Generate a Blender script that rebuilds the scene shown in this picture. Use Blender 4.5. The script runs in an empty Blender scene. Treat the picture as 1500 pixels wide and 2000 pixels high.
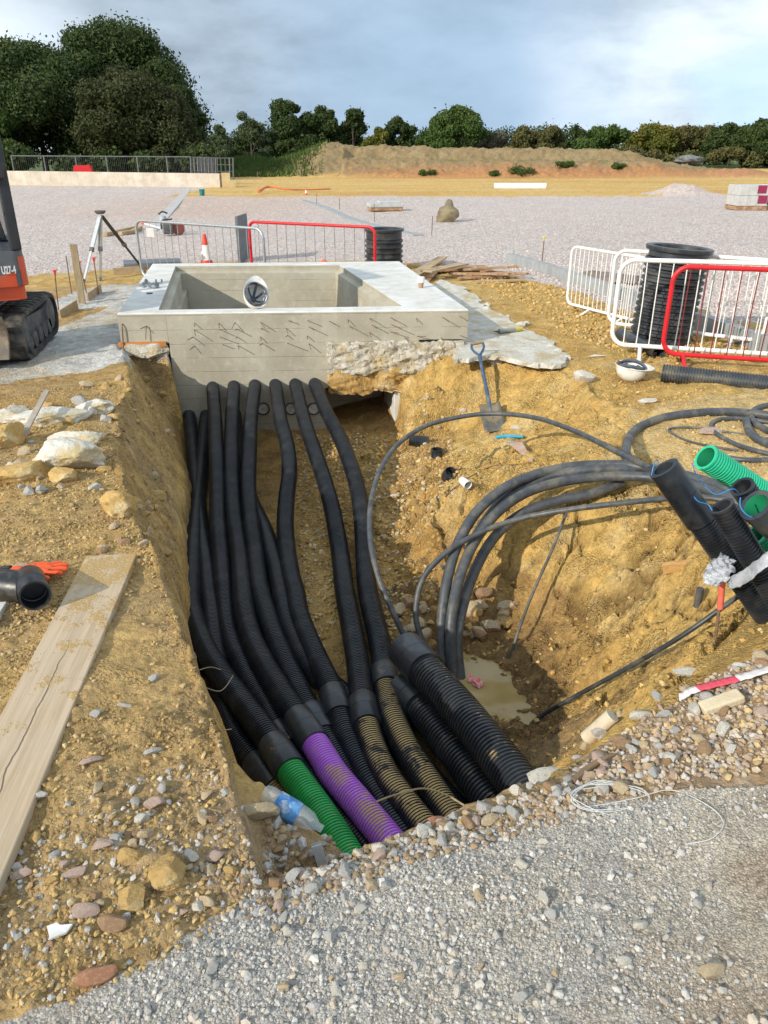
import bpy, bmesh, math, random
import numpy as np
from mathutils import Vector, Matrix, geometry

random.seed(7); RNG = np.random.default_rng(7)
SC = bpy.context.scene; COL = SC.collection
R = math.radians

# ------------------------------------------------------------------ camera
F = 1500.0; PITCH = R(25.4); YAW = R(9.94); EYE = np.array([0.0, 0.0, 1.65])
FH = np.array([math.sin(YAW), math.cos(YAW), 0.0]); RT = np.array([math.cos(YAW), -math.sin(YAW), 0.0])
FW = FH*math.cos(PITCH) - np.array([0, 0, math.sin(PITCH)])
CU = FH*math.sin(PITCH) + np.array([0, 0, math.cos(PITCH)])
cam = bpy.data.cameras.new('camera'); camo = bpy.data.objects.new('camera', cam); COL.objects.link(camo)
cam.sensor_fit = 'HORIZONTAL'; cam.sensor_width = 36.0; cam.lens = 36.0
cam.clip_start = 0.05; cam.clip_end = 3000
camo.location = EYE; camo.rotation_euler = (math.pi/2 - PITCH, 0, -YAW)
SC.camera = camo
SC.render.resolution_x = 768; SC.render.resolution_y = 1024

# ------------------------------------------------------------------ light
SUN_DIR = np.array([1.0, 0.60, -0.57]); SUN_DIR /= np.linalg.norm(SUN_DIR)
sl = bpy.data.lights.new('sun', 'SUN'); sl.energy = 3.4; sl.angle = R(0.6); sl.color = (1.0, 0.93, 0.80)
so = bpy.data.objects.new('sun', sl); COL.objects.link(so)
so.rotation_euler = Vector(SUN_DIR).to_track_quat('-Z', 'Y').to_euler()
SUN_EL = math.asin(-SUN_DIR[2]); SUN_AZ = math.atan2(-SUN_DIR[0], -SUN_DIR[1])
SC.view_settings.view_transform = 'Standard'; SC.view_settings.look = 'None'
SC.view_settings.exposure = 0.42; SC.view_settings.gamma = 1.0

def lin(r, g, b, k=1.0):
    f = lambda c: (c/255/12.92) if c/255 <= 0.04045 else ((c/255+0.055)/1.055)**2.4
    return (f(r)*k, f(g)*k, f(b)*k)

class NT:
    def __init__(s, tree): s.t = tree; s.n = tree.nodes; s.l = tree.links
    def new(s, typ, **kw):
        n = s.n.new(typ)
        for k, v in kw.items():
            if k.startswith('i_'):
                key = k[2:]; key = int(key) if key.isdigit() else key.replace('_', ' ')
                s.set(n.inputs[key], v)
            else: setattr(n, k, v)
        return n
    def set(s, sock, v):
        if hasattr(v, 'is_output'): s.l.new(v, sock)
        elif isinstance(v, (tuple, list)) and len(v) == 3 and sock.type == 'RGBA': sock.default_value = (*v, 1)
        else: sock.default_value = v
    def math(s, op, a, b=0.0, c=0.0, clamp=False):
        n = s.n.new('ShaderNodeMath'); n.operation = op; n.use_clamp = clamp
        s.set(n.inputs[0], a); s.set(n.inputs[1], b); s.set(n.inputs[2], c); return n.outputs[0]
    def vmath(s, op, a, b=(0, 0, 0)):
        n = s.n.new('ShaderNodeVectorMath'); n.operation = op
        s.set(n.inputs[0], a); s.set(n.inputs[1], b)
        return n.outputs['Value'] if op in ('DOT_PRODUCT', 'LENGTH') else n.outputs[0]
    def mix(s, fac, a, b, mode='MIX'):
        n = s.n.new('ShaderNodeMix'); n.data_type = 'RGBA'; n.blend_type = mode
        s.set(n.inputs[0], fac); s.set(n.inputs[6], a); s.set(n.inputs[7], b); return n.outputs[2]
    def ramp(s, fac, a, b, smooth=True):
        n = s.n.new('ShaderNodeMapRange'); n.interpolation_type = 'SMOOTHSTEP' if smooth else 'LINEAR'
        n.clamp = True; s.set(n.inputs[0], fac); n.inputs[1].default_value = a; n.inputs[2].default_value = b
        return n.outputs[0]
    def noise(s, vec, scale, detail=5.0, rough=0.55, out='Fac'):
        n = s.n.new('ShaderNodeTexNoise'); s.set(n.inputs['Vector'], vec); n.inputs['Scale'].default_value = scale
        n.inputs['Detail'].default_value = detail; n.inputs['Roughness'].default_value = rough; return n.outputs[out]
    def voro(s, vec, scale, out='Distance', feature='F1'):
        n = s.n.new('ShaderNodeTexVoronoi'); n.feature = feature; s.set(n.inputs['Vector'], vec)
        n.inputs['Scale'].default_value = scale; return n.outputs[out]

# ------------------------------------------------------------------ sky
W = bpy.data.worlds.new('World'); SC.world = W; W.use_nodes = True
w = NT(W.node_tree); w.n.clear()
sky = w.new('ShaderNodeTexSky', sky_type='NISHITA', sun_disc=False, sun_elevation=SUN_EL, sun_rotation=SUN_AZ % (2*math.pi))
d = w.vmath('NORMALIZE', w.new('ShaderNodeTexCoord').outputs['Generated'])
def sdir(px, py):
    v = FW + RT*(px-750)/F - CU*(py-1000)/F; return tuple(v/np.linalg.norm(v))
def patch(px, py, deg0, deg1):
    return w.ramp(w.vmath('DOT_PRODUCT', dn, sdir(px, py)), math.cos(R(deg1)), math.cos(R(deg0)))
st = w.vmath('MULTIPLY', d, (1.0, 1.0, 2.6))
wn = w.new('ShaderNodeTexNoise', i_Vector=st, i_Scale=3.0, i_Detail=4.0)
dn = w.vmath('NORMALIZE', w.vmath('ADD', d, w.vmath('MULTIPLY', w.vmath('SUBTRACT', wn.outputs['Color'], (0.5, 0.5, 0.5)), (0.18, 0.18, 0.10))))
n1 = w.noise(st, 4.5, 7.0, 0.55); n2 = w.noise(st, 11.0, 6.0, 0.6)
cl = w.math('ADD', w.math('MULTIPLY', n1, 0.75), w.math('MULTIPLY', n2, 0.25))
ccol = w.mix(w.ramp(cl, 0.36, 0.66), lin(150, 163, 174), lin(192, 205, 217))           # grey bellies to pale blue cloud
ccol = w.mix(w.math('MULTIPLY', patch(820, 330, 3, 17), 0.55), ccol, lin(158, 192, 226)) # thinner, bluer low sky
ccol = w.mix(w.math('MULTIPLY', patch(-60, 60, 2, 9), 0.55), ccol, lin(226, 234, 240))
belly = w.mix(w.ramp(cl, 0.36, 0.64), lin(101, 114, 126), lin(128, 143, 158))
ccol = w.mix(w.math('MULTIPLY', patch(620, 90, 7, 24), 0.85), ccol, belly)
ccol = w.mix(w.math('MULTIPLY', patch(880, 250, 1, 15), 0.5), ccol, lin(131, 155, 179))
bright = w.math('MAXIMUM', patch(1700, -60, 1, 16), w.math('MULTIPLY', patch(1290, 200, 0.2, 10), 0.5))
bright = w.math('MULTIPLY', bright, w.ramp(cl, 0.30, 0.72))
ccol = w.mix(bright, ccol, (.50, .53, .555))
ccol = w.mix(w.math('MULTIPLY', patch(1480, 215, 1, 4.5), 0.6), ccol, lin(150, 180, 205))
bg1 = w.new('ShaderNodeBackground', i_Color=sky.outputs[0], i_Strength=0.10)
bg2 = w.new('ShaderNodeBackground', i_Color=ccol, i_Strength=1.50)
cover = w.ramp(cl, 0.22, 0.40)
ms = w.new('ShaderNodeMixShader'); w.set(ms.inputs[0], w.math('ADD', w.math('MULTIPLY', cover, 0.12), 0.86))
w.l.new(bg1.outputs[0], ms.inputs[1]); w.l.new(bg2.outputs[0], ms.inputs[2])
wo = w.new('ShaderNodeOutputWorld'); w.l.new(ms.outputs[0], wo.inputs[0])

# ------------------------------------------------------------------ placing helpers: turn a photo point into a world point
def ray(px, py): return FW + RT*(px-750)/F - CU*(py-1000)/F
def atz(px, py, z):
    r = ray(px, py); return EYE + r*((z-EYE[2])/r[2])
def ath(px, py, hd):                      # on the upright plane a given level distance ahead
    r = ray(px, py); return EYE + r*(hd/(r@FH))
def aty(px, py, y):
    r = ray(px, py); return EYE + r*(y/r[1])
def att(px, py, t): return EYE + ray(px, py)*t
def hdist(p): return float((np.asarray(p)-EYE)@FH)
def uw(u, wv, z=0.0):                     # metres to the right / ahead of the viewer
    p = EYE + RT*u + FH*wv; return np.array([p[0], p[1], z])

# ------------------------------------------------------------------ noise
def _h(ix, iy, s):
    n = (ix.astype(np.int64)*374761393 + iy.astype(np.int64)*668265263 + s*974711) & 0xffffffff
    n = ((n ^ (n >> 13))*1274126177) & 0xffffffff
    return ((n ^ (n >> 16)) & 0xffff)/65535.0
def vnoise(x, y, s=0):
    x = np.asarray(x, float); y = np.asarray(y, float)
    ix = np.floor(x); iy = np.floor(y); fx = x-ix; fy = y-iy
    fx = fx*fx*fx*(fx*(fx*6-15)+10); fy = fy*fy*fy*(fy*(fy*6-15)+10)
    a = _h(ix, iy, s); b = _h(ix+1, iy, s); c = _h(ix, iy+1, s); e = _h(ix+1, iy+1, s)
    return (a*(1-fx)+b*fx)*(1-fy)+(c*(1-fx)+e*fx)*fy
def fbm(x, y, s=0, o=4):
    v = 0; a = 0.5; tot = 0
    for k in range(o):
        v = v + a*vnoise(x*2**k*1.03+k*17.3, y*2**k*1.03-k*9.1, s+k*31); tot += a; a *= 0.5
    return v/tot-0.5
def worley(x, y, s=0):
    x = np.asarray(x, float); y = np.asarray(y, float)
    ix = np.floor(x); iy = np.floor(y); best = np.full(x.shape, 9.0); rnd = np.zeros(x.shape)
    for dx in (-1, 0, 1):
        for dy in (-1, 0, 1):
            cx = ix+dx; cy = iy+dy
            qx = cx+_h(cx, cy, s); qy = cy+_h(cx, cy, s+77)
            dd = np.hypot(x-qx, y-qy); m = dd < best
            best = np.where(m, dd, best); rnd = np.where(m, _h(cx, cy, s+155), rnd)
    return best, rnd
def n3(p, s=0):                           # cheap 3-D noise
    return (fbm(p[:, 0]+p[:, 2]*.7, p[:, 1]-p[:, 2]*.4, s, 3)+fbm(p[:, 1]+p[:, 2]*.9, p[:, 2]-p[:, 0]*.5, s+9, 3)+fbm(p[:, 2]+p[:, 0]*.3, p[:, 0]+p[:, 1]*.8, s+5, 3))/1.6
def sstep(a, b, x):
    t = np.clip((x-a)/(b-a), 0, 1); return t*t*(3-2*t)

# ------------------------------------------------------------------ object helpers
def link(name, me, mat=None, parent=None):
    o = bpy.data.objects.new(name, me); COL.objects.link(o)
    if mat is not None and not me.materials: me.materials.append(mat)
    if parent is not None: o.parent = parent
    return o
def tag(o, label=None, cat=None, group=None, kind=None):
    if label: o['label'] = label
    if cat: o['category'] = cat
    if group: o['group'] = group
    if kind: o['kind'] = kind
    return o
def empty(name, loc, label=None, cat=None, group=None):
    o = bpy.data.objects.new(name, None); COL.objects.link(o); o.location = Vector(loc); o.empty_display_size = 0.1
    tag(o, label, cat, group); return o
def np_mesh(name, v, f, smooth=True):
    """v (N,3), f (M,k) with k = 3 or 4, or a list of such arrays"""
    me = bpy.data.meshes.new(name); v = np.asarray(v, np.float32)
    fl = f if isinstance(f, list) else [f]
    fl = [np.asarray(q, np.int32) for q in fl if len(q)]
    loops = np.concatenate([q.ravel() for q in fl]); cnt = np.concatenate([np.full(len(q), q.shape[1], np.int32) for q in fl])
    me.vertices.add(len(v)); me.vertices.foreach_set('co', v.ravel())
    me.loops.add(len(loops)); me.loops.foreach_set('vertex_index', loops)
    me.polygons.add(len(cnt)); st_ = np.concatenate([[0], np.cumsum(cnt)[:-1]]).astype(np.int32)
    me.polygons.foreach_set('loop_start', st_)
    me.polygons.foreach_set('use_smooth', np.full(len(cnt), bool(smooth)))
    me.update(calc_edges=True); me.validate(); return me
class MB:
    """collects shapes into ONE mesh; coordinates are world, the object's origin is moved to its parent's place"""
    def __init__(s): s.v = []; s.f3 = []; s.f4 = []; s.n = 0; s.fn = []
    def add(s, v, f):
        v = np.asarray(v, float); f = np.asarray(f, int)
        if len(f) == 0: return s
        s.v.append(v); (s.f3 if f.shape[1] == 3 else s.f4).append(f+s.n); s.n += len(v); return s
    def poly(s, pts):                      # single n-gon as a fan
        n = len(pts); s.add(pts, [(0, i, i+1) for i in range(1, n-1)]); return s
    def box(s, c, size, rot=None):
        h = np.array(size)/2; v = np.array([(x, y, z) for x in (-1, 1) for y in (-1, 1) for z in (-1, 1)], float)*h
        if rot is not None: v = v@np.array(rot).T
        return s.add(v+np.array(c), [(0, 1, 3, 2), (4, 6, 7, 5), (0, 4, 5, 1), (2, 3, 7, 6), (0, 2, 6, 4), (1, 5, 7, 3)])
    def beam(s, a, b, w_, h_, upv=(0, 0, 1)):
        a = np.array(a, float); b = np.array(b, float); dd = b-a; L = np.linalg.norm(dd); dd /= L
        sx = np.cross(dd, upv)
        if np.linalg.norm(sx) < 1e-4: sx = np.cross(dd, (1, 0, 0))
        sx /= np.linalg.norm(sx); sz = np.cross(sx, dd)
        return s.box((a+b)/2, (w_, L, h_), np.stack([sx, dd, sz], 1))
    def prism(s, pts, ext):                # polygon pts (N,3) extruded by vector ext
        p = np.asarray(pts, float); n = len(p); q = p+np.array(ext, float)
        s.add(np.concatenate([p, q]), [(i, (i+1) % n, n+(i+1) % n, n+i) for i in range(n)])
        tri = geometry.tessellate_polygon([[Vector(a) for a in p]])
        s.add(p, [t for t in tri]); s.add(q, [t[::-1] for t in tri]); return s
    def lathe(s, prof, c=(0, 0, 0), axis=(0, 0, 1), seg=24, xdir=None):
        ax = np.array(axis, float); ax /= np.linalg.norm(ax)
        x = np.cross(ax, (0, 1, 0) if abs(ax[1]) < .9 else (1, 0, 0)) if xdir is None else np.array(xdir, float)
        x /= np.linalg.norm(x); y = np.cross(ax, x); th = np.linspace(0, 2*np.pi, seg, endpoint=False)
        ring = np.cos(th)[:, None]*x+np.sin(th)[:, None]*y
        v = np.concatenate([np.array(c)+ax*h+ring*r for r, h in prof]); k = len(prof)
        f = [(i*seg+j, i*seg+(j+1) % seg, (i+1)*seg+(j+1) % seg, (i+1)*seg+j) for i in range(k-1) for j in range(seg)]
        return s.add(v, f)
    def tube(s, pts, r, seg=10, caps=True, stations=None, step=None, closed=False):
        v, f = sweep(pts, r, seg, stations, step); s.add(v, f)
        if caps:
            n = len(v)//seg
            for k in (0, n-1):
                c = v[k*seg:(k+1)*seg]; cc = np.concatenate([c, [c.mean(0)]])
                s.add(cc, [((i+1) % seg, i, seg) if k == 0 else (i, (i+1) % seg, seg) for i in range(seg)])
        return s
    def mesh(s, name, smooth=False, origin=(0, 0, 0)):
        v = np.concatenate(s.v)-np.array(origin); fl = []
        if s.f4: fl.append(np.concatenate(s.f4))
        if s.f3: fl.append(np.concatenate(s.f3))
        return np_mesh(name, v, fl, smooth)
    def build(s, name, mat, parent=None, smooth=False, bevel=0, auto=None):
        org = np.array(parent.matrix_world.translation if parent is None else pworld(parent)) if parent is not None else (np.concatenate(s.v).min(0)+np.concatenate(s.v).max(0))/2
        if parent is None: org[2] = np.concatenate(s.v)[:, 2].min()
        me = s.mesh(name, smooth or auto is not None, org); o = link(name, me, mat, parent)
        if smooth and auto is None: me.set_sharp_from_angle(angle=R(38))
        if parent is None: o.location = Vector(org)
        if bevel:
            b = o.modifiers.new('bevel', 'BEVEL'); b.width = bevel; b.segments = 2; b.limit_method = 'ANGLE'
        if auto is not None:
            bm = bmesh.new(); bm.from_mesh(me); bmesh.ops.remove_doubles(bm, verts=bm.verts, dist=1e-5)
            for e in bm.edges:
                if len(e.link_faces) == 2 and e.calc_face_angle(0) > R(auto): e.smooth = False
            bm.to_mesh(me); bm.free()
        return o
def pworld(o):
    v = Vector((0, 0, 0))
    while o is not None: v = v+o.location; o = o.parent
    return v
def crom(pts, n=24):
    p = np.asarray(pts, float)
    if len(p) < 3: return np.array([p[0]+(p[-1]-p[0])*t for t in np.linspace(0, 1, n)])
    p = np.concatenate([[2*p[0]-p[1]], p, [2*p[-1]-p[-2]]]); out = []
    for i in range(1, len(p)-2):
        t = np.linspace(0, 1, n, endpoint=False)[:, None]; a, b, c, e = p[i-1], p[i], p[i+1], p[i+2]
        out.append(0.5*(2*b+(c-a)*t+(2*a-5*b+4*c-e)*t*t+(3*b-a-3*c+e)*t**3))
    return np.concatenate(out+[p[-2][None]])
class Path:
    def __init__(s, pts):
        s.p = crom(pts); dl = np.linalg.norm(np.diff(s.p, axis=0), axis=1); keep = np.concatenate([[True], dl > 1e-6]); s.p = s.p[keep]
        s.s = np.concatenate([[0], np.cumsum(np.linalg.norm(np.diff(s.p, axis=0), axis=1))]); s.L = s.s[-1]
        tg = np.gradient(s.p, axis=0); tg /= np.linalg.norm(tg, axis=1)[:, None]; s.t = tg
        n = np.cross(tg[0], (0, 0, 1.0))
        if np.linalg.norm(n) < 1e-3: n = np.cross(tg[0], (1.0, 0, 0))
        ns = []
        for k in range(len(tg)):
            n = n-tg[k]*(n@tg[k]); n /= np.linalg.norm(n); ns.append(n)
        s.n = np.array(ns)
    def at(s, q):
        q = np.clip(q, 0, s.L); f = lambda a: np.stack([np.interp(q, s.s, a[:, i]) for i in range(3)], 1)
        t = f(s.t); t /= np.linalg.norm(t, axis=1)[:, None]; n = f(s.n); n -= t*(n*t).sum(1)[:, None]; n /= np.linalg.norm(n, axis=1)[:, None]
        return f(s.p), t, n
def sweep(pts, r, seg=10, stations=None, step=None):
    P = pts if isinstance(pts, Path) else Path(pts)
    if stations is None:
        q = np.linspace(0, P.L, max(2, int(P.L/(step or 0.03))+1)); rr = np.full(len(q), r) if np.isscalar(r) else np.interp(q/P.L, np.linspace(0, 1, len(r)), r)
    else: q = np.array([a for a, b in stations]); rr = np.array([b for a, b in stations])
    c, t, n = P.at(q); b = np.cross(t, n); th = np.linspace(0, 2*np.pi, seg, endpoint=False)
    v = c[:, None]+rr[:, None, None]*(np.cos(th)[None, :, None]*n[:, None]+np.sin(th)[None, :, None]*b[:, None])
    k = len(q); i = np.arange(k-1)[:, None]; j = np.arange(seg)[None]; j2 = (j+1) % seg
    f = np.stack([i*seg+j, i*seg+j2, (i+1)*seg+j2, (i+1)*seg+j], -1).reshape(-1, 4)
    return v.reshape(-1, 3), f

# ------------------------------------------------------------------ materials
def mk(name, c1, c2=None, rough=0.8, scale=12.0, bump=0.25, bscale=70.0, metal=0.0, spec=0.35, lo=0.35, hi=0.65, c3=None, s3=3.0, bdist=0.01, stretch=(1, 1, 1)):
    m = bpy.data.materials.new(name); m.use_nodes = True; n = NT(m.node_tree); n.n.clear()
    out = n.new('ShaderNodeOutputMaterial'); b = n.new('ShaderNodeBsdfPrincipled'); n.l.new(b.outputs[0], out.inputs[0])
    co = n.vmath('MULTIPLY', n.new('ShaderNodeTexCoord').outputs['Object'], stretch)
    c2 = c2 or tuple(x*0.75 for x in c1)
    col = n.mix(n.ramp(n.noise(co, scale, 6.0, 0.62), lo, hi), c1, c2)
    if c3: col = n.mix(n.ramp(n.noise(co, s3, 5.0, 0.65), 0.48, 0.66), col, c3)
    n.set(b.inputs['Base Color'], col); b.inputs['Metallic'].default_value = metal
    n.set(b.inputs['Roughness'], n.math('ADD', n.math('MULTIPLY', n.math('SUBTRACT', n.noise(co, scale*2.3, 3.0), 0.5), 0.3), rough, clamp=True))
    b.inputs['Specular IOR Level'].default_value = spec
    if bump:
        bp = n.new('ShaderNodeBump', i_Strength=bump, i_Distance=bdist); n.set(bp.inputs['Height'], n.noise(co, bscale, 5.0, 0.65))
        n.l.new(bp.outputs[0], b.inputs['Normal'])
    m['bsdf'] = b.name; return m

# ================================================================== GROUND
# control points: photo x, photo y, height -> world; breaklines are chains
CH = [atz(228, 612, .25), atz(915, 604, .25), atz(780, 510, .25), atz(297, 515, .25)]      # chamber slab corners
def front_y(x): return CH[0][1]+(x-CH[0][0])*(CH[1][1]-CH[0][1])/(CH[1][0]-CH[0][0])
FLOOR = -0.93; WATER = -0.985
PTS = []; EDG = []
def P(p, z=None):
    PTS.append((float(p[0]), float(p[1]), float(z if z is not None else p[2]))); return len(PTS)-1
def pts(lst): return [P(atz(*q)) for q in lst]
def chain(ids):
    for a, b in zip(ids, ids[1:]): EDG.append((a, b))
    return ids
crest = [(255, 715, -.07), (238, 800, -.03), (228, 900, 0), (262, 1010, 0), (305, 1090, 0), (335, 1180, 0), (360, 1250, 0), (400, 1370, 0), (440, 1480, 0), (480, 1620, 0), (507, 1725, 0)]
ledge = [(345, 832, -.88), (368, 932, -.75), (354, 1040, -.60), (345, 1130, -.45), (352, 1190, -.12), (368, 1255, -.06), (410, 1372, -.06), (450, 1482, -.06), (490, 1622, -.06)]
chain(pts(crest))
lw = [atz(*q) for q in ledge]; lw[0] = np.array([-.715, 7.25, -.86]); chain([P(q) for q in lw])
flx = [(-.655, 7.25), (-.57, 6.1), (-.53, 5.2), (-.50, 4.65), (-.46, 4.0), (-.42, 3.5), (-.35, 3.1), (-.29, 2.8), (-.19, 2.45), (-.04, 2.12)]
for q in [(0, 5.0), (-.1, 6.4), (.2, 3.4), (.3, 2.6), (.6, 3.0), (.55, 3.6), (.8, 2.7), (.1, 4.4), (.45, 5.0), (.4, 6.4), (.75, 2.45), (-.2, 3.6), (-.3, 4.6), (-.35, 5.6)]: P((*q, FLOOR))
fl_l = chain([P((x, y, FLOOR)) for x, y in flx])
lip = [(507, 1738, -.01), (560, 1715, -.03), (625, 1690, -.03), (690, 1660, -.05), (760, 1632, -.06), (850, 1600, -.08), (950, 1565, -.09), (1050, 1535, -.08), (1100, 1525, -.10), (1140, 1470, -.12), (1200, 1420, -.12), (1260, 1385, -.10), (1330, 1350, -.08), (1420, 1310, -.05), (1500, 1275, -.02)]
lpw = [atz(*q) for q in lip]; chain([P(q) for q in lpw])
for q in lpw[1:8]: P((q[0]+.015, q[1]+.10, -.22))
chain([fl_l[-1]]+[P((q[0]+.02, q[1]+.62, FLOOR)) for q in lpw[2:8]])
pts([(1090, 1490, -.62), (1040, 1420, -.98), (1070, 1450, -.86), (1150, 1400, -.62), (1250, 1350, -.36), (1350, 1280, -.24), (1450, 1230, -.14), (1510, 1200, -.08), (1110, 1430, -.66)])
pts([(880, 1290, -1.06), (930, 1340, -1.08), (990, 1370, -1.05), (955, 1288, -1.0), (1062, 1385, -.97), (905, 1262, -.97), (820, 1250, -.90), (1000, 1300, -.975), (1040, 1345, -.96), (880, 1390, -1.0), (930, 1430, -.98)])
pts([(760, 900, -.91), (800, 1000, -.88), (850, 1100, -.84), (860, 1185, -.86), (790, 1100, -.92), (755, 1200, -.93), (850, 950, -.76), (880, 1050, -.68), (700, 830, -.93), (700, 1000, FLOOR), (620, 1150, FLOOR), (560, 1000, FLOOR), (650, 850, FLOOR)])
pts([(905, 1190, -.86), (940, 1230, -.93)])
chain(pts([(885, 1010, -.50), (905, 952, -.36), (1000, 915, -.30), (1100, 905, -.25), (1200, 890, -.18), (1290, 885, -.15), (1400, 900, -.12), (1510, 930, -.1)]))
pts([(920, 1060, -.62), (1000, 1000, -.44), (1100, 1000, -.38), (1200, 1000, -.31), (1300, 1020, -.24), (1390, 1080, -.17), (1460, 1130, -.1), (960, 1150, -.82), (1100, 1120, -.64), (1200, 1120, -.52), (1300, 1150, -.38), (1400, 1200, -.26),
     (1000, 1230, -.95), (1100, 1230, -.83), (1200, 1240, -.64), (1300, 1240, -.44), (1100, 1320, -.88), (1180, 1330, -.68)])
chain(pts([(860, 905, -.72), (930, 892, -.63), (1000, 880, -.55), (1060, 878, -.45), (1150, 868, -.3), (1240, 850, -.15)]))
pts([(965, 848, -.58), (1030, 850, -.5), (1100, 820, -.36), (1180, 795, -.2), (780, 832, -.9), (830, 838, -.82), (880, 845, -.72), (800, 770, -.46), (850, 745, -.28), (905, 770, -.40), (960, 780, -.42), (1060, 760, -.28)])
chain(pts([(890, 692, -.13), (960, 695, -.13), (1060, 712, -.13), (1120, 720, -.13), (1160, 770, -.1), (1210, 795, -.09), (1290, 795, -.08)]))
# under the chamber and the overhang beside it
fy = front_y
w1 = P((-.735, fy(-.73)-.02, -.88)); w2 = P((.70, fy(.7)+.0, FLOOR))
chain([P((-.755, fy(-.75)-.05, -.12)), P((-.775, fy(-.78)+.3, -.12)), P((-.775, 10.95, -.15)), P((1.8, 10.95, -.15)), P((1.78, 8.0, -.15))])
chain([w1, P((-.72, fy(-.7)+.3, -1.3)), P((-.7, 10.8, -1.3)), P((1.68, 10.8, -1.3)), P((1.6, 8.5, -1.0)), P((.72, 8.5, -.95)), w2])
chain([P((1.40, 8.8, -.93)), P((1.36, fy(1.36)-.1, -.91)), P((1.36, 6.9, -.90))])
chain([P((1.60, 8.6, -.55)), P((1.50, 8.0, -.50)), P((1.45, fy(1.45)-.02, -.42)), P((1.45, 7.02, -.55))])
pts([(1010, 640, -.1), (930, 660, -.12)])
# foreground gravel, left bank, yellow bank to the right, plain beyond
pts([(0, 2000, 0), (500, 2000, 0), (1000, 2000, 0), (1500, 2000, 0), (1000, 1720, .0), (1200, 1600, -.02), (1500, 1500, 0.01), (1500, 1390, 0.0), (1300, 1450, -.05), (250, 1800, .015), (150, 1550, .02),
     (0, 1750, 0), (0, 1300, 0), (0, 1100, 0), (0, 850, .02), (100, 900, .05), (120, 800, .03), (200, 1250, .02), (0, 750, -.09), (150, 740, -.1), (0, 600, -.12), (150, 562, -.12), (228, 672, -.06), (230, 530, -.13), (0, 530, -.3), (60, 548, -.25),
     (300, 500, -.3), (800, 500, -.3), (940, 520, -.25), (925, 615, -.1), (1000, 570, -.12), (1110, 590, -.12), (1200, 620, -.12), (1150, 560, -.18), (1500, 740, -.08), (1350, 700, -.1), (1500, 850, -.07), (1300, 650, -.13), (1400, 790, -.08),
     (990, 505, -.28), (1130, 545, -.24), (1250, 580, -.2), (1400, 630, -.17), (1500, 660, -.15), (1500, 560, -.25), (1300, 520, -.28)])
for q in [(-4, .3, 0), (5, .3, 0), (2.7, 2.4, 0), (-7, 13.5, -.3), (0, 13.5, -.3), (11, 13.5, -.3), (-9, 7, -.12), (11, 7, -.1), (-8, 3, 0), (9, 3, -.05), (-9, -7, 0), (9, -7, 0), (4.2, 2.9, -.05), (-3, 9.5, -.2), (-3.2, 5, 0)]: P(q)
_v, _e, _t, _a, _b, _c = geometry.delaunay_2d_cdt([Vector(p[:2]) for p in PTS], EDG, [], 0, 1e-4)
TV = np.array([(p.x, p.y) for p in _v]); TZ = np.zeros(len(TV))
_p = np.array(PTS)
for i, q in enumerate(TV):
    dd = np.hypot(_p[:, 0]-q[0], _p[:, 1]-q[1]); k = np.argsort(dd)[:2]
    if dd[k[0]] < 1e-3: TZ[i] = _p[k[0], 2]
    else:                                             # crossing of two chains
        ww = 1/(dd+1e-6)**3; TZ[i] = (ww*_p[:, 2]).sum()/ww.sum()
TT = np.array([t for t in _t if len(t) == 3])
def tin(x, y):
    z = np.full(x.shape, -0.3)
    for a, b, c in TT:
        A, B, C = TV[a], TV[b], TV[c]
        m = (x >= min(A[0], B[0], C[0])-1e-6) & (x <= max(A[0], B[0], C[0])+1e-6) & (y >= min(A[1], B[1], C[1])-1e-6) & (y <= max(A[1], B[1], C[1])+1e-6)
        if not m.any(): continue
        X = x[m]; Y = y[m]; det = (B[1]-C[1])*(A[0]-C[0])+(C[0]-B[0])*(A[1]-C[1])
        if abs(det) < 1e-9: continue
        l1 = ((B[1]-C[1])*(X-C[0])+(C[0]-B[0])*(Y-C[1]))/det; l2 = ((C[1]-A[1])*(X-C[0])+(A[0]-C[0])*(Y-C[1]))/det; l3 = 1-l1-l2
        ok = (l1 >= -1e-6) & (l2 >= -1e-6) & (l3 >= -1e-6)
        zz = z[m]; zz[ok] = l1[ok]*TZ[a]+l2[ok]*TZ[b]+l3[ok]*TZ[c]; z[m] = zz
    return z
def inpoly(x, y, poly):
    r = np.zeros(x.shape, bool); n = len(poly); j = n-1
    for i in range(n):
        xi, yi = poly[i][0], poly[i][1]; xj, yj = poly[j][0], poly[j][1]
        if abs(yi-yj) > 1e-12:
            r ^= ((yi > y) != (yj > y)) & (x < (xj-xi)*(y-yi)/(yj-yi)+xi)
        j = i
    return r
# one sheet whose rows widen with distance
NX = 880
_yy = [-8, -6, -4, -2.5, -1.2, -.4, .1, .35, .5]; _q = .6
while _q < 320: _yy.append(_q); _q *= 1.0042 if _q < 9 else 1.008 if _q < 14 else (1.0035 if 56 < _q < 72 else 1.018 if _q < 90 else 1.08)
YY = np.array(_yy); NY = len(YY)
UU = np.linspace(0, 1, NX)
ya = np.maximum(YY, .6); XL = -(2.4+.85*ya); XR = 2.6+1.05*ya
GX = XL[:, None]+(XR-XL)[:, None]*UU[None]; GY = np.repeat(YY[:, None], NX, 1)
wx = GX+.05*fbm(GX*5, GY*5, 3, 4)+.02*fbm(GX*22, GY*22, 8, 3); wy = GY+.05*fbm(GX*5+40, GY*5, 4, 4)+.02*fbm(GX*22+9, GY*22, 7, 3)
near = (GY < 13.6) & (GY > -7)
GZ = np.full(GX.shape, -.3); GZ[near] = tin(wx[near], wy[near]); GZ[GY <= -7] = 0
GZ[(GY > 12) & near] = np.minimum(GZ[(GY > 12) & near], -.2)
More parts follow.
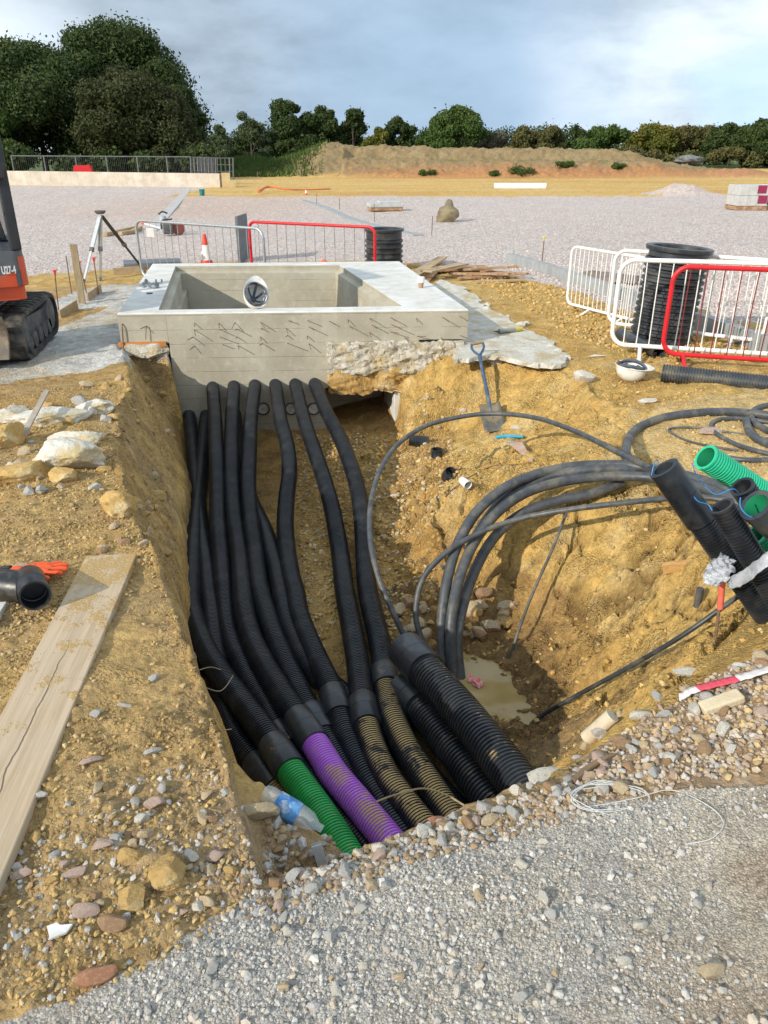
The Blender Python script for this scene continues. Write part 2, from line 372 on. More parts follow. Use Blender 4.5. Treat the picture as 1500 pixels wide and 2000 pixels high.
# light smoothing of the facets (keeps the breaks)
for _ in range(2):
    s_ = (np.roll(GZ, 1, 0)+np.roll(GZ, -1, 0)+np.roll(GZ, 1, 1)+np.roll(GZ, -1, 1)+2*GZ)/6
    s_[0] = GZ[0]; s_[-1] = GZ[-1]; s_[:, 0] = GZ[:, 0]; s_[:, -1] = GZ[:, -1]; GZ = s_
# far land: spoil mound, grassy rise, low swells  (u to the right, w ahead)
GU = (GX-EYE[0])*RT[0]+(GY-EYE[1])*RT[1]; GW = GX*FH[0]+GY*FH[1]
prof = np.interp(GU, [-13.5, -11.5, -9.3, -7.2, -5.6, -4.4, -2.6, 6, 13, 19.5, 21, 23, 26, 30], [0, .15, .55, 1.15, 1.75, 2.1, 1.85, 1.72, 1.66, 1.6, 1.1, .75, .35, 0])
fw = GW+1.2*fbm(GU*.25, GW*.25, 21, 4)
t1 = sstep(59, 62.5, fw)*.56; t2 = sstep(65, 67.5, fw)*.44
flat = np.where(GU < -3, sstep(59, 67.5, fw), t1+t2)
mound = prof*flat*(1-sstep(74, 82, GW))
mound = mound*(1+.34*fbm(GU*.7, GW*.7, 22, 5))+np.clip(mound, 0, .5)*(.55*fbm(GU*2.2, GW*1.2, 23, 4))
gr = np.exp(-((GU+12.0)/3.6)**2)*.95*sstep(62, 72, GW)*(1-sstep(80, 95, GW))*(GW > 50)
far = np.maximum(mound, gr)
rm = .45*np.exp(-((GU-26.5)/1.9)**2-((GW-61)/1.5)**2)+.5*np.exp(-((GU-13.6)/1.1)**2-((GW-38)/.9)**2)*(1+.5*fbm(GX*3, GY*3, 5))
GZ = GZ+np.where(GY > 30, far+rm, 0)
plain = sstep(11, 14, GY)
GZ = GZ+plain*(.05*fbm(GX*.35, GY*.35, 31, 3)+.03*fbm(GX*1.5, GY*1.5, 32, 4))
BASE = GZ.copy()
# zones -----------------------------------------------------------
jx = GX+.10*fbm(GX*3, GY*3, 51, 5); jy = GY+.10*fbm(GX*3+7, GY*3, 52, 5)
def zone(lst, z=0.0): return inpoly(jx, jy, [atz(a, b, z) for a, b in lst])
z_grav = zone([(-300, 2090), (150, 1965), (330, 1880), (450, 1785), (510, 1735), (600, 1692), (760, 1634), (900, 1585), (1050, 1560), (1200, 1556), (1350, 1550), (1800, 1520), (2600, 2600), (-900, 2600)]) | (GY < .9)
z_stony = zone([(1060, 1600), (1120, 1480), (1260, 1385), (1500, 1280), (1900, 1200), (1900, 1580), (1350, 1610)], -.05)
kerb_px = [(700, 500), (930, 512), (1000, 540), (1100, 572), (1150, 590), (1240, 640), (1330, 660), (1500, 700), (1800, 800)]
z_plain = inpoly(jx, jy, [atz(a, b, -.22) for a, b in [(-900, 560), (0, 530), (140, 525), (240, 515), (300, 505)]+kerb_px]+[(60, 6), (60, 13), (400, 200), (-400, 200), (-60, 14)]) & (GY > 8)
edge_w = np.where(GU < -9.5, 47, 36.5)+2.0*fbm(GU*.4, GW*.2, 61, 4)
z_plain &= (GW < edge_w)
z_farclay = (GY > 20) & ~z_plain
z_grass = (GW > 62) & (gr > mound+.05) | (GW > 84) | ((GW > 52) & (GU < -11.5))
sl = np.hypot(np.gradient(BASE, axis=1)/np.maximum(np.gradient(GX, axis=1), 1e-4), np.gradient(BASE, axis=0)/np.maximum(np.gradient(GY, axis=0), 1e-4))
z_trench = (BASE < -.7) & (GY < 9)
z_left = (GX < np.interp(GY, [1.3, 2.5, 4, 6.5, 7.5], [-.05, -.3, -.5, -.7, -.75])) & ~z_grav & ~z_plain & (GY < 12)
z_blind = z_left & (BASE > -.17) & inpoly(jx, jy, [atz(a, b, -.09) for a, b in [(-700, 790), (0, 752), (100, 735), (200, 722), (258, 706), (330, 690), (330, 640), (330, 520), (150, 565), (90, 590), (0, 605), (-600, 600)]])
# displacement ----------------------------------------------------
nearm = 1-sstep(9, 15, GY)
w1d, w1r = worley(GX/.13+.8*fbm(GX*9, GY*9, 71, 3), GY/.13+.8*fbm(GX*9, GY*9, 72, 3), 3); w2d, w2r = worley(GX/.055, GY/.055, 4); w3d, w3r = worley(GX/.026, GY/.026, 5)
patchy = sstep(-.10, .22, fbm(GX*1.6, GY*1.6, 75, 4))
loose = np.where(z_grav, .12, np.where(z_blind, .15, .35+.65*patchy))
smooth_top = inpoly(GX, GY, [atz(a, b, -.08) for a, b in [(1230, 850), (1300, 770), (1700, 780), (1700, 950), (1400, 930)]])
loose = np.where(smooth_top, .12, loose)
hump = inpoly(GX, GY, [atz(1000, 925, -.3)[:2], atz(1290, 900, -.15)[:2], atz(1480, 1120, -.1)[:2], atz(1380, 1200, -.26)[:2], atz(1100, 1110, -.6)[:2], atz(930, 1060, -.6)[:2]])
loose = np.where(hump, .22, loose)
disp = .018*np.clip(.62-w1d, 0, 1)*(w1r > .72)*w1r*2.0+.016*np.clip(.6-w2d, 0, 1)*np.clip(w2r-.35, 0, 1)*2.2+.020*(.25-np.abs(fbm(GX*10, GY*10, 178, 4)))+.008*np.clip(.6-w3d, 0, 1)*(.4+w3r)*1.5
GZ = GZ+nearm*loose*disp+nearm*(~z_grav)*(.035*fbm(GX*4, GY*4, 81, 4)*sstep(-1.0, -.85, BASE)+.012*fbm(GX*19, GY*19, 82, 3))
GZ = GZ+nearm*z_grav*(.030*fbm(GX*2.2, GY*2.2, 83, 4)+.008*np.clip(.6-worley(GX/.016, GY/.016, 6)[0], 0, 1))
tool = np.sin((GX*2.2+GY*.9+.5*fbm(GX*2, GY*2, 86))*9)*.012*(sl > .8)*nearm*(GX > .6)          # bucket-tooth marks on the cut faces
GZ = GZ+tool
ck1, _r1 = worley(GX/.19+1.2*fbm(GX*5, GY*5, 91, 4), GY/.19+1.2*fbm(GX*5, GY*5, 92, 4), 9)
ck2 = np.full(GX.shape, 9.0)                                                                    # shrinkage cracks in the drying clay
vx = GX/.21+1.4*fbm(GX*5, GY*5, 91, 4); vy = GY/.21+1.4*fbm(GX*5, GY*5, 92, 4)
ix = np.floor(vx); iy = np.floor(vy); d1 = np.full(GX.shape, 9.0); d2 = d1.copy()
for dx in (-1, 0, 1):
    for dy in (-1, 0, 1):
        q = np.hypot(vx-(ix+dx+_h(ix+dx, iy+dy, 93)), vy-(iy+dy+_h(ix+dx, iy+dy, 94))); d2 = np.where(q < d1, d1, np.minimum(d2, q)); d1 = np.minimum(d1, q)
crack = (1-sstep(.03, .14, d2-d1))*np.maximum(hump, .8*(BASE < -.2)*(GX > 1.2)*(GY > 2.4)*(GY < 4.2))*sstep(-.16, .06, fbm(GX*3, GY*3, 95, 3))
face = ((BASE < -.18) & (GX > .8) & (GY > 1.9) & (GY < 7.3)).astype(float)
faceL = z_left*sstep(.10, .5, sl)*(GY > 1.5)*(GY < 7.4)
face = np.maximum(face, 1.3*faceL); GZ = GZ+faceL*.09*fbm(GX*3.3, GY*3.3, 176, 4)
GZ = GZ+nearm*face*(.055*np.clip(.65-worley(GX/.075+1.1*fbm(GX*14, GY*14, 171, 3), GY/.075+1.1*fbm(GX*14, GY*14, 172, 3), 21)[0], 0, 1)*sstep(-.1, .15, fbm(GX*2.5, GY*2.5, 175, 3))+.030*fbm(GX*30, GY*30, 173, 4)+.05*np.abs(fbm(GX*7, GY*7, 177, 4)))
GZ = GZ+nearm*(~z_grav)*(.006*fbm(GX*48, GY*48, 174, 3))
blk = np.clip(face, 0, 1)*nearm; GZ = GZ+blk*sstep(-.15, .12, fbm(GX*2.1, GY*2.1, 179, 3))*(.055*(w1r-.5)+.026*(w2r-.5))
GZ = GZ-.042*crack
mf = (mound > .12) & (GY > 30)
GZ = GZ+mf*(.30*fbm(GX*1.3, GY*1.3, 88, 5)+.30*(.2-np.abs(fbm(GX*2.6, GY*2.6, 89, 4)))+.16*np.clip(.6-worley(GX/.45, GY/.45, 11)[0], 0, 1))
def H(x, y):
    """height of the finished ground"""
    j = int(np.clip(np.searchsorted(YY, y)-1, 0, NY-2)); ty = (y-YY[j])/(YY[j+1]-YY[j]); r = []
    for k in (j, j+1):
        u = np.clip((x-XL[k])/(XR[k]-XL[k]), 0, .99999)*(NX-1); i = int(u); r.append(GZ[k, i]*(1-u+i)+GZ[k, i+1]*(u-i))
    return float(r[0]*(1-ty)+r[1]*ty)
def hit(px, py, lift=0.0):
    """where the sight line through a photo point meets the ground"""
    r = ray(px, py); r = r/np.linalg.norm(r); t = .8; prev = t
    while t < 150:
        p = EYE+r*t
        if p[2] < H(p[0], p[1]): break
        prev = t; t += .02+t*.004
    for _ in range(18):
        m = (prev+t)/2; p = EYE+r*m
        if p[2] < H(p[0], p[1]): t = m
        else: prev = m
    p = EYE+r*t; return np.array([p[0], p[1], p[2]+lift])
# colour (soil kinds, damp, chalky and reddish patches) ------------
def mixc(c, m, k): return c*(1-m[..., None])+np.array(k)*m[..., None]
nA = fbm(GX*1.1, GY*1.1, 101, 5); nB = fbm(GX*4, GY*4, 102, 5); nC = fbm(GX*17, GY*17, 103, 4)
CLAY = (.52, .335, .108); OCHRE = (.44, .245, .065); BROWN = (.27, .165, .075); PALE = (.57, .43, .215); GREY = (.49, .458, .408)
c = np.zeros(GX.shape+(3,))+np.array(CLAY)
c = mixc(c, sstep(-.05, .25, nA)*.7, OCHRE); c = mixc(c, sstep(.02, .28, nB)*.6, PALE); c = mixc(c, sstep(.05, .3, -nB)*.55, (.36, .21, .065))
lf = z_left.astype(float)
c = mixc(c, lf*(.42+.45*sstep(-.2, .2, nB)), (.37, .245, .115)); c = mixc(c, lf*sstep(.02, .22, nC)*.5, (.50, .34, .13))
c = mixc(c, z_left*sstep(2.6, 1.2, GY)*.3, (.33, .24, .145))
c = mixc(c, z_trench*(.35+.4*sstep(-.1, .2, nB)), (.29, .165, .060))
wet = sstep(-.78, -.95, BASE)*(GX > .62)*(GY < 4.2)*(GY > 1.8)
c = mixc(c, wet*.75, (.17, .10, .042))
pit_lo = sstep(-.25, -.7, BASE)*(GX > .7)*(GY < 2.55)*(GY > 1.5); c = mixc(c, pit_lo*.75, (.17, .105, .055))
c = mixc(c, z_stony*(.75+.2*sstep(-.1, .1, nB)), (.34, .235, .15)); c = mixc(c, z_stony*sstep(.05, .25, nC)*.6, (.42, .32, .23))
c = mixc(c, smooth_top*.75, (.60, .43, .20))
gg = z_grav.astype(float); c = mixc(c, gg, GREY); c = mixc(c, gg*sstep(-.08, .15, nA+.4*nB)*.75, (.53, .455, .355)); c = mixc(c, gg*sstep(.05, .25, -nB)*.4, (.40, .375, .345)); c = mixc(c, gg*sstep(.12, .3, fbm(GX*2.3, GY*2.3, 115, 4))*.6, (.36, .26, .17))
lipz = np.exp(-((GY-1.5)/.22)**2)*(GX > -.2)*(GX < 1.0)*(1-gg)*(BASE > -.5); c = mixc(c, lipz*.7, (.33, .24, .16))
c = mixc(c, z_blind*1.0, (.56, .54, .50)); c = mixc(c, z_blind*sstep(-.05, .2, nB)*.6, (.42, .38, .32)); c = mixc(c, z_blind*sstep(.12, .3, nA+.4*nC)*.5, (.45, .33, .17))
pp = z_plain.astype(float); c = mixc(c, pp, (.615, .535, .495)); c = mixc(c, pp*sstep(.0, .3, nA)*.5, (.62, .50, .455)); c = mixc(c, pp*sstep(.05, .35, -nA)*.45, (.53, .475, .45))
ruts = np.exp(-((np.mod(GU*.55+.10*GW+.6*fbm(GU*.15, GW*.08, 117, 3), 3.1)-1.5)/.16)**2)+np.exp(-((np.mod(GU*.55+.10*GW+.6*fbm(GU*.15, GW*.08, 117, 3), 3.1)-2.35)/.16)**2); c = mixc(c, pp*ruts*sstep(-.05, .2, fbm(GU*.2, GW*.1, 118, 3))*.30, (.47, .40, .36))
lane = np.exp(-(((GU+6.2)/4.5)**2))*sstep(22, 27, GW)*(1-sstep(36, 40, GW)); c = mixc(c, pp*lane*.5, (.60, .42, .32))
fc = z_farclay.astype(float); c = mixc(c, fc, (.58, .375, .125)); fs = fbm(GU*.12, GW*.7, 111, 4); c = mixc(c, fc*sstep(-.05, .2, fs)*.6, (.62, .44, .19)); c = mixc(c, fc*sstep(.05, .22, -fs)*.5, (.48, .27, .085))
mm = sstep(.05, .25, mound)*(GY > 30); c = mixc(c, mm, (.28, .20, .10)); c = mixc(c, mm*sstep(0, .25, fbm(GX*.9, GY*.9, 112, 4))*.6, (.35, .26, .135)); c = mixc(c, mm*sstep(-.02, .2, fbm(GX*1.3, GY*1.3, 113, 4))*.6, (.25, .17, .08))
red = (GY > 30)*np.exp(-((GW-59.5-.04*GU)/1.6)**2)*sstep(-6, 2, GU); c = mixc(c, red*.8, (.44, .20, .085)); c = mixc(c, (rm > .08)*(GU > 20)*.9, (.42, .20, .10)); c = mixc(c, (rm > .03)*(GU < 20)*.9, (.56, .47, .44))
bench = (GY > 30)*mm*sstep(61.5, 63, fw)*(1-sstep(64.5, 66, fw))*(GU > -2); c = mixc(c, bench*sstep(.0, .15, fbm(GX*.5, GY*1.5, 114, 4))*.5, (.13, .16, .045))
c = mixc(c, z_grass*1.0, (.085, .12, .035)); c = mixc(c, z_grass*sstep(0, .2, nA)*.6, (.14, .15, .05))
c = c*(1+.30*np.clip(nC, -.5, .5)[..., None])
c = mixc(c, crack*.8, (.13, .075, .025)); c = np.clip(c, .01, .85)
i = np.arange(NY-1)[:, None]*NX+np.arange(NX-1)[None]
GF = np.stack([i, i+1, i+NX+1, i+NX], -1).reshape(-1, 4)
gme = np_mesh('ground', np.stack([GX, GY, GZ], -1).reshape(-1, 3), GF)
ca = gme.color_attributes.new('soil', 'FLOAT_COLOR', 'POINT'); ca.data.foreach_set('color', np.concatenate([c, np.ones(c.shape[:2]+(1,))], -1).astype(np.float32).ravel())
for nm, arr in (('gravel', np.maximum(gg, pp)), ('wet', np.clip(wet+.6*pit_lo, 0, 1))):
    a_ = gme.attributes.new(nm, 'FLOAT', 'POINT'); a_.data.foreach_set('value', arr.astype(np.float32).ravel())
gm = bpy.data.materials.new('soil'); gm.use_nodes = True; n = NT(gm.node_tree); n.n.clear()
out = n.new('ShaderNodeOutputMaterial'); b = n.new('ShaderNodeBsdfPrincipled'); n.l.new(b.outputs[0], out.inputs[0])
pos = n.new('ShaderNodeNewGeometry').outputs['Position']
base = n.new('ShaderNodeAttribute', attribute_name='soil').outputs['Color']; ga = n.new('ShaderNodeAttribute', attribute_name='gravel').outputs['Fac']; wa = n.new('ShaderNodeAttribute', attribute_name='wet').outputs['Fac']
f1 = n.noise(pos, 42, 6, .7); f2 = n.noise(pos, 9, 6, .65)
k1 = n.math('ADD', n.math('MULTIPLY', n.ramp(f1, .3, .7, False), .65), n.math('ADD', n.math('MULTIPLY', n.ramp(f2, .3, .7, False), .45), .44))
col = n.mix(1.0, base, n.new('ShaderNodeCombineColor', i_0=k1, i_1=k1, i_2=k1).outputs[0], 'MULTIPLY')
vc = n.new('ShaderNodeTexVoronoi', i_Scale=26.0, i_Vector=pos); vs = n.new('ShaderNodeTexVoronoi', i_Scale=70.0, i_Vector=pos)
sep = n.new('ShaderNodeSeparateColor', i_0=vc.outputs['Color']); sep2 = n.new('ShaderNodeSeparateColor', i_0=vs.outputs['Color'])
dist = n.ramp(n.new('ShaderNodeSeparateXYZ', i_0=pos).outputs[1], 2.0, 8.0)
vf = n.new('ShaderNodeTexVoronoi', i_Scale=190.0, i_Vector=pos); sep3 = n.new('ShaderNodeSeparateColor', i_0=vf.outputs['Color'])
kv = n.math('ADD', n.math('MULTIPLY', n.math('ADD', n.math('MULTIPLY', sep.outputs[0], dist), n.math('MULTIPLY', sep3.outputs[0], n.math('SUBTRACT', 1.0, dist))), .62), n.math('ADD', n.math('MULTIPLY', sep2.outputs[0], .3), .58))
kv = n.math('MULTIPLY', kv, n.math('ADD', n.math('MULTIPLY', n.ramp(n.mix(dist, vf.outputs['Distance'], vc.outputs['Distance']), .75, .35), .3), .7))
gcol = n.mix(1.0, base, n.new('ShaderNodeCombineColor', i_0=kv, i_1=kv, i_2=kv).outputs[0], 'MULTIPLY')
gcol = n.mix(n.math('MULTIPLY', n.math('MULTIPLY', n.ramp(sep.outputs[1], .78, .95), .5), dist), gcol, (.55, .36, .27))
n.set(b.inputs['Base Color'], n.mix(ga, col, gcol))
n.set(b.inputs['Roughness'], n.math('SUBTRACT', .93, n.math('MULTIPLY', wa, .45))); b.inputs['Specular IOR Level'].default_value = .25
vq = n.new('ShaderNodeTexVoronoi', i_Scale=75.0); n.set(vq.inputs['Vector'], n.vmath('ADD', pos, n.vmath('MULTIPLY', n.noise(pos, 40, 3, .6, 'Color'), (.02, .02, .02)))); ck = n.math('SUBTRACT', 1.0, ga)
hv0 = n.math('MULTIPLY', n.math('MULTIPLY', n.math('SUBTRACT', .55, vq.outputs['Distance']), n.ramp(n.noise(pos, 5, 4, .6), .40, .62)), n.math('MULTIPLY', ck, 1.5))
hv = n.math('ADD', n.math('MULTIPLY', n.math('ADD', n.math('MULTIPLY', n.math('SUBTRACT', .6, vc.outputs['Distance']), dist), n.math('MULTIPLY', vf.outputs['Distance'], -.22)), n.math('MULTIPLY', ga, 1.6)), n.math('ADD', n.noise(pos, 60, 6, .72), n.math('ADD', hv0, n.math('MULTIPLY', n.noise(pos, 16, 5, .65), 1.8))))
bp = n.new('ShaderNodeBump', i_Strength=.9, i_Distance=.017, i_Height=hv); n.l.new(bp.outputs[0], b.inputs['Normal'])
ground = link('ground', gme, gm); tag(ground, 'yellow clay, grey gravel and pink hardcore ground of the building site', 'ground', kind='structure')

# puddle
wm = bpy.data.materials.new('muddy_water'); wm.use_nodes = True; n = NT(wm.node_tree); b = n.n['Principled BSDF']
tc = n.new('ShaderNodeNewGeometry').outputs['Position']
n.set(b.inputs['Base Color'], n.mix(n.ramp(n.noise(tc, 3.5, 4), .35, .65), (.30, .205, .075), (.37, .27, .115))); b.inputs['Roughness'].default_value = .08; b.inputs['Specular IOR Level'].default_value = .5
bp = n.new('ShaderNodeBump', i_Strength=.05, i_Distance=.01, i_Height=n.noise(tc, 14, 2)); n.l.new(bp.outputs[0], b.inputs['Normal'])
m_ = MB(); m_.poly([(.55, 2.5, WATER), (1.3, 2.45, WATER), (1.55, 2.9, WATER), (1.5, 3.5, WATER), (1.2, 3.9, WATER), (.8, 3.8, WATER)])
wt = m_.build('water', wm); tag(wt, 'muddy yellow puddle at the bottom of the pit', 'water', kind='structure')

# ================================================================== MATERIALS
CONC = mk('concrete', (.50, .47, .39), (.40, .37, .30), .85, 5, .25, 90, c3=(.56, .54, .47), s3=2.2)
CONCW = mk('pale_concrete', (.64, .625, .59), (.53, .515, .475), .88, 6, .35, 110, c3=(.68, .67, .64), s3=2)
ROUGHC = mk('rough_concrete', (.62, .58, .50), (.46, .41, .32), .95, 14, .9, 55, bdist=.02, c3=(.50, .40, .24), s3=5)
STEEL = mk('rusty_steel', (.22, .135, .08), (.13, .085, .055), .75, 30, .3, 120)
GALV = mk('galvanised_steel', (.42, .44, .46), (.32, .34, .36), .45, 20, .08, 80, metal=.6)
BLACKP = mk('black_plastic', (.016, .018, .022), (.030, .034, .040), .42, 9, .10, 120, spec=.5, c3=(.075, .075, .075), s3=6)
COUPL = mk('coupler_plastic', (.020, .024, .030), (.035, .040, .046), .38, 10, .06, 90, spec=.5, c3=(.06, .06, .058), s3=8)
CABLE = mk('grey_cable', (.042, .047, .054), (.072, .077, .082), .48, 16, .15, 90, spec=.5, c3=(.13, .12, .10), s3=7)
WHITE = mk('white_paint', (.80, .79, .76), (.72, .70, .66), .5, 12, .05, 80)
REDP = mk('red_paint', (.62, .018, .025), (.50, .015, .02), .4, 12, .05, 80)
DARKRED = mk('dark_red_wire', (.22, .02, .02), (.15, .02, .02), .5, 12, 0)
ORANGE = mk('orange_plastic', (.85, .12, .03), (.70, .10, .03), .5, 12, .05, 80)
WOOD = mk('weathered_wood', (.46, .34, .21), (.34, .25, .15), .85, 9, .35, 60, stretch=(1, 1, 1), c3=(.40, .27, .13), s3=5)
WOODR = mk('brown_wood', (.36, .20, .105), (.24, .125, .065), .8, 12, .35, 60, c3=(.45, .31, .19), s3=7)
WOODL = mk('light_timber', (.52, .31, .12), (.42, .23, .08), .75, 14, .3, 60, stretch=(1, 4, 4))
GREYSH = mk('grey_sheet', (.16, .17, .19), (.11, .12, .13), .6, 7, .1, 50)
RUBBER = mk('rubber', (.022, .021, .020), (.05, .047, .042), .8, 9, .3, 70, c3=(.13, .11, .085), s3=7)
DARKMET = mk('dark_metal', (.055, .056, .06), (.10, .098, .092), .6, 10, .2, 60, c3=(.17, .15, .12), s3=6)
GLASS = bpy.data.materials.new('dark_glass'); GLASS.use_nodes = True; _g = GLASS.node_tree.nodes['Principled BSDF']
_g.inputs['Base Color'].default_value = (.02, .025, .03, 1); _g.inputs['Roughness'].default_value = .06; _g.inputs['Alpha'].default_value = .75

# ================================================================== CHAMBER
CC = empty('concrete_chamber', ((CH[0]+CH[1])/2*np.array([1, 1, 0])+np.array([0, 0, -.93])), 'open square concrete chamber with white rim and black ducts entering its front wall', 'chamber')
I0 = [atz(310, 605.5, .25), atz(786, 598, .25), atz(663, 518, .25), atz(343, 520, .25)]
def lp(q, z): return [np.array([a[0], a[1], z]) for a in q]
def ctr(q): return sum(q)/4
def shrink(q, dd): return [a+(ctr(q)-a)/np.linalg.norm((ctr(q)-a)[:2])*dd for a in q]
I1 = shrink(I0, .11)
B = [np.array([-.755, front_y(-.755), 0]), np.array([1.62, front_y(1.62), 0]), np.array([1.62, 10.7, 0]), np.array([-.755, 10.8, 0])]
B1 = [np.array([-.755, front_y(-.755), 0]), np.array([.70, front_y(.70), 0]), np.array([.70, 8.1, 0]), np.array([-.755, 8.1, 0])]
B2 = [np.array([-.755, 8.1, 0]), np.array([1.62, 8.1, 0]), np.array([1.62, 10.7, 0]), np.array([-.755, 10.8, 0])]
loops = [lp(B, -.50), lp(B, -.035), lp(CH, -.035), lp(CH, .237), lp(shrink(CH, .012), .25), lp(I0, .25), lp(I0, .19), lp(I1, .17), lp(I1, -.43)]
def loft(lps, sub=1):
    m = MB(); n_ = len(lps[0]); v = np.concatenate([np.array(q) for q in lps])
    f = [(k*n_+j, k*n_+(j+1) % n_, (k+1)*n_+(j+1) % n_, (k+1)*n_+j) for k in range(len(lps)-1) for j in range(n_)]
    m.add(v, f); return m
mb = loft(loops[:4]); mb.poly(lp(I1, -.43)); mb.poly(lp(B, -.50))
for q in (B1, B2): mb.add(np.concatenate([np.array(lp(q, -1.1)), np.array(lp(q, -.50))]), [(0, 1, 5, 4), (1, 2, 6, 5), (2, 3, 7, 6), (3, 0, 4, 7)])
mb2 = loft(loops[5:])
wallm = bpy.data.materials.new('shuttered_concrete'); wallm.use_nodes = True; n = NT(wallm.node_tree); b = n.n['Principled BSDF']
pos = n.new('ShaderNodeNewGeometry').outputs['Position']; sx = n.new('ShaderNodeSeparateXYZ', i_0=pos)
base = n.mix(n.ramp(n.noise(pos, 2.2, 6, .65), .35, .65), (.42, .385, .305), (.34, .305, .235)); base = n.mix(n.math('MULTIPLY', n.ramp(n.noise(pos, 14, 6, .7), .5, .75), .5), base, (.55, .51, .42))
st_ = n.noise(n.vmath('MULTIPLY', pos, (6, 6, .8)), 2.0, 5, .6); base = n.mix(n.math('MULTIPLY', n.ramp(st_, .55, .75), .45), base, (.34, .30, .225))
zz = n.math('FRACT', n.math('DIVIDE', n.math('ADD', sx.outputs[2], 3.02), .135)); ln = n.math('SUBTRACT', 1.0, n.ramp(n.math('MINIMUM', zz, n.math('SUBTRACT', 1.0, zz)), 0, .035))
ln = n.math('MULTIPLY', ln, n.ramp(n.noise(pos, 3, 3), .40, .55))
fz = n.math('MULTIPLY', n.math('SUBTRACT', 1.0, n.ramp(n.math('ABSOLUTE', n.math('SUBTRACT', n.math('ADD', sx.outputs[0], n.math('MULTIPLY', sx.outputs[2], .0)), -.755)), 0, .006)), .7)
ln = n.math('MAXIMUM', ln, fz)
pit = n.ramp(n.voro(pos, 24), .10, .06); base = n.mix(n.math('MULTIPLY', pit, .35), base, (.2, .17, .12))
n.set(b.inputs['Base Color'], n.mix(n.math('MULTIPLY', ln, .45), base, (.20, .17, .12))); b.inputs['Roughness'].default_value = .85
bp = n.new('ShaderNodeBump', i_Strength=.5, i_Distance=.006); n.set(bp.inputs['Height'], n.math('ADD', n.math('MULTIPLY', ln, -1.2), n.noise(pos, 70, 5, .7))); n.l.new(bp.outputs[0], b.inputs['Normal'])
mb.build('front_wall', wallm, CC); mb2.build('inner_wall', wallm, CC)
rm_ = loft([lp(CH, .237), lp(shrink(CH, .012), .25), lp(shrink(I0, -.004), .252), lp(I0, .248)])
rm_.build('rim', CONCW, CC)
# rebar starter bars, hanging a little
def wall_pt(px, py, out=0.0):
    r = ray(px, py); s_ = (CH[1][1]-CH[0][1])/(CH[1][0]-CH[0][0]); t = (CH[0][1]-s_*CH[0][0])/(r[1]-s_*r[0]); p = EYE+r*t; p[1] -= out; return p
row1 = [(287, 637), (380, 630), (427, 629), (460, 629), (507, 628), (562, 627), (600, 626), (640, 626), (680, 623), (722, 621), (763, 620), (813, 620), (863, 619), (897, 617)]
row2 = [(379, 643), (429, 643), (463, 643), (510, 641), (558, 639), (602, 638), (683, 637), (725, 634), (763, 634)]
row3 = [(378, 658), (428, 658), (462, 657), (508, 656), (563, 655), (600, 655), (722, 649), (760, 648), (790, 659), (812, 657), (860, 658), (897, 655)]
row4 = [(382, 675), (435, 673), (465, 675), (513, 671), (560, 670), (603, 670), (650, 667), (682, 667), (727, 665), (767, 665)]
for k, (px, py) in enumerate(row1+row2+row3+row4):
    a = wall_pt(px, py, -.02); L = random.uniform(.06, .15); dx = random.uniform(-.04, .06)+(px-500)*.00012; dz = random.uniform(-.05, .015)
    p = [a, a+np.array([dx*.4, -L*.5, dz*.35]), a+np.array([dx, -L, dz])]
    MB().tube(p, .0038, 6, step=.03).build('rebar', STEEL, CC, smooth=True)
a = wall_pt(239, 635, -.02); MB().tube([a, a+np.array([0, -.04, -.01]), a+np.array([-.02, -.05, -.25]), a+np.array([-.03, -.06, -.36])], .006, 6, step=.03).build('rebar', STEEL, CC, smooth=True)
a = wall_pt(286, 637, -.01); MB().tube([a, a+np.array([0, -.03, 0]), a+np.array([-.02, -.04, -.12])], .0038, 6, step=.03).build('rebar', STEEL, CC, smooth=True)
# three empty duct sleeves in the lower row
for px in (514, 569, 613):
    c_ = wall_pt(px, 798, 0); k = MB(); k.lathe([(.050, 0), (.062, .001), (.066, .012), (.060, .018), (.054, .014), (.052, .003)], c_, (0, -1, 0), 24)
    s_ = k.build('duct_sleeve', BLACKP, CC, smooth=True)
    k = MB(); k.lathe([(.0535, .004), (.02, .003), (.001, .0025)], c_, (0, -1, 0), 24); k.build('sleeve_lining', mk('pale_sleeve', (.62, .60, .56), (.35, .33, .3), .6, 18), s_, smooth=True)
# orange form strip and rubble bed below the left end of the slab
p0, p1 = wall_pt(232, 673, .012), wall_pt(325, 671, .012)
MB().beam(p0, p1, .02, .045).build('form_strip', mk('orange_timber', (.55, .23, .06), (.42, .17, .05), .8, 12), CC)

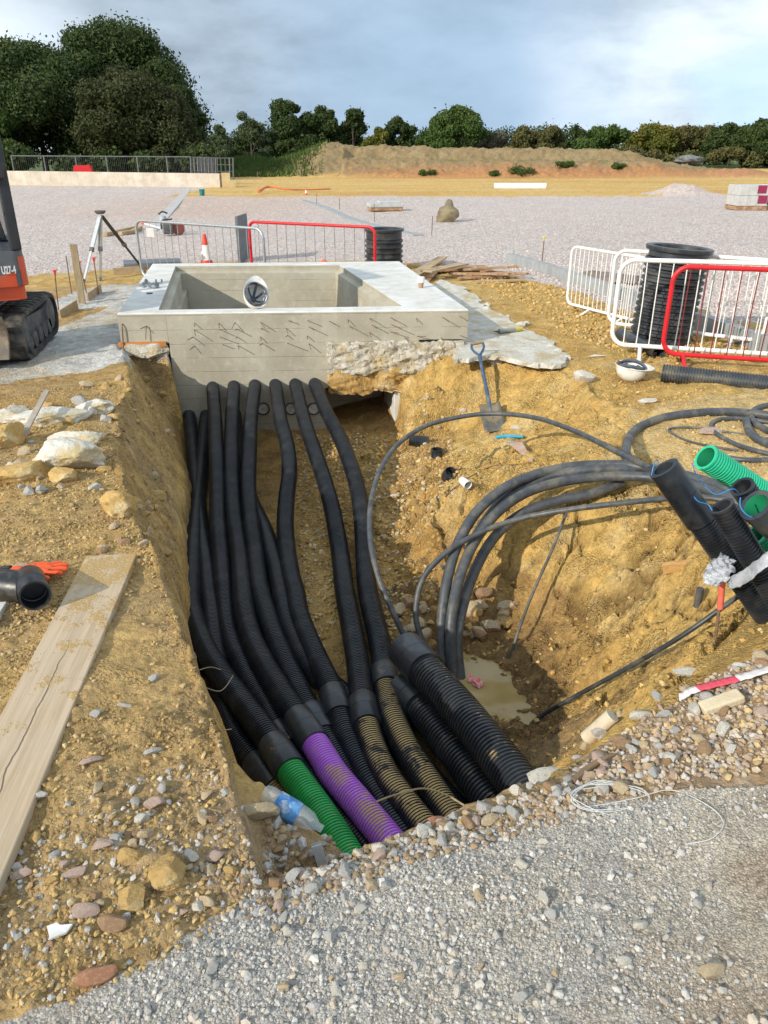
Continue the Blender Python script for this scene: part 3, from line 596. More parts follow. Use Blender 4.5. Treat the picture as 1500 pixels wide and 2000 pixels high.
def dbox(lo, hi, res, amp, freq, seed, keep_top=False):
    """box with a displaced skin"""
    bm = bmesh.new(); lo = np.array(lo, float); hi = np.array(hi, float); nd = np.maximum(1, ((hi-lo)/res).astype(int))
    m = MB()
    for ax in range(3):
        a1, a2 = (ax+1) % 3, (ax+2) % 3; g1, g2 = np.meshgrid(np.linspace(0, 1, nd[a1]+1), np.linspace(0, 1, nd[a2]+1), indexing='ij')
        for side in (0, 1):
            v = np.zeros(g1.shape+(3,)); v[..., ax] = side; v[..., a1] = g1; v[..., a2] = g2
            i = np.arange(nd[a1])[:, None]*(nd[a2]+1)+np.arange(nd[a2])[None]; q = np.stack([i, i+nd[a2]+1, i+nd[a2]+2, i+1], -1).reshape(-1, 4)
            m.add(v.reshape(-1, 3)*(hi-lo)+lo, q if side else q[:, ::-1])
    v = np.concatenate(m.v); cen = (lo+hi)/2; nn = (v-cen)/(hi-lo)*2; nn = np.sign(nn)*np.abs(nn)**4; nn /= np.linalg.norm(nn, axis=1)[:, None]
    dd = amp*(n3(v*freq, seed)+.5*n3(v*freq*3.1, seed+3)+.3*n3(v*freq*8, seed+6))
    v2 = v+nn*dd[:, None]
    if keep_top: v2[:, 2] = np.where(v[:, 2] > hi[2]-1e-6, v[:, 2], v2[:, 2])
    k = 0
    for idx in range(len(m.v)): L_ = len(m.v[idx]); m.v[idx] = v2[k:k+L_]; k += L_
    return m
fy = front_y
def shear(m):
    for v in m.v: v[:, 1] += (front_y(1.0)-front_y(0.0))*(v[:, 0]-.73)
    return m
m_ = shear(dbox((.73, fy(.73)-.07, -.34), (2.04, 8.3, -.045), .013, .075, 8, 5)); m_.build('rough_concrete_underside', ROUGHC, CC, smooth=True)
m_ = dbox((-1.18, fy(-1)-.02, -.15), (-.77, 8.3, -.045), .025, .06, 6, 15); m_.build('rough_concrete_underside', ROUGHC, CC, smooth=True)
m_ = shear(dbox((.74, fy(.74)-.05, -.56), (1.66, 8.3, -.30), .018, .10, 6, 25))
SOILM = mk('cut_clay', (.50, .325, .12), (.38, .22, .065), .95, 9, .9, 40, bdist=.02, c3=(.58, .44, .24), s3=6)
so_ = m_.build('soil_overhang', SOILM, smooth=True); tag(so_, 'undercut ledge of yellow clay hanging below the slab', 'soil ledge', kind='structure')
pr = MB(); pr.box((1.45, 7.60, -.70), (.13, .6, .62)); o = pr.build('concrete_pier', CONCW, bevel=.006); tag(o, 'short pale concrete pier in the dark void under the slab', 'pier')

# white blinding to the right of the chamber: thin cast sheet with a broken edge
def sheet(poly, z, th, name, mat, lab, cat, seed, jit=.075, kind=None):
    dense = []
    for a, b_ in zip(poly, poly[1:]+poly[:1]):
        a = np.array(a[:2]); b_ = np.array(b_[:2]); k = max(1, int(np.linalg.norm(b_-a)/.035))
        for t in range(k): dense.append(a+(b_-a)*t/k)
    dd = np.array(dense); dd = dd+jit*np.stack([fbm(dd[:, 0]*5, dd[:, 1]*5, seed, 4)*2, fbm(dd[:, 0]*5+9, dd[:, 1]*5, seed+1, 4)*2], 1)
    ct = dd.mean(0); top = np.concatenate([dd, np.full((len(dd), 1), z)], 1); lo_ = dd+(ct-dd)*.0+jit*np.stack([fbm(dd[:, 0]*14, dd[:, 1]*14, seed+4, 3), fbm(dd[:, 0]*14+5, dd[:, 1]*14, seed+6, 3)], 1)
    bot = np.concatenate([lo_, np.full((len(dd), 1), z-th)], 1); m = MB(); k = len(dd)
    m.add(np.concatenate([top, bot]), [(i, (i+1) % k, k+(i+1) % k, k+i)[::-1] for i in range(k)])
    tri = geometry.tessellate_polygon([[Vector(a) for a in top]]); m.add(top, list(tri)); m.add(bot, [t[::-1] for t in tri])
    o = m.build(name, mat); tag(o, lab, cat, kind=kind); return o
bl = [(1.95, 7.15), *[atz(a, b_, -.075)[:2] for a, b_ in [(890, 700), (960, 693), (1010, 700), (1055, 712), (1108, 706), (1105, 690), (1075, 665), (1030, 645), (990, 620), (955, 600), (925, 575), (905, 560), (860, 545)]], (2.02, 9.8)]
sheet(bl, -.080, .04, 'concrete_blinding', mk('white_blinding', (.64, .61, .55), (.50, .46, .38), .95, 10, 1.0, 38, bdist=.022, c3=(.46, .37, .22), s3=3.5), 'rough white concrete blinding sheet with a broken edge right of the chamber', 'blinding', 41, kind='structure')

# ================================================================== DUCTS IN THE TRENCH
def cor_st(s0, s1, r, pitch=.0145, depth=.0058):
    k = int((s1-s0)/pitch); pat = [(0, 0), (.36, 0), (.50, -depth), (.86, -depth)]
    return [(s0+(i+f)*pitch, r+dr) for i in range(k) for f, dr in pat]
def zprof(py, lower):
    if lower: return float(np.interp(py, [806, 870, 940, 1000], [-.70, -.79, -.86, -.868]))
    return float(np.interp(py, [752, 820, 887, 953, 1020, 1087], [-.43, -.53, -.62, -.71, -.785, -.84]))
def duct_dirt_mat(name, c1, c2, dirt, seed):
    """plastic with dried mud lying in patches along the top of the ribs"""
    m = bpy.data.materials.new(name); m.use_nodes = True; n = NT(m.node_tree); b = n.n['Principled BSDF']
    g = n.new('ShaderNodeNewGeometry'); pos = n.vmath('ADD', g.outputs['Position'], (seed*3.1, seed*1.7, 0)); up = n.new('ShaderNodeSeparateXYZ', i_0=g.outputs['Normal']).outputs[2]
    k = n.math('MULTIPLY', n.ramp(up, .55, .95), n.ramp(n.math('ADD', n.math('MULTIPLY', n.noise(pos, 6, 5, .65), .7), n.math('MULTIPLY', n.noise(pos, 40, 4, .7), .3)), .62-dirt*.22, .70-dirt*.22))
    k2 = n.math('MULTIPLY', n.ramp(n.noise(pos, 9, 5, .7), .45, .78), .17)
    base = n.mix(n.ramp(n.noise(pos, 11, 4), .35, .65), c1, c2); base = n.mix(k2, base, (.19, .16, .115))
    mud = n.mix(n.noise(pos, 60, 3), (.36, .235, .085), (.55, .40, .19))
    n.set(b.inputs['Base Color'], n.mix(k, base, mud)); n.set(b.inputs['Roughness'], n.math('ADD', .34, n.math('MULTIPLY', k, .55))); b.inputs['Specular IOR Level'].default_value = .45
    bp = n.new('ShaderNodeBump', i_Strength=.35, i_Distance=.008); n.set(bp.inputs['Height'], n.math('MULTIPLY', k, n.noise(pos, 80, 4, .7))); n.l.new(bp.outputs[0], b.inputs['Normal']); return m
TAILB = duct_dirt_mat('muddy_black_duct', (.014, .016, .019), (.026, .028, .032), .85, 1)
TAILC = duct_dirt_mat('dusty_black_duct', (.008, .0105, .0145), (.015, .018, .024), -.2, 2)
TAILG = duct_dirt_mat('green_duct', (.015, .27, .055), (.02, .33, .075), .45, 3)
TAILP = duct_dirt_mat('purple_duct', (.42, .12, .60), (.46, .15, .64), .62, 4)
COUPM = duct_dirt_mat('dusty_coupler', (.018, .021, .026), (.030, .034, .04), .1, 5)
def s_at(P_, target):
    return float(P_.s[np.argmin(np.linalg.norm(P_.p-target, axis=1))])
def duct(label, px, lower, zs=None, coup=None, tail=None, r=.0625, start_in=.06, group='black ducts running from the chamber wall', pitch=.0145, end=.55, zend=-.75, taillabel=None, bodymat=None, seg=20):
    """px: centreline; coup: (photo y where the coupler begins, ends)"""
    zz = {} if zs is None else zs; zk = sorted(zz)
    P3 = []
    for a, b_ in px:
        z = zprof(b_, lower)
        if zk and b_ >= zk[0]: z = float(np.interp(b_, zk, [zz[q] for q in zk]))
        P3.append(atz(a, b_, z))
    if start_in:
        P3[0] = wall_pt(*px[0], .015); P3 = [P3[0]+np.array([0, start_in+.02, .004])]+P3
    dd = P3[-1]-P3[-2]; dd /= np.linalg.norm(dd); P3.append(P3[-1]+dd*end*.5); P3.append(P3[-1]+dd*end*.5)
    path = Path(P3); c0 = path.L if coup is None else s_at(path, atz(*[np.interp(coup[0], [q[1] for q in px], [q[0] for q in px]), coup[0]], float(np.interp(coup[0], zk, [zz[q] for q in zk])) if zk else zprof(coup[0], lower)))
    root = empty('duct_pipe', P3[0], label, 'duct', group)
    MB().tube(path, r, seg, stations=cor_st(0, c0+.02, r, pitch)).build('corrugated_tube', bodymat or TAILC, root, smooth=True)
    if coup:
        L = coup[2] if len(coup) > 2 else .20
        MB().tube(path, r, 28, stations=[(c0, r*.9), (c0, r+.006), (c0+.004, r+.0085), (c0+L*.49, r+.0085), (c0+L*.50, r+.0065), (c0+L*.51, r+.0085), (c0+L-.004, r+.0085), (c0+L, r+.006), (c0+L, r*.9)]).build('coupler', COUPM, root, smooth=True)
        if tail:
            t_ = MB().tube(path, r, seg, stations=cor_st(c0+L-.02, path.L, r, pitch, .005)).build('corrugated_tail', tail, root, smooth=True)
            if taillabel: t_['label'] = taillabel
    return root
# upper row, left to right
duct('first black duct of the upper row from the left, sinking under the green tailed one', [(416, 757), (420, 820), (423, 887), (425, 953), (425, 1020), (430, 1087), (436, 1150), (440, 1200), (448, 1243), (464, 1283), (490, 1333), (520, 1380), (550, 1433), (580, 1480), (625, 1540), (665, 1595), (690, 1625)], False,
     {1087: -.84, 1200: -.865, 1400: -.87, 1640: -.87}, (1425, 0, .16), TAILC)
duct('second black duct of the upper row from the left, ending in a bright purple length', [(457, 755), (453, 820), (452, 887), (453, 953), (458, 1020), (467, 1087), (472, 1150), (478, 1200), (492, 1250), (512, 1293), (538, 1337), (564, 1377), (588, 1412), (625, 1468), (652, 1512), (692, 1560), (748, 1628)], False,
     {1087: -.835, 1250: -.82, 1400: -.765, 1640: -.76}, (1400, 0, .21), TAILP, taillabel='purple ribbed length dusted with mud')
duct('black duct third from the left in the upper row, passing under the purple tail', [(498, 753), (490, 820), (487, 887), (485, 953), (490, 1020), (498, 1087), (506, 1150), (520, 1200), (537, 1250), (556, 1293), (577, 1337), (594, 1370), (612, 1400), (640, 1450), (680, 1505), (722, 1560), (760, 1605)], False,
     {1087: -.84, 1250: -.85, 1400: -.865, 1640: -.87}, (1390, 0, .19), TAILC)
duct('black duct fourth from the left in the upper row with a kink halfway along it', [(538, 752), (548, 820), (558, 857), (564, 890), (565, 927), (560, 970), (557, 1020), (560, 1070), (567, 1120), (577, 1160), (584, 1200), (598, 1240), (620, 1290), (638, 1327), (650, 1355), (672, 1425), (707, 1500), (743, 1560), (768, 1600)], False,
     {1087: -.84, 1250: -.83, 1400: -.83, 1640: -.84}, (1352, 0, .19), TAILC)
duct('black duct fifth from the left with a mud covered tail just past its coupler', [(577, 751), (594, 820), (616, 887), (633, 937), (647, 987), (657, 1037), (665, 1087), (673, 1153), (685, 1217), (697, 1283), (705, 1345), (713, 1400), (727, 1455), (752, 1512), (785, 1562), (815, 1600)], False,
     {1087: -.84, 1250: -.82, 1400: -.79, 1640: -.79}, (1368, 0, .19), TAILB, taillabel='ribbed tail caked with yellow mud')
duct('rightmost black duct of the upper row, bowed to the right with a muddy tail', [(615, 750), (637, 803), (663, 853), (683, 903), (698, 953), (706, 1003), (710, 1053), (713, 1103), (718, 1153), (729, 1203), (742, 1257), (750, 1310), (757, 1360), (768, 1405), (797, 1467), (837, 1530), (872, 1582)], False,
     {1087: -.84, 1250: -.83, 1400: -.79, 1640: -.79}, (1308, 0, .16), TAILB, taillabel='ribbed tail with a long streak of mud')
# lower row
duct('far left black duct of the lower row, dipping behind its neighbour to a grubby tail', [(370, 812), (376, 870), (383, 940), (391, 1020), (400, 1090), (405, 1150), (412, 1200), (417, 1250), (425, 1310), (440, 1390), (464, 1447), (502, 1492), (545, 1550), (592, 1607), (635, 1668)], True,
     {1000: -.865, 1640: -.87}, (1488, 0, .2), duct_dirt_mat('grubby_green_duct', (.05, .09, .025), (.07, .10, .03), 1.0, 6))
duct('black duct hugging the left trench wall, ending in a bright green ribbed length', [(403, 812), (397, 870), (393, 920), (387, 970), (380, 1037), (374, 1103), (372, 1170), (377, 1205), (390, 1243), (409, 1283), (435, 1323), (465, 1363), (498, 1407), (530, 1450), (548, 1476), (577, 1520), (617, 1575), (650, 1625), (664, 1648)], True,
     {1000: -.85, 1200: -.82, 1400: -.76, 1640: -.75}, (1452, 0, .20), TAILG, taillabel='green ribbed length below a muddy coupler')
duct('black duct of the lower row seen between its neighbours halfway down the trench', [(459, 808), (466, 870), (475, 930), (493, 985), (517, 1037), (537, 1103), (549, 1160), (563, 1220), (585, 1270), (612, 1310), (650, 1342), (690, 1375), (735, 1420), (778, 1455), (818, 1500), (862, 1550), (890, 1580)], True, {1000: -.865, 1640: -.87}, None)
# two big ducts and one under them
BIG = 'large ribbed ducts in front of the puddle'
def big(label, px, z0, z1, coupL, dirt, r=.084):
    P3 = [atz(a, b_, np.interp(i, [0, len(px)-1], [z0, z1])) for i, (a, b_) in enumerate(px)]
    dd = P3[-1]-P3[-2]; dd /= np.linalg.norm(dd); P3 += [P3[-1]+dd*.25, P3[-1]+dd*.5]; path = Path(P3); root = empty('large_duct', P3[0], label, 'duct', BIG)
    MB().tube(path, r, 26, stations=[(.30, r*.88), (.02, r*.88)]+cor_st(coupL-.02, path.L, r, .0205, .0075), caps=False).build('corrugated_tube', dirt, root, smooth=True)
    if coupL > .05:
        MB().tube(path, r, 30, caps=False, stations=[(.25, r*.94), (.0, r*.95), (0, r+.011), (coupL*.49, r+.011), (coupL*.5, r+.008), (coupL*.51, r+.011), (coupL-.004, r+.011), (coupL, r*.9)]).build('coupler', COUPM, root, smooth=True)
    return root
big('large black ribbed duct with a smooth collar, lying on top of the other big ones', [(792, 1268), (842, 1322), (897, 1383), (945, 1443), (992, 1503), (1020, 1540)], -.62, -.56, .21, duct_dirt_mat('clay_streaked_duct', (.015, .018, .022), (.024, .027, .032), .30, 7))
big('shadowed large ribbed duct lying below and left of the top one', [(785, 1345), (826, 1386), (865, 1437), (905, 1488), (947, 1545)], -.80, -.76, .18, duct_dirt_mat('streaked_duct', (.013, .015, .018), (.022, .025, .03), .15, 8), .080)
big('yellowish muddy ribbed duct squeezed between the two larger ones', [(838, 1335), (872, 1382), (915, 1440), (958, 1500), (985, 1548)], -.86, -.84, .0, TAILB, .078)

# ------------------------------------------------------------------ ducts standing out of the ground at the right
SD = 'ducts rising from the ground at the right edge'
def open_duct(label, a, b_, r, mat, lab=None, smooth_len=0.0, inner=None, ext=.7, group=SD, pitch=.0135, mats=None):
    a = np.array(a); b_ = np.array(b_); dd = (b_-a)/np.linalg.norm(b_-a); path = Path([a, (a+b_)/2, b_, b_+dd*ext]); root = empty('open_duct', b_+dd*ext, label, 'duct', group)
    sl_ = smooth_len
    MB().tube(path, r, 26, caps=False, stations=[(.0, r-.012), (0, r+(.007 if sl_ else 0))]+([(sl_*.5, r+.007), (sl_*.505, r+.005), (sl_*.51, r+.007), (sl_, r+.007), (sl_, r)] if sl_ else [])+cor_st(max(sl_, .005), path.L, r, pitch, .005)).build('corrugated_tube', mat, root, smooth=True)
    MB().tube(path, r, 26, caps=False, stations=[(0, r-.012), (.45, r-.012), (.46, .001)]).build('duct_lining', inner or BLACKP, root, smooth=True)
    return root
GREENI = mk('green_lining', (.02, .30, .14), (.02, .24, .11), .45, 8, .05)
GREENO = mk('bright_green_duct', (.015, .46, .25), (.015, .40, .21), .4, 8, .05, spec=.5)
open_duct('tall black duct with a long smooth collar leaning left over the pit', att(1296, 914, 2.98), att(1482, 1180, 3.12), .0525, TAILC, smooth_len=.27, ext=.9)
open_duct('black ribbed duct rising beside the taped bundle, in front of the green lined one', att(1409, 988, 2.80), att(1530, 1190, 2.92), .0465, TAILC, ext=.9)
open_duct('shorter black ribbed duct standing close behind the green lined coupler', att(1449, 950, 3.08), att(1550, 1100, 3.3), .049, TAILC, ext=.9)
open_duct('wide smooth black coupler with a green lining at the right edge', att(1476, 986, 2.72), att(1590, 1090, 2.86), .056, COUPL, smooth_len=.35, inner=GREENI, ext=.5)
open_duct('bright green ribbed open duct leaning above the black ones', att(1378, 893, 3.3), att(1520, 985, 3.48), .058, GREENO, inner=GREENI, ext=.7, pitch=.015)
open_duct('second green ribbed duct, low at the right edge below the coupler', att(1478, 1042, 3.0), att(1590, 1100, 3.1), .048, GREENO, inner=GREENI, ext=.4, pitch=.015)
for nm, lab, pl in (('blue_cord', 'thin blue cord looped over the mouth of the tall leaning duct', [(1300, 928, 3.02), (1288, 912, 3.05), (1284, 898, 3.05), (1278, 905, 3.0), (1272, 930, 3.0)]), ('blue_cord', 'thin blue cord strung between the green duct and the open black ducts', [(1352, 905, 3.22), (1362, 930, 3.15), (1395, 965, 3.0), (1430, 955, 2.95), (1442, 962, 2.98)]), ('blue_cord', 'thin blue cord drooping from the collar of the leaning duct to its neighbour', [(1345, 955, 2.98), (1362, 978, 2.93), (1382, 985, 2.8), (1391, 997, 2.77)]), ('blue_cord', 'thin blue cord curled down the side of the green lined coupler', [(1446, 972, 2.66), (1446, 990, 2.64), (1458, 1005, 2.62), (1468, 1010, 2.62)])):
    o = MB().tube([att(*q) for q in pl], .0022, 6, step=.01).build(nm, mk('blue_cord', (.03, .22, .50), (.02, .17, .4), .5, 9, 0), smooth=True); tag(o, lab, 'cord', 'blue draw cords of the open ducts')

# ------------------------------------------------------------------ cables
def cable(name, label, pl, r, mat=CABLE, cat='cable', group=None, seg=12, lift=None):
    """pl: (x, y) laid on the ground, or (x, y, z) at a height of its own"""
    P3 = [hit(q[0], q[1], (r*.8 if lift is None else lift)) if len(q) == 2 else atz(*q) for q in pl]
    o = MB().tube(P3, r, seg, step=.03).build(name, mat, smooth=True); tag(o, label, cat, group); return o
CG = 'thick grey cables coiled over the clay hump'
cable('thick_cable', 'outermost thick grey cable of the coil, highest where it crosses the hump', [(868, 1318, -1.0), (863, 1240, -.80), (866, 1180, -.66), (880, 1105, -.50), (905, 1040, -.36), (945, 985, -.24), (1010, 940, -.17), (1100, 914, -.12), (1200, 908, -.09), (1280, 917, -.07), (1360, 935, -.05), (1440, 965, -.04), (1540, 1010, -.05)], .031, group=CG)
cable('thick_cable', 'second thick grey cable of the coil, just inside the outermost one', [(886, 1328, -1.0), (880, 1250, -.80), (884, 1190, -.66), (902, 1115, -.52), (932, 1050, -.39), (980, 993, -.27), (1045, 955, -.20), (1140, 934, -.15), (1250, 931, -.11), (1340, 945, -.08), (1420, 970, -.06), (1530, 1020, -.06)], .031, group=CG)
cable('thick_cable', 'innermost thick grey cable of the coil with a muddy foot in the puddle', [(900, 1335, -1.02), (893, 1260, -.84), (900, 1200, -.71), (925, 1120, -.58), (965, 1050, -.44), (1020, 1003, -.34), (1090, 978, -.28), (1150, 966, -.24), (1215, 943, -.19)], .031, group=CG)
cable('thick_cable', 'short thick grey cable running behind the coil towards the big loop', [(915, 1075, -.50), (940, 1030, -.40), (975, 985, -.29), (1025, 950, -.22), (1090, 926, -.15), (1180, 916, -.1), (1240, 918, -.1)], .031, group=CG)
cable('thin_cable', 'thin grey cable in a wide free loop over the trench up to the leaning duct', [(797, 1258, -.86), (765, 1190, -.68), (740, 1130, -.55), (724, 1060, -.42), (724, 985, -.32), (742, 920, -.26), (775, 870, -.22), (830, 833, -.17), (900, 814, -.12), (970, 808, -.08), (1050, 817, -.03), (1130, 845, .02), (1200, 880, .08), (1270, 915, .12)], .0165)
cable('thin_cable', 'thin grey cable rising from the big collar and crossing the coil to the right', [(826, 1258, -.86), (812, 1200, -.72), (826, 1130, -.55), (875, 1077, -.42), (945, 1037, -.33), (1020, 1012, -.26), (1100, 997, -.18), (1200, 984, -.11), (1300, 974, -.06), (1380, 972, -.03), (1450, 985, -.02)], .0165)
cable('thick_cable', 'thick grey cable thrown in a high open loop on the flat clay behind the coil', [(1238, 925, -.14), (1222, 885, -.05), (1236, 850), (1285, 825), (1350, 814), (1420, 811), (1500, 818), (1580, 835)], .030)
GC = 'cable ends lying on the flat clay at the right edge'
cable('grey_cable', 'medium grey cable bent in a tight turn on the clay near the flat pink stone', [(1580, 905), (1500, 890), (1440, 873), (1400, 852), (1388, 835), (1400, 824), (1440, 821), (1500, 828)], .016, group=GC)
cable('grey_cable', 'stout muddy cable end curving out of the heap at the right edge', [(1456, 826), (1462, 848), (1482, 866), (1520, 880), (1580, 890)], .026, group=GC)
cable('grey_cable', 'thin muddy cable in a shallow curl on the clay left of the pink stone', [(1440, 882), (1380, 872), (1335, 860), (1308, 845), (1312, 838), (1360, 837), (1420, 846), (1500, 858)], .008, group=GC)
cable('grey_cable', 'straight grey cable lying level behind the green duct', [(1415, 898), (1460, 903), (1540, 902)], .018, group=GC)
cable('grey_cable', 'fat grey cable loop cut off by the right edge of the view', [(1540, 862), (1478, 835), (1468, 812), (1490, 798), (1550, 792)], .022, group=GC)
cable('black_hose', 'thin black hose slanting from the puddle up to the right edge', [(1040, 1412, -.93), (1062, 1395, -.88), (1120, 1362, -.72), (1230, 1302, -.46), (1330, 1243, -.22), (1420, 1180, -.05), (1500, 1122, .06), (1560, 1080, .12)], .011, BLACKP, 'hose')
cable('thin_rod', 'thin dark rod leaning down the cracked clay face into the puddle', [(1106, 1003, -.32), (1080, 1070, -.46), (1040, 1160, -.68), (1010, 1240, -.86), (996, 1292, -.99)], .0085, DARKMET, 'rod')
cable('root', 'thin dark root trailing across the loose clay beside the pipe caps', [(862, 992), (870, 970), (900, 945), (930, 925), (965, 910), (1012, 908)], .004, STEEL, 'root')
cable('root', 'dark root lying on the trench floor beneath the wide cable loop', [(752, 1052), (790, 1053), (815, 1040), (840, 1028)], .005, STEEL, 'root')
cable('root', 'long thin root across the trench floor above the pale stone', [(740, 990), (790, 997), (830, 1010), (862, 1020)], .004, STEEL, 'root')
GR = 'fine roots poking out of the left trench wall'
for q in ([(380, 1305), (383, 1285), (380, 1275)], [(385, 1310), (410, 1303), (432, 1308)], [(394, 1340), (425, 1350), (440, 1342), (455, 1320)], [(412, 1408), (425, 1402), (424, 1395)], [(430, 1427), (452, 1424)], [(440, 1483), (460, 1490), (478, 1510)]):
    P3 = [atz(q[0][0], q[0][1], -.05)]+[atz(a, b_, -.05-.03*i) for i, (a, b_) in enumerate(q[1:], 1)]
    o = MB().tube(P3, .0018, 5, step=.01).build('root', mk('pale_root', (.30, .24, .17), None, .9, 20, 0), smooth=True); tag(o, 'fine pale root poking out of the left trench wall over the ducts', 'root', GR)
WHW = mk('white_wire', (.62, .62, .60), (.5, .5, .48), .5, 12, 0)
P3 = []
for k in range(70):
    a = k*.42; c0 = hit(1190, 1564); P3.append(c0+RT*(.105*math.cos(a)+.008*math.sin(k*1.3))+FH*(.055*math.sin(a)+.008*math.cos(k))+np.array([0, 0, .012+.006*math.sin(k*.7)]))
P3 += [hit(*q, .006) for q in [(1240, 1562), (1310, 1546), (1380, 1575), (1412, 1610), (1390, 1640), (1340, 1652)]]
o = MB().tube(P3, .0013, 5, step=.012).build('wire_coil', WHW, smooth=True); tag(o, 'loose coil of thin white wire lying on the grey gravel', 'wire')
o = MB().tube([atz(735, 1566, -.45), atz(770, 1553, -.50), atz(825, 1540, -.5), atz(870, 1552, -.42), atz(905, 1572, -.25)], .0035, 6, step=.02).build('twig', mk('twig', (.42, .32, .17), None, .9, 20, .2), smooth=True); tag(o, 'long bent twig lying across the muddy duct tails', 'twig')
o = MB().tube([hit(1118, 1530, .01), hit(1150, 1508, .02), hit(1180, 1490, .02), hit(1205, 1478, .01)], [.010, .012, .008, .005], 8, step=.02).build('root', mk('dark_root', (.22, .15, .09), None, .9, 20, .4), smooth=True); tag(o, 'thick brown root at the end of the pit by the gravel', 'root')

# ------------------------------------------------------------------ timbers, tape and stakes by the open ducts
a = hit(1266, 1137, .02); b_ = att(1368, 1128, hdist(hit(1368, 1190))/math.cos(PITCH)*1.0)
a[2] += .12; a = a-FH*.15; b_ = a+RT*.26-FH*.06+np.array([0, 0, .07])
o = MB().beam(a+np.array([0, 0, .03]), b_+np.array([0, 0, .03]), .03, .055).build('timber_batten', WOODL, bevel=.003); tag(o, 'short tan timber batten poking out level from the taped ducts', 'batten')
g = hit(1400, 1262); tp = ath(1412, 1125, hdist(g))
root = empty('marker_pin', g, 'rusty pin with a pink plastic sleeve standing beside the taped ducts', 'pin')
MB().tube([g-np.array([0, 0, .1]), tp], .007, 8).build('pin_rod', STEEL, root, smooth=True)
MB().tube([g+(tp-g)*.55, tp+(tp-g)*.02], .012, 10, step=.02).build('plastic_sleeve', mk('pink_sleeve', (.75, .16, .11), (.62, .12, .08), .5, 9, 0), root, smooth=True)
g = hit(1361, 1185); o = MB().tube([g, g+np.array([0, 0, .10])], .017, 12, step=.02).build('duct_offcut', mk('grey_pipe', (.07, .07, .075), (.12, .115, .1), .7, 15, .2), smooth=True); tag(o, 'small grey stub of pipe standing below the timber batten', 'pipe stub')
def sheet_strip(ptsL, ptsR, name, mat, label, cat, crumple=.008, nb=6):
    L_ = crom(ptsL, 10); R_ = crom(ptsR, 10); k = len(L_); v = []
    for i in range(k):
        for j in range(nb+1):
            q = L_[i]+(R_[i]-L_[i])*j/nb; v.append(q+crumple*np.array([math.sin(i*1.1+j*2.3), math.cos(i*.9+j*1.7), math.sin(i*1.7-j*2.1)]))
    f = [(i*(nb+1)+j, i*(nb+1)+j+1, (i+1)*(nb+1)+j+1, (i+1)*(nb+1)+j) for i in range(k-1) for j in range(nb)]
    o = MB().add(v, f).build(name, mat, smooth=True); md = o.modifiers.new('thickness', 'SOLIDIFY'); md.thickness = .0025
    tag(o, label, cat); return o
FILM = mk('silver_film', (.42, .43, .45), (.24, .25, .275), .3, 22, .4, 60, spec=.6)
sheet_strip([att(1408, 1080, 2.94), att(1380, 1108, 2.9), att(1372, 1138, 2.88)], [att(1436, 1096, 2.90), att(1428, 1125, 2.84), att(1398, 1146, 2.85)], 'plastic_film', FILM, 'torn crumpled piece of silver film wrapped round the pin', 'plastic film', .006)
sheet_strip([att(1418, 1130, 2.86), att(1450, 1114, 2.78), att(1490, 1084, 2.70), att(1540, 1050, 2.68)], [att(1424, 1152, 2.85), att(1456, 1140, 2.77), att(1496, 1108, 2.68), att(1545, 1077, 2.66)], 'plastic_band', FILM, 'shiny grey plastic band strapping the black ducts together', 'plastic band', .0018)
tapem = bpy.data.materials.new('barrier_tape'); tapem.use_nodes = True; n = NT(tapem.node_tree); b = n.n['Principled BSDF']; pos = n.new('ShaderNodeNewGeometry').outputs['Position']
n.set(b.inputs['Base Color'], n.mix(n.math('GREATER_THAN', n.math('FRACT', n.math('MULTIPLY', n.new('ShaderNodeSeparateXYZ', i_0=pos).outputs[0], 3.2)), .55), (.72, .66, .62), (.62, .07, .10))); b.inputs['Roughness'].default_value = .4
tl = [(1322, 1372), (1350, 1356), (1385, 1346), (1420, 1338), (1460, 1326), (1520, 1308)]
sheet_strip([hit(a, b_, .035) for a, b_ in tl], [hit(a+3, b_+11, .03) for a, b_ in tl], 'barrier_tape', tapem, 'faded red and white barrier tape trailing over the rubble', 'tape', .0015, 3)
g = hit(930, 1352); g[2] = WATER+.008; q = MB()
for k in range(6):
    a = random.uniform(0, 6.3); c_ = g+np.array([random.uniform(-.03, .03), random.uniform(-.03, .03), random.uniform(0, .015)]); u_ = np.array([math.cos(a), math.sin(a), .2])*.022; v_ = np.array([-math.sin(a), math.cos(a), .4])*.012
    q.add([c_-u_-v_, c_+u_-v_, c_+u_+v_+np.array([0, 0, .01]), c_-u_+v_], [(0, 1, 2, 3)])
o = q.build('tape_scrap', mk('red_scrap', (.60, .05, .08), (.7, .4, .38), .5, 60, 0)); o.modifiers.new('t', 'SOLIDIFY').thickness = .001; tag(o, 'crumpled scrap of red tape floating in the puddle', 'tape scrap')

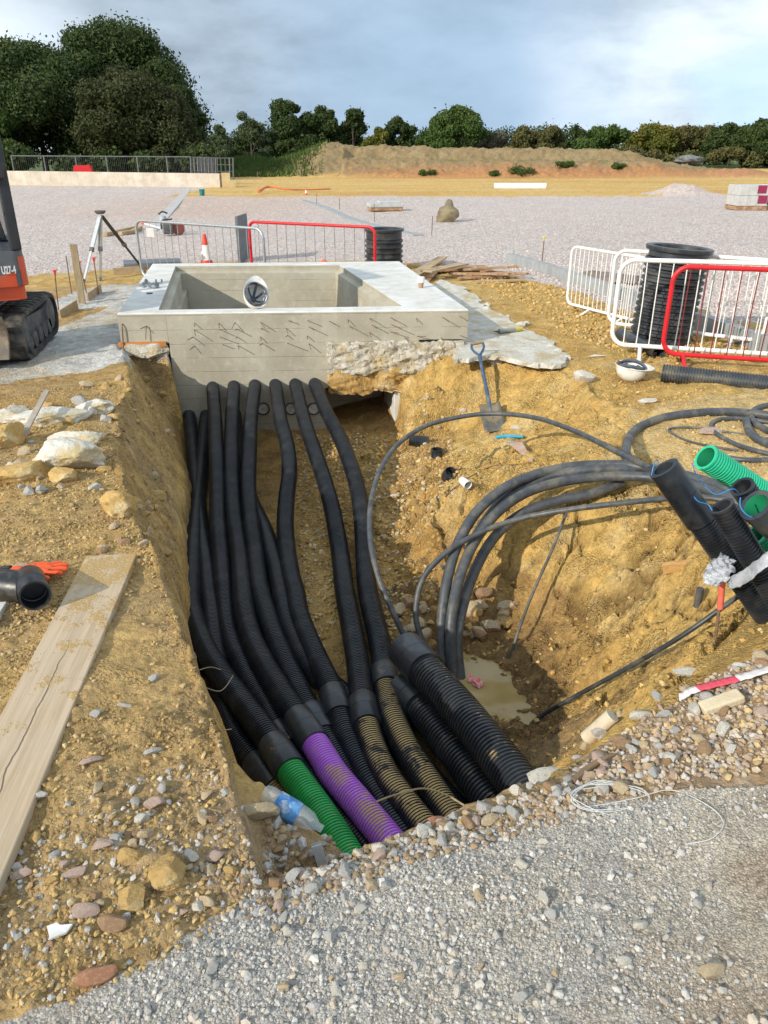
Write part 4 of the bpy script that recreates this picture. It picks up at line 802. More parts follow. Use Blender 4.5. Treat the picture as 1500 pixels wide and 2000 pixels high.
# ================================================================== THINGS LYING AROUND
def frame_on(p, yaw=0, tilt=0, roll=0):
    return Matrix.Translation(Vector(p)) @ Matrix.Rotation(yaw, 4, 'Z') @ Matrix.Rotation(tilt, 4, 'X') @ Matrix.Rotation(roll, 4, 'Y')
def local_root(name, p, label, cat, group=None, yaw=0, tilt=0, roll=0):
    o = empty(name, p, label, cat, group); o.rotation_euler = (frame_on((0, 0, 0), yaw, tilt, roll)).to_euler(); return o
def part(mb, name, mat, root, smooth=False, bevel=0, auto=None):
    """mesh already in the thing's own coordinates"""
    me = mb.mesh(name, smooth or auto is not None); o = link(name, me, mat, root)
    if bevel:
        b = o.modifiers.new('bevel', 'BEVEL'); b.width = bevel; b.segments = 2; b.limit_method = 'ANGLE'
    if auto is not None:
        bm = bmesh.new(); bm.from_mesh(me); bmesh.ops.remove_doubles(bm, verts=bm.verts, dist=1e-5)
        for e in bm.edges:
            if len(e.link_faces) == 2 and e.calc_face_angle(0) > R(auto): e.smooth = False
        bm.to_mesh(me); bm.free()
    return o

# scaffold board on the left bank
far_l, far_r = hit(172, 1086), hit(268, 1095); dirb = atz(2, 1745, .04)-atz(268, 1095, .04); dirb[2] = 0; dirb /= np.linalg.norm(dirb)
mid = (far_l+far_r)/2; zb = float(np.percentile([H(*(mid+dirb*t)[:2]) for t in np.linspace(0, 1.9, 24)], 55))+.012
bmat = bpy.data.materials.new('scaffold_board_wood'); bmat.use_nodes = True; n = NT(bmat.node_tree); b = n.n['Principled BSDF']; tc = n.new('ShaderNodeTexCoord').outputs['Object']
gr_ = n.noise(n.vmath('MULTIPLY', tc, (55, 2.2, 30)), 1.0, 6, .7); base = n.mix(n.ramp(gr_, .35, .68), (.50, .385, .26), (.385, .285, .18)); base = n.mix(n.math('MULTIPLY', n.ramp(n.noise(tc, 4, 5, .6), .45, .7), .5), base, (.44, .37, .28))
sxx = n.new('ShaderNodeSeparateXYZ', i_0=tc); crk = n.ramp(n.math('ABSOLUTE', n.math('SUBTRACT', sxx.outputs[0], n.math('MULTIPLY', n.math('SUBTRACT', n.noise(n.vmath('MULTIPLY', tc, (0, 1, 0)), 3.0, 4), .5), .07))), .004, .0008); crk = n.math('MULTIPLY', crk, n.ramp(sxx.outputs[1], .55, .9))
base = n.mix(n.math('MULTIPLY', crk, .8), base, (.10, .07, .045))
mud = n.math('MULTIPLY', n.ramp(n.math('ADD', n.noise(tc, 7, 6, .7), n.math('MULTIPLY', n.math('SUBTRACT', .75, sxx.outputs[1]), .16)), .53, .60), n.ramp(n.noise(tc, 90, 3), .35, .5))
n.set(b.inputs['Base Color'], n.mix(mud, base, (.42, .27, .10))); b.inputs['Roughness'].default_value = .85
bp = n.new('ShaderNodeBump', i_Strength=.6, i_Distance=.006); n.set(bp.inputs['Height'], n.math('ADD', n.math('ADD', n.math('MULTIPLY', gr_, .35), n.math('MULTIPLY', mud, n.noise(tc, 120, 4, .8))), n.math('MULTIPLY', crk, -1.0))); n.l.new(bp.outputs[0], b.inputs['Normal'])
bo = local_root('scaffold_board', [mid[0], mid[1], zb], 'long weathered scaffold board with dried mud lying on the left bank', 'plank', yaw=math.atan2(-dirb[0], dirb[1]))
k = MB(); nxs = np.linspace(-.1125, .1125, 9); nys = np.linspace(0, 2.15, 40)
k.box((0, 1.075, 0), (.215, 2.15, .038)); part(k, 'board', bmat, bo, bevel=.004)

COUPB = mk('black_coupler', (.010, .0115, .014), (.018, .020, .024), .36, 10, .06, 90, spec=.5, c3=(.07, .06, .045), s3=9)
# broken pipe fitting and gloves at the left edge
c_ = hit(85, 1190); ax = RT*.42-FH*.75+np.array([0, 0, .16]); ax /= np.linalg.norm(ax); c0 = c_+np.array([0, 0, .072])+FH*.05-RT*.05
root = empty('pipe_coupler', c_, 'open black pipe coupler lying mouth forward on the left bank by the board', 'coupler')
MB().lathe([(.051, .03), (.051, .12), (.058, .12), (.058, .005), (.060, .002), (.060, -.002), (.058, -.005), (.058, -.115), (.051, -.115), (.051, .03)], c0, ax, 32).build('coupler_body', COUPB, root, auto=40)
MB().lathe([(.0001, -.02), (.0515, -.02)], c0, ax, 32).build('stop_ring', BLACKP, root)
MB().lathe([(.051, .028), (.047, .026), (.047, .020), (.051, .018)], c0, ax, 32).build('stop_ring', BLACKP, root, smooth=True)
c0 = hit(-12, 1165)+np.array([0, 0, .06]); root = empty('pipe_coupler', c0-np.array([0, 0, .06]), 'dark pipe coupler cut off by the left edge behind the open one', 'coupler')
MB().lathe([(.0, -.15), (.060, -.15), (.066, -.148), (.066, 0), (.063, 0.002), (.063, .006), (.066, .008), (.066, .15), (.06, .15), (.06, 0)], c0, (.95, -.3, -.05), 32).build('coupler_body', COUPB, root, auto=40)
def glove(label, p, yaw, s=1.0):
    root = local_root('work_glove', p, label, 'glove', 'orange work gloves on the left bank', yaw=yaw)
    bm = bmesh.new(); vs = {}; rad = {}
    chains = [[(0, 0, .012), (0, .035, .014), (0, .075, .016)], [(0, .075, .016), (-.035, .095, .016), (-.042, .125, .014), (-.045, .15, .008)], [(0, .075, .016), (-.012, .105, .018), (-.014, .145, .016), (-.016, .175, .008)], [(0, .075, .016), (.012, .105, .018), (.016, .143, .016), (.02, .168, .008)], [(0, .075, .016), (.034, .095, .014), (.042, .125, .012), (.05, .145, .006)], [(0, .035, .014), (.045, .05, .016), (.066, .075, .012), (.07, .095, .008)]]
    for ci, ch in enumerate(chains):
        prev = None
        for q in ch:
            if q not in vs: vs[q] = bm.verts.new(Vector(q)*s)
            if prev is not None and bm.edges.get((vs[prev], vs[q])) is None: bm.edges.new((vs[prev], vs[q]))
            prev = q
    bm.verts.index_update(); idx = {q: v.index for q, v in vs.items()}; me = bpy.data.meshes.new('glove_body'); bm.to_mesh(me); bm.free()
    o = link('glove_body', me, ORANGE, root); sk = o.modifiers.new('skin', 'SKIN'); sk.use_smooth_shade = True
    for q, i in idx.items():
        rr = .030 if q[1] <= .075 and q[0] == 0 else .0105
        me.skin_vertices[0].data[i].radius = (rr*s, min(rr, .012)*s)
    me.skin_vertices[0].data[0].use_root = True
    o.modifiers.new('s', 'SUBSURF').levels = 1; o.modifiers['s'].render_levels = 2
    k = MB(); k.lathe([(.026*s, -.035*s), (.031*s, -.034*s), (.032*s, 0), (.028*s, .004*s)], (0, 0, .014), (0, 1, 0), 16); k.v[0][:, 2] = (k.v[0][:, 2]-.014)*.45+.014; part(k, 'cuff', mk('glove_cuff', (.05, .05, .055), None, .9, 20, .2), root, smooth=True)
    return root
glove('crumpled orange work glove lying across the two couplers', hit(52, 1139, .03), R(-75)); glove('orange work glove tucked behind the open coupler', hit(22, 1131, .03), R(-95))
o = MB().beam(hit(-25, 1236, .02), hit(4, 1190, .02), .05, .03).build('timber_batten', CONCW, bevel=.003); tag(o, 'pale offcut batten at the left edge below the couplers', 'batten')

# spade leaning on the cut bank
gb = hit(967, 846, .02); hd0 = hdist(gb); top = ath(931, 668, hd0+.80)
ax = top-gb; ax /= np.linalg.norm(ax); side = np.cross(ax, FH); side /= np.linalg.norm(side); nrm = np.cross(side, ax)
L = np.linalg.norm(top-gb); root = empty('spade', gb, 'steel spade with a blue shaft and D handle leaning on the cut clay bank', 'spade')
BLUE = mk('blue_shaft', (.035, .075, .15), (.05, .09, .15), .55, 10, .1, c3=(.16, .17, .17), s3=8)
k = MB(); bl_ = []
for i, (h_, w_) in enumerate([(0, .082), (.03, .092), (.16, .095), (.29, .093), (.30, .075)]):
    for j in range(7):
        t = -1+j/3; bl_.append(gb+ax*h_+side*w_*t+nrm*(.018*(1-t*t)*(1 if h_ > .02 else .4)))
k.add(bl_, [(i*7+j, i*7+j+1, (i+1)*7+j+1, (i+1)*7+j) for i in range(4) for j in range(6)]); o = k.build('blade', mk('spade_steel', (.14, .135, .12), (.09, .085, .075), .5, 10, .2, 70, metal=.3, c3=(.22, .17, .10), s3=6), root, smooth=True); o.modifiers.new('t', 'SOLIDIFY').thickness = .004
MB().tube([gb+ax*.14+nrm*.016, gb+ax*.30+nrm*.025, gb+ax*.45+nrm*.015], [.009, .02, .018], 10, step=.02).build('socket', BLUE, root, smooth=True)
MB().tube([gb+ax*.43+nrm*.015, gb+ax*(L-.15)], .017, 10, step=.03).build('shaft', BLUE, root, smooth=True)
q = gb+ax*(L-.16)
MB().tube([q, q+ax*.04+side*.03, q+ax*.09+side*.055, q+ax*.145+side*.052], .0115, 8, step=.01).tube([q, q+ax*.04-side*.03, q+ax*.09-side*.055, q+ax*.145-side*.052], .0115, 8, step=.01).build('handle_fork', BLUE, root, smooth=True)
MB().tube([q+ax*.145-side*.055, q+ax*.145+side*.055], .014, 10, step=.01).build('handle_grip', mk('grip_wood', (.30, .20, .11), None, .7, 20, .1), root, smooth=True)

# hand saw
hA, hB = hit(968, 862, .035), hit(1022, 861, .035); tip = hit(1038, 907, .02); heel1, heel2 = hit(988, 869, .03), hit(1018, 868, .03)
root = empty('hand_saw', (hA+hB)/2, 'hand saw with a light blue handle lying on the clay below the spade', 'saw')
k = MB(); k.prism([heel1, heel2, tip+np.array([.012, 0, 0]), tip-np.array([.012, 0, 0])], (0, 0, .002)); k.build('blade', mk('saw_steel', (.55, .48, .42), (.60, .30, .18), .5, 14, .1, metal=.2), root)
CY = mk('cyan_plastic', (.03, .35, .55), (.02, .28, .45), .45, 12, .03)
MB().tube([hA, hA+(hB-hA)*.35+np.array([0, 0, .008]), hB], [.012, .014, .010], 10, step=.01).build('handle', CY, root, smooth=True)

# duct offcuts and a white cap
def ribbed(label, p, ax, r, L, ribs, name='duct_offcut', mat=BLACKP, group='cut ends of pipe on the clay under the cable loop'):
    root = empty(name, p, label, 'offcut', group); ax = np.array(ax, float); ax /= np.linalg.norm(ax); prof = [(r-.008, L-.01), (r-.008, 0.0), (r, 0)]
    for i in range(ribs): prof += [(r, L*(i+.45)/ribs), (r-.005, L*(i+.55)/ribs), (r-.005, L*(i+.9)/ribs), (r, L*(i+1)/ribs)]
    prof += [(r-.008, L), (r-.008, 0)]
    MB().lathe(prof, np.array(p)+np.array([0, 0, r*abs(ax[0])])-ax*L/2*(abs(ax[0])), ax, 28).build('ribbed_body', mat, root, auto=50); return root
ribbed('black ribbed offcut lying on its side under the cable loop', hit(817, 872), RT-np.array([0, 0, .1]), .052, .17, 10)
ribbed('short black ribbed ring standing between the other offcuts', hit(853, 892), (0, 0, 1), .049, .07, 5)
c_ = hit(874, 935); root = empty('pipe_plug', c_, 'black round pipe plug facing up beside the white cup', 'plug', 'cut ends of pipe on the clay under the cable loop'); ax = np.array([.15, -.62, .75])
MB().lathe([(.0, 0), (.053, 0), (.055, .06), (.053, .085), (.046, .087), (.042, .06), (.040, .03), (.018, .028), (.016, .045), (.0, .046)], c_+np.array([0, 0, .01]), ax, 28).build('cap_body', BLACKP, root, auto=35)
c_ = hit(906, 948); root = empty('white_cup', c_, 'small white plastic cup lying open on the dark roots', 'cup'); MB().lathe([(.0, .0), (.024, 0), (.03, .075), (.027, .075), (.022, .01), (0, .01)], c_+np.array([-.01, .02, .03]), (.25, -.75, -.1), 20).build('cup_body', WHITE, root, auto=35)

# helmets
def helmet(label, p, up, fwd, s=1.0):
    """up = crown direction"""
    up = np.array(up, float); up /= np.linalg.norm(up); x = np.array(fwd, float); x -= up*(x@up); x /= np.linalg.norm(x); y = np.cross(up, x)
    root = empty('safety_helmet', p, label, 'helmet', 'white safety helmets'); T = lambda q: np.array(p)+s*(x*q[0]+y*q[1]+up*q[2])
    def shell(sc, zt, extra, nb=14, seg=36):
        v = []; 
        for i in range(nb+1):
            a = (i/nb)*math.pi/2; rr = math.cos(a)**.8; h_ = math.sin(a)**.95
            for j in range(seg):
                t = 2*math.pi*j/seg; v.append(T((.128*sc*rr*math.cos(t), .105*sc*rr*math.sin(t), zt*h_+.0)))
        f = [(i*seg+j, i*seg+(j+1) % seg, (i+1)*seg+(j+1) % seg, (i+1)*seg+j) for i in range(nb) for j in range(seg)]; return v, f
    k = MB(); v, f = shell(1, .125, 0); k.add(v, f); v2, f2 = shell(.955, .118, 0); k.add(v2, [q[::-1] for q in f2])
    seg = 36; brim = []
    for w_, h_ in ((.955, 0), (.99, -.006), (1.08, -.012), (1.09, -.006), (1.0, .004)):
        for j in range(seg):
            t = 2*math.pi*j/seg; e = .045*max(0, math.cos(t))**2*(w_-.95)/.14; brim.append(T(((.128*w_+e)*math.cos(t), (.105*w_)*math.sin(t), h_)))
    k.add(brim, [(i*seg+j, i*seg+(j+1) % seg, (i+1)*seg+(j+1) % seg, (i+1)*seg+j) for i in range(4) for j in range(seg)])
    k.build('shell', mk('helmet_shell', (.78, .77, .74), (.70, .68, .63), .35, 7, .03, spec=.5, c3=(.58, .52, .42), s3=9), root, auto=60)
    BAND = mk('harness', (.06, .075, .11), (.11, .12, .14), .75, 12, .1); k = MB()
    ring = [T((.105*math.cos(t), .085*math.sin(t), .004+.012*math.cos(2*t))) for t in np.linspace(0, 2*math.pi, 26)]; lower = [q-up*s*.03 for q in ring]
    k.add(np.array(ring+lower), [(i, i+1, 27+i, 26+i) for i in range(25)]); o = k.build('head_band', BAND, root, smooth=True); o.modifiers.new('t', 'SOLIDIFY').thickness = .003
    k = MB()
    for a in (0, math.pi/3, 2*math.pi/3):
        arc = [(.100*math.cos(a)*c2, .082*math.sin(a)*c2, .085*(1-c2*c2)+.005) for c2 in np.linspace(-1, 1, 13)]; ww = np.array([-math.sin(a), math.cos(a), 0])*.011
        k.add(np.array([T(np.array(q)-ww) for q in arc]+[T(np.array(q)+ww) for q in arc]), [(i, i+1, 14+i, 13+i) for i in range(12)])
    o = k.build('cradle_strap', BAND, root, smooth=True); o.modifiers.new('t', 'SOLIDIFY').thickness = .002
    MB().tube([T((-.10, -.02, 0)), T((-.115, -.02, -.018)), T((-.115, .02, -.018)), T((-.10, .02, 0))], .009, 8, step=.01).build('adjuster', mk('brown_pad', (.16, .09, .05), (.10, .06, .04), .8, 20, .1), root, smooth=True)
    return root
hp = hit(1231, 742); helmet('white safety helmet lying upside down on the clay near the red barrier', hp+np.array([0, 0, .118]), (-.05, .10, -1), RT*.9-FH*.3, 1.02)
hp = atz(500, 602, .25); helmet('white safety helmet balanced on the front rim of the chamber', hp+np.array([.01, .04, .125])-0*FH, (-.30, .72, -.62), RT*.3+np.array([0, 0, .9]), 1.1)

# coffee cup, fixings, grease gun, blob of sweepings on the rim
c_ = atz(822, 562, .25); root = empty('paper_cup', c_, 'paper coffee cup with a white lid on the right rim of the chamber', 'cup')
MB().lathe([(0, 0), (.026, 0), (.034, .075), (0, .075)], c_, (0, 0, 1), 20).build('cup_body', mk('kraft_paper', (.42, .26, .15), (.36, .22, .13), .8, 9, .05), root, auto=30)
MB().lathe([(.0345, .056), (.040, .058), (.041, .078), (.040, .112), (.036, .116), (0, .114)], c_, (0, 0, 1), 20).build('cup_lid', WHITE, root, auto=30)
for i in range(11):
    c_ = atz(278+i*3.1+random.uniform(-2, 2), 555+random.uniform(-5, 5), .262+.004*(i % 3)); a = random.uniform(-.9, .9); u_ = np.array([math.cos(a+1.2), math.sin(a+1.2), 0])
    k = MB(); k.beam(c_-u_*.055, c_+u_*.055, .028, .004).beam(c_+u_*.055-np.array([0, 0, .002]), c_+u_*.053+np.array([0, 0, .035]), .028, .004, upv=u_)
    o = k.build('angle_bracket', GALV); tag(o, 'small galvanised angle bracket in the pile on the left rim of the chamber', 'bracket', 'angle brackets on the chamber rim')
k = MB(); c_ = atz(292, 574, .252)
v_ = [c_+np.array([.03*math.cos(a)*(1+.3*math.sin(3*a)), .022*math.sin(a)*(1+.2*math.cos(2*a)), 0]) for a in np.linspace(0, 2*math.pi, 12, endpoint=False)]; k.prism(v_, (0, 0, .012)); o = k.build('mortar_crumb', mk('dark_mortar', (.16, .15, .14), None, .9, 30, .4), bevel=.004); tag(o, 'small dark crumb of mortar below the brackets on the rim', 'mortar')
a, b_ = hit(968, 657, .05), hit(1020, 652, .05); root = empty('grease_tube', (a+b_)/2-np.array([0, 0, .05]), 'steel caulking gun with a yellow cartridge end on the white blinding', 'caulking gun'); dd = (b_-a)
MB().tube([a+dd*.12, a+dd*.72], .024, 14, step=.03).build('barrel', mk('dull_steel', (.32, .33, .30), (.4, .38, .28), .4, 14, .05, metal=.5), root, smooth=True)
MB().tube([a+dd*.72, a+dd*.98], [.026, .022], 14, step=.02).build('cartridge', mk('yellow_plastic', (.62, .50, .06), (.5, .4, .05), .5, 9, .05), root, smooth=True)
MB().tube([a-dd*.06, a+dd*.14], .006, 8, step=.02).build('plunger', STEEL, root, smooth=True); MB().beam(a+dd*.05, a+dd*.12-FH*.07, .012, .02).build('trigger', STEEL, root)

# ================================================================== BARRIERS
BG = 'crowd control barriers round the open ground'
def barrier(label, pl, pr, h, mat, barmat, nb, foot=.10, r=.018, feet=((.18, 1), (.82, 1)), rc=.11, lean=0.0, fh=.10, group=BG):
    """pl, pr: world points where the bottom rail ends; h: frame height"""
    pl = np.array(pl); pr = np.array(pr); ex = pr-pl; L = np.linalg.norm(ex); ex /= L; nrm = np.cross(ex, (0, 0, 1)); nrm /= np.linalg.norm(nrm); uz = np.array([0, 0, 1])+nrm*lean; uz /= np.linalg.norm(uz)
    T = lambda x, z: pl+ex*x+uz*z
    root = empty('crowd_barrier', (pl+pr)/2-np.array([0, 0, fh]), label, 'barrier', group)
    q = []
    for cx, cz, a0 in ((L-rc, h-rc, 0), (rc, h-rc, 90), (rc, rc, 180), (L-rc, rc, 270)):
        for k in range(7): a = R(a0+k*15); q.append(T(cx+rc*math.cos(a), cz+rc*math.sin(a)))
    dense = []
    q.append(q[0])
    for a, b_ in zip(q, q[1:]):
        k = max(1, int(np.linalg.norm(b_-a)/.12)); dense += [a+(b_-a)*t/k for t in range(k)]
    dense.append(q[-1]); MB().tube(dense, r, 10, step=.012, caps=False).build('frame', mat, root, smooth=True)
    for i in range(nb):
        x = L*(i+1)/(nb+1); bw = random.uniform(-.006, .006)
        MB().tube([T(x, .01), T(x+bw, h*.5)+nrm*random.uniform(-.006, .006), T(x, h-.01)], .0052, 6, step=.15).build('bar', barmat, root, smooth=True)
    for fx, s in feet:
        c_ = T(fx*L, 0)
        for sd in (-1, 1):
            e = c_+nrm*sd*.25+ex*.02*s; e[2] = c_[2]-fh; MB().tube([c_, c_+(e-c_)*.5, e], r*.85, 8, step=.03).build('foot', mat, root, smooth=True)
    return root
def gp(px, py, up): p = hit(px, py); return p+np.array([0, 0, up])
# red and white group on the right
pl = atz(1292, 690, .0); pr = pl+(atz(1500, 703, -.0)-pl)/np.linalg.norm(atz(1500, 703, .0)-pl)*2.0
def h_to(p, py):                       # frame height that reaches photo row py above point p
    lo, hi = .1, 3
    for _ in range(40):
        m = (lo+hi)/2; v = p+np.array([0, 0, m])-EYE; y = 1000-F*(v@CU)/(v@FW)
        if y > py: lo = m
        else: hi = m
    return lo
barrier('red barrier with the dented red frame standing nearest on the right', pl, pr, h_to(pl, 520), REDP, DARKRED, 14, r=.021, feet=((.09, 1), (.8, 1)), rc=.13)
pl2 = atz(1193, 672, -.0); pr2 = atz(1480, 690, .02); pr2 = pl2+(pr2-pl2)/np.linalg.norm(pr2-pl2)*2.0
barrier('white barrier half hidden behind the red one, with the short duct at its foot', pl2, pr2, h_to(pl2, 507), WHITE, WHITE, 17, r=.020, feet=((.13, 1), (.85, 1)), rc=.13)
pl3 = atz(1186, 630, -.03); pr3 = atz(1489, 666, -.03)
barrier('long white barrier passing behind the big ribbed manhole pipe rim', pl3, pr3, h_to(pl3, 488), WHITE, WHITE, 19, r=.019, feet=((.2, 1), (.82, 1)), rc=.12)
pl4 = atz(1107, 592, -.05); pr4 = atz(1248, 628, -.05)
barrier('narrow angled white barrier at the far left of the white group', pl4, pr4, h_to(pl4, 481), WHITE, WHITE, 15, r=.016, feet=((.35, 1), (.8, 1)), rc=.09)
pg = atz(264, 430, .64); pg2 = atz(513, 447, .64); pg[2] = pg2[2] = -.2
barrier('plain grey steel barrier behind the chamber with a white notice', pg, pg2, .84, GALV, GALV, 16, r=.020, feet=((.1, 1), (.85, 1)), rc=.14)
pq = atz(486, 433, .64); pq2 = atz(732, 444, .64); pq[2] = pq2[2] = -.2
barrier('dented red barrier with grey bars behind the chamber', pq, pq2, .84, REDP, mk('dull_bar', (.30, .27, .27), (.22, .17, .17), .6, 9, 0), 12, r=.022, feet=((.15, 1), (.85, 1)), rc=.10)
p_ = pg+(pg2-pg)*.12+np.array([0, -.03, .62]); o = MB().box(p_+np.array([.0, 0, .06]), (.11, .006, .13)).build('notice', WHITE); tag(o, 'small blank white notice hung on the grey barrier', 'notice')
a = hit(474, 512); o = MB().box(a+np.array([.03, .25, .40]), (.05, .75, .82), Matrix.Rotation(R(-14), 3, 'Z')).build('steel_sheet', GREYSH, bevel=.004); tag(o, 'grey form panel standing on edge between the grey and red barriers', 'panel')

# big twin wall manhole pipes
def manhole(label, base, Rr, h, ribs, top_lip, tilt=(0, 0), sunk=.25):
    root = local_root('manhole_pipe', base, label, 'manhole pipe', 'upright black ribbed manhole pipes', tilt=tilt[0], roll=tilt[1]); prof = []; z0 = -sunk; ht = h-top_lip; pz = (ht-z0)/ribs
    for i in range(ribs): z = z0+i*pz; prof += [(Rr-.026, z), (Rr-.026, z+pz*.22), (Rr-.012, z+pz*.40), (Rr, z+pz*.48), (Rr, z+pz*.86), (Rr-.014, z+pz*.95)]
    prof += [(Rr-.035, ht), (Rr-.02, ht+.01)]
    k = MB(); k.lathe(prof, seg=56); part(k, 'ribbed_wall', BLACKP, root, auto=50)
    k = MB(); k.lathe([(Rr-.02, ht+.005), (Rr-.02, h-.045), (Rr+.012, h-.04), (Rr+.016, h-.03), (Rr+.016, h-.006), (Rr+.010, h), (Rr-.03, h), (Rr-.045, h-.01), (Rr-.05, h-.12), (Rr-.05, -.2)], seg=56); part(k, 'rim', COUPL, root, auto=40)
    k = MB(); k.lathe([(0.001, -.18), (Rr-.05, -.18)], seg=32); part(k, 'inner_base', RUBBER, root); return root
bp_ = atz(1308, 688, -.14)+FH*.34; bp_[2] = H(*bp_[:2]); tp_ = ath(1336, 487, hdist(bp_)); ph = h_to(bp_, 481); lean = (tp_-bp_)@RT
mh = manhole('tall black ribbed manhole pipe behind the white and red barriers', bp_, .295, ph, 17, .10, (0, math.atan2(lean, ph)))
mh.rotation_euler = (0, min(.07, math.atan2(lean, ph)), -YAW)
b2 = atz(750, 528, -.27)+FH*.3; b2[2] = H(*b2[:2]); manhole('black ribbed manhole pipe behind the chamber at the end of the red barrier', b2, .33, h_to(b2, 446), 9, .17)
c_ = hit(1362, 640)+np.array([0, 0, .05])

# small black offcut and the long ribbed pipe on the right
a, b_ = hit(1210, 662, .05), hit(1285, 700, .05); root = empty('duct_offcut', (a+b_)/2-np.array([0, 0, .05]), 'short smooth black duct lying under the foot of the white barrier', 'offcut')
MB().tube([a, (a+b_)/2, b_], .062, 22, caps=False, stations=[(0, .01), (.001, .062), (np.linalg.norm(b_-a)-.001, .062), (np.linalg.norm(b_-a)-.001, .054), (.1, .054)]).build('pipe_body', COUPL, root, auto=40)
a = hit(1291, 745, .07); b_ = hit(1490, 756, .07); b_ = a+(b_-a)/np.linalg.norm(b_-a)*1.9; b_[2] = a[2]
root = empty('ribbed_pipe', (a+b_)/2-np.array([0, 0, .075]), 'long dark ribbed pipe with a green lining lying below the red barrier', 'pipe'); pth = Path([a, (a+b_)/2, b_])
MB().tube(pth, .078, 26, caps=False, stations=[(.0, .066)]+cor_st(0, pth.L, .078, .022, .008)).build('corrugated_tube', mk('blue_black_pipe', (.030, .036, .044), (.045, .05, .055), .45, 9, .1, spec=.5, c3=(.10, .09, .07), s3=7), root, smooth=True)
MB().tube(pth, .066, 26, caps=False, stations=[(0, .0675), (0, .0655), (.6, .0655), (.61, .001)]).build('green_lining', GREENI, root, smooth=True)

# ================================================================== EXCAVATOR (left edge)
g0 = hit(54, 716); EXZ = g0[2]
exr = empty('mini_excavator', (g0[0]-.75, g0[1]+.75, EXZ), 'orange and grey mini excavator on rubber tracks cut off by the left edge', 'excavator')
TRL, TRW, TRH = 1.50, .30, .44; fx = g0[0]; y0 = g0[1]
def track(xr):
    k = MB(); prof = []; rr = TRH/2; n_ = 14
    for i in range(n_+1): a = R(-90-180*i/n_); prof.append((y0+rr*1.0+rr*math.cos(a), EXZ+rr+rr*math.sin(a)))
    for i in range(n_+1): a = R(90-180*i/n_); prof.append((y0+TRL-rr+rr*math.cos(a), EXZ+rr+rr*math.sin(a)))
    d2 = []
    prof.append(prof[0])
    for a, b_ in zip(prof, prof[1:]):
        k2 = max(1, int(math.dist(a, b_)/.02)); d2 += [(a[0]+(b_[0]-a[0])*t/k2, a[1]+(b_[1]-a[1])*t/k2) for t in range(k2)]
    m_ = len(d2); s_ = np.arange(m_); cy, cz = y0+TRL/2, EXZ+rr; vo = []; 
    pr_ = np.array(d2); tg = np.roll(pr_, -1, 0)-np.roll(pr_, 1, 0); nn = np.stack([-tg[:, 1], tg[:, 0]], 1); nn /= np.linalg.norm(nn, axis=1)[:, None]
    if (nn[0]@(pr_[0]-np.array([cy, cz]))) < 0: nn = -nn
    lug = ((s_ % 6) < 3)*.022
    cols = np.linspace(0, 1, 9); v = []
    for ci, t in enumerate(cols):
        sh = np.roll(lug, 2 if ci > 4 else 0)*(0 if ci in (0, 8) else 1); q = pr_+nn*(sh-.02)[:, None]; v.append(np.stack([np.full(m_, xr-TRW*t), q[:, 0], q[:, 1]], 1))
    for t in (1, 0):
        q = pr_-nn*.055; v.append(np.stack([np.full(m_, xr-TRW*t), q[:, 0], q[:, 1]], 1))
    v = np.concatenate(v); nc = 11; f = []
    for ci in range(nc):
        c2 = (ci+1) % nc
        for i in range(m_): i2 = (i+1) % m_; f.append((ci*m_+i, ci*m_+i2, c2*m_+i2, c2*m_+i))
    k.add(v, f); belt = k.build('track', RUBBER, exr, auto=35)
    k = MB(); k.prism([(xr-.05, y0+.22, EXZ+.10), (xr-.05, y0+TRL-.24, EXZ+.10), (xr-.05, y0+TRL-.20, EXZ+.30), (xr-.05, y0+.16, EXZ+.36), (xr-.05, y0+.14, EXZ+.22)], (-.2, 0, 0)); fr = k.build('track_frame', DARKMET, belt, bevel=.008)
    for t in np.linspace(.34, TRL-.36, 5): MB().lathe([(0, 0), (.075, 0), (.08, -.02), (.08, -.06), (0, -.06)], (xr-.02, y0+t, EXZ+.125), (1, 0, 0), 18).build('roller', DARKMET, belt, auto=40)
    MB().lathe([(0, 0), (.15, 0), (.17, -.03), (.17, -.08), (0, -.08)], (xr-.02, y0+TRL-.235, EXZ+.23), (1, 0, 0), 24).build('idler', DARKMET, belt, auto=40)
    MB().lathe([(0, .01), (.06, .01), (.07, -.0), (.17, -.02), (.17, -.08), (0, -.08)], (xr-.02, y0+.235, EXZ+.23), (1, 0, 0), 24).build('sprocket', DARKMET, belt, auto=40)
    for i in range(9): MB().box((xr-.045, y0+.30+i*.135, EXZ+.085+(.02 if i % 2 else 0)), (.03, .06, .06), Matrix.Rotation(R(25), 3, 'X')).build('track_guide', DARKMET, belt, bevel=.004)
track(fx); track(fx-1.22)
MB().box((fx-.75, y0+.85, EXZ+.33), (.95, .8, .26)).build('undercarriage', DARKMET, exr, bevel=.02)
bl_ = [(fx+.0-.10, y0-.10+.06*math.cos(a*2.2), EXZ+.10+.36*(a+1)/2) for a in np.linspace(-1, 1, 9)]
k = MB(); k.add([(x, y, z) for x, y, z in bl_]+[(x-1.32, y, z) for x, y, z in bl_]+[(x, y+.04, z) for x, y, z in bl_]+[(x-1.32, y+.04, z) for x, y, z in bl_],
                [(i, i+1, 10+i, 9+i) for i in range(8)]+[(18+i, 27+i, 28+i, 19+i) for i in range(8)]+[(i, 18+i, 19+i, i+1) for i in range(8)]+[(9+i, 10+i, 28+i, 27+i) for i in range(8)])
k.beam((fx-.45, y0+.6, EXZ+.30), (fx-.45, y0-.03, EXZ+.24), .07, .09).beam((fx-1.05, y0+.6, EXZ+.30), (fx-1.05, y0-.03, EXZ+.24), .07, .09)
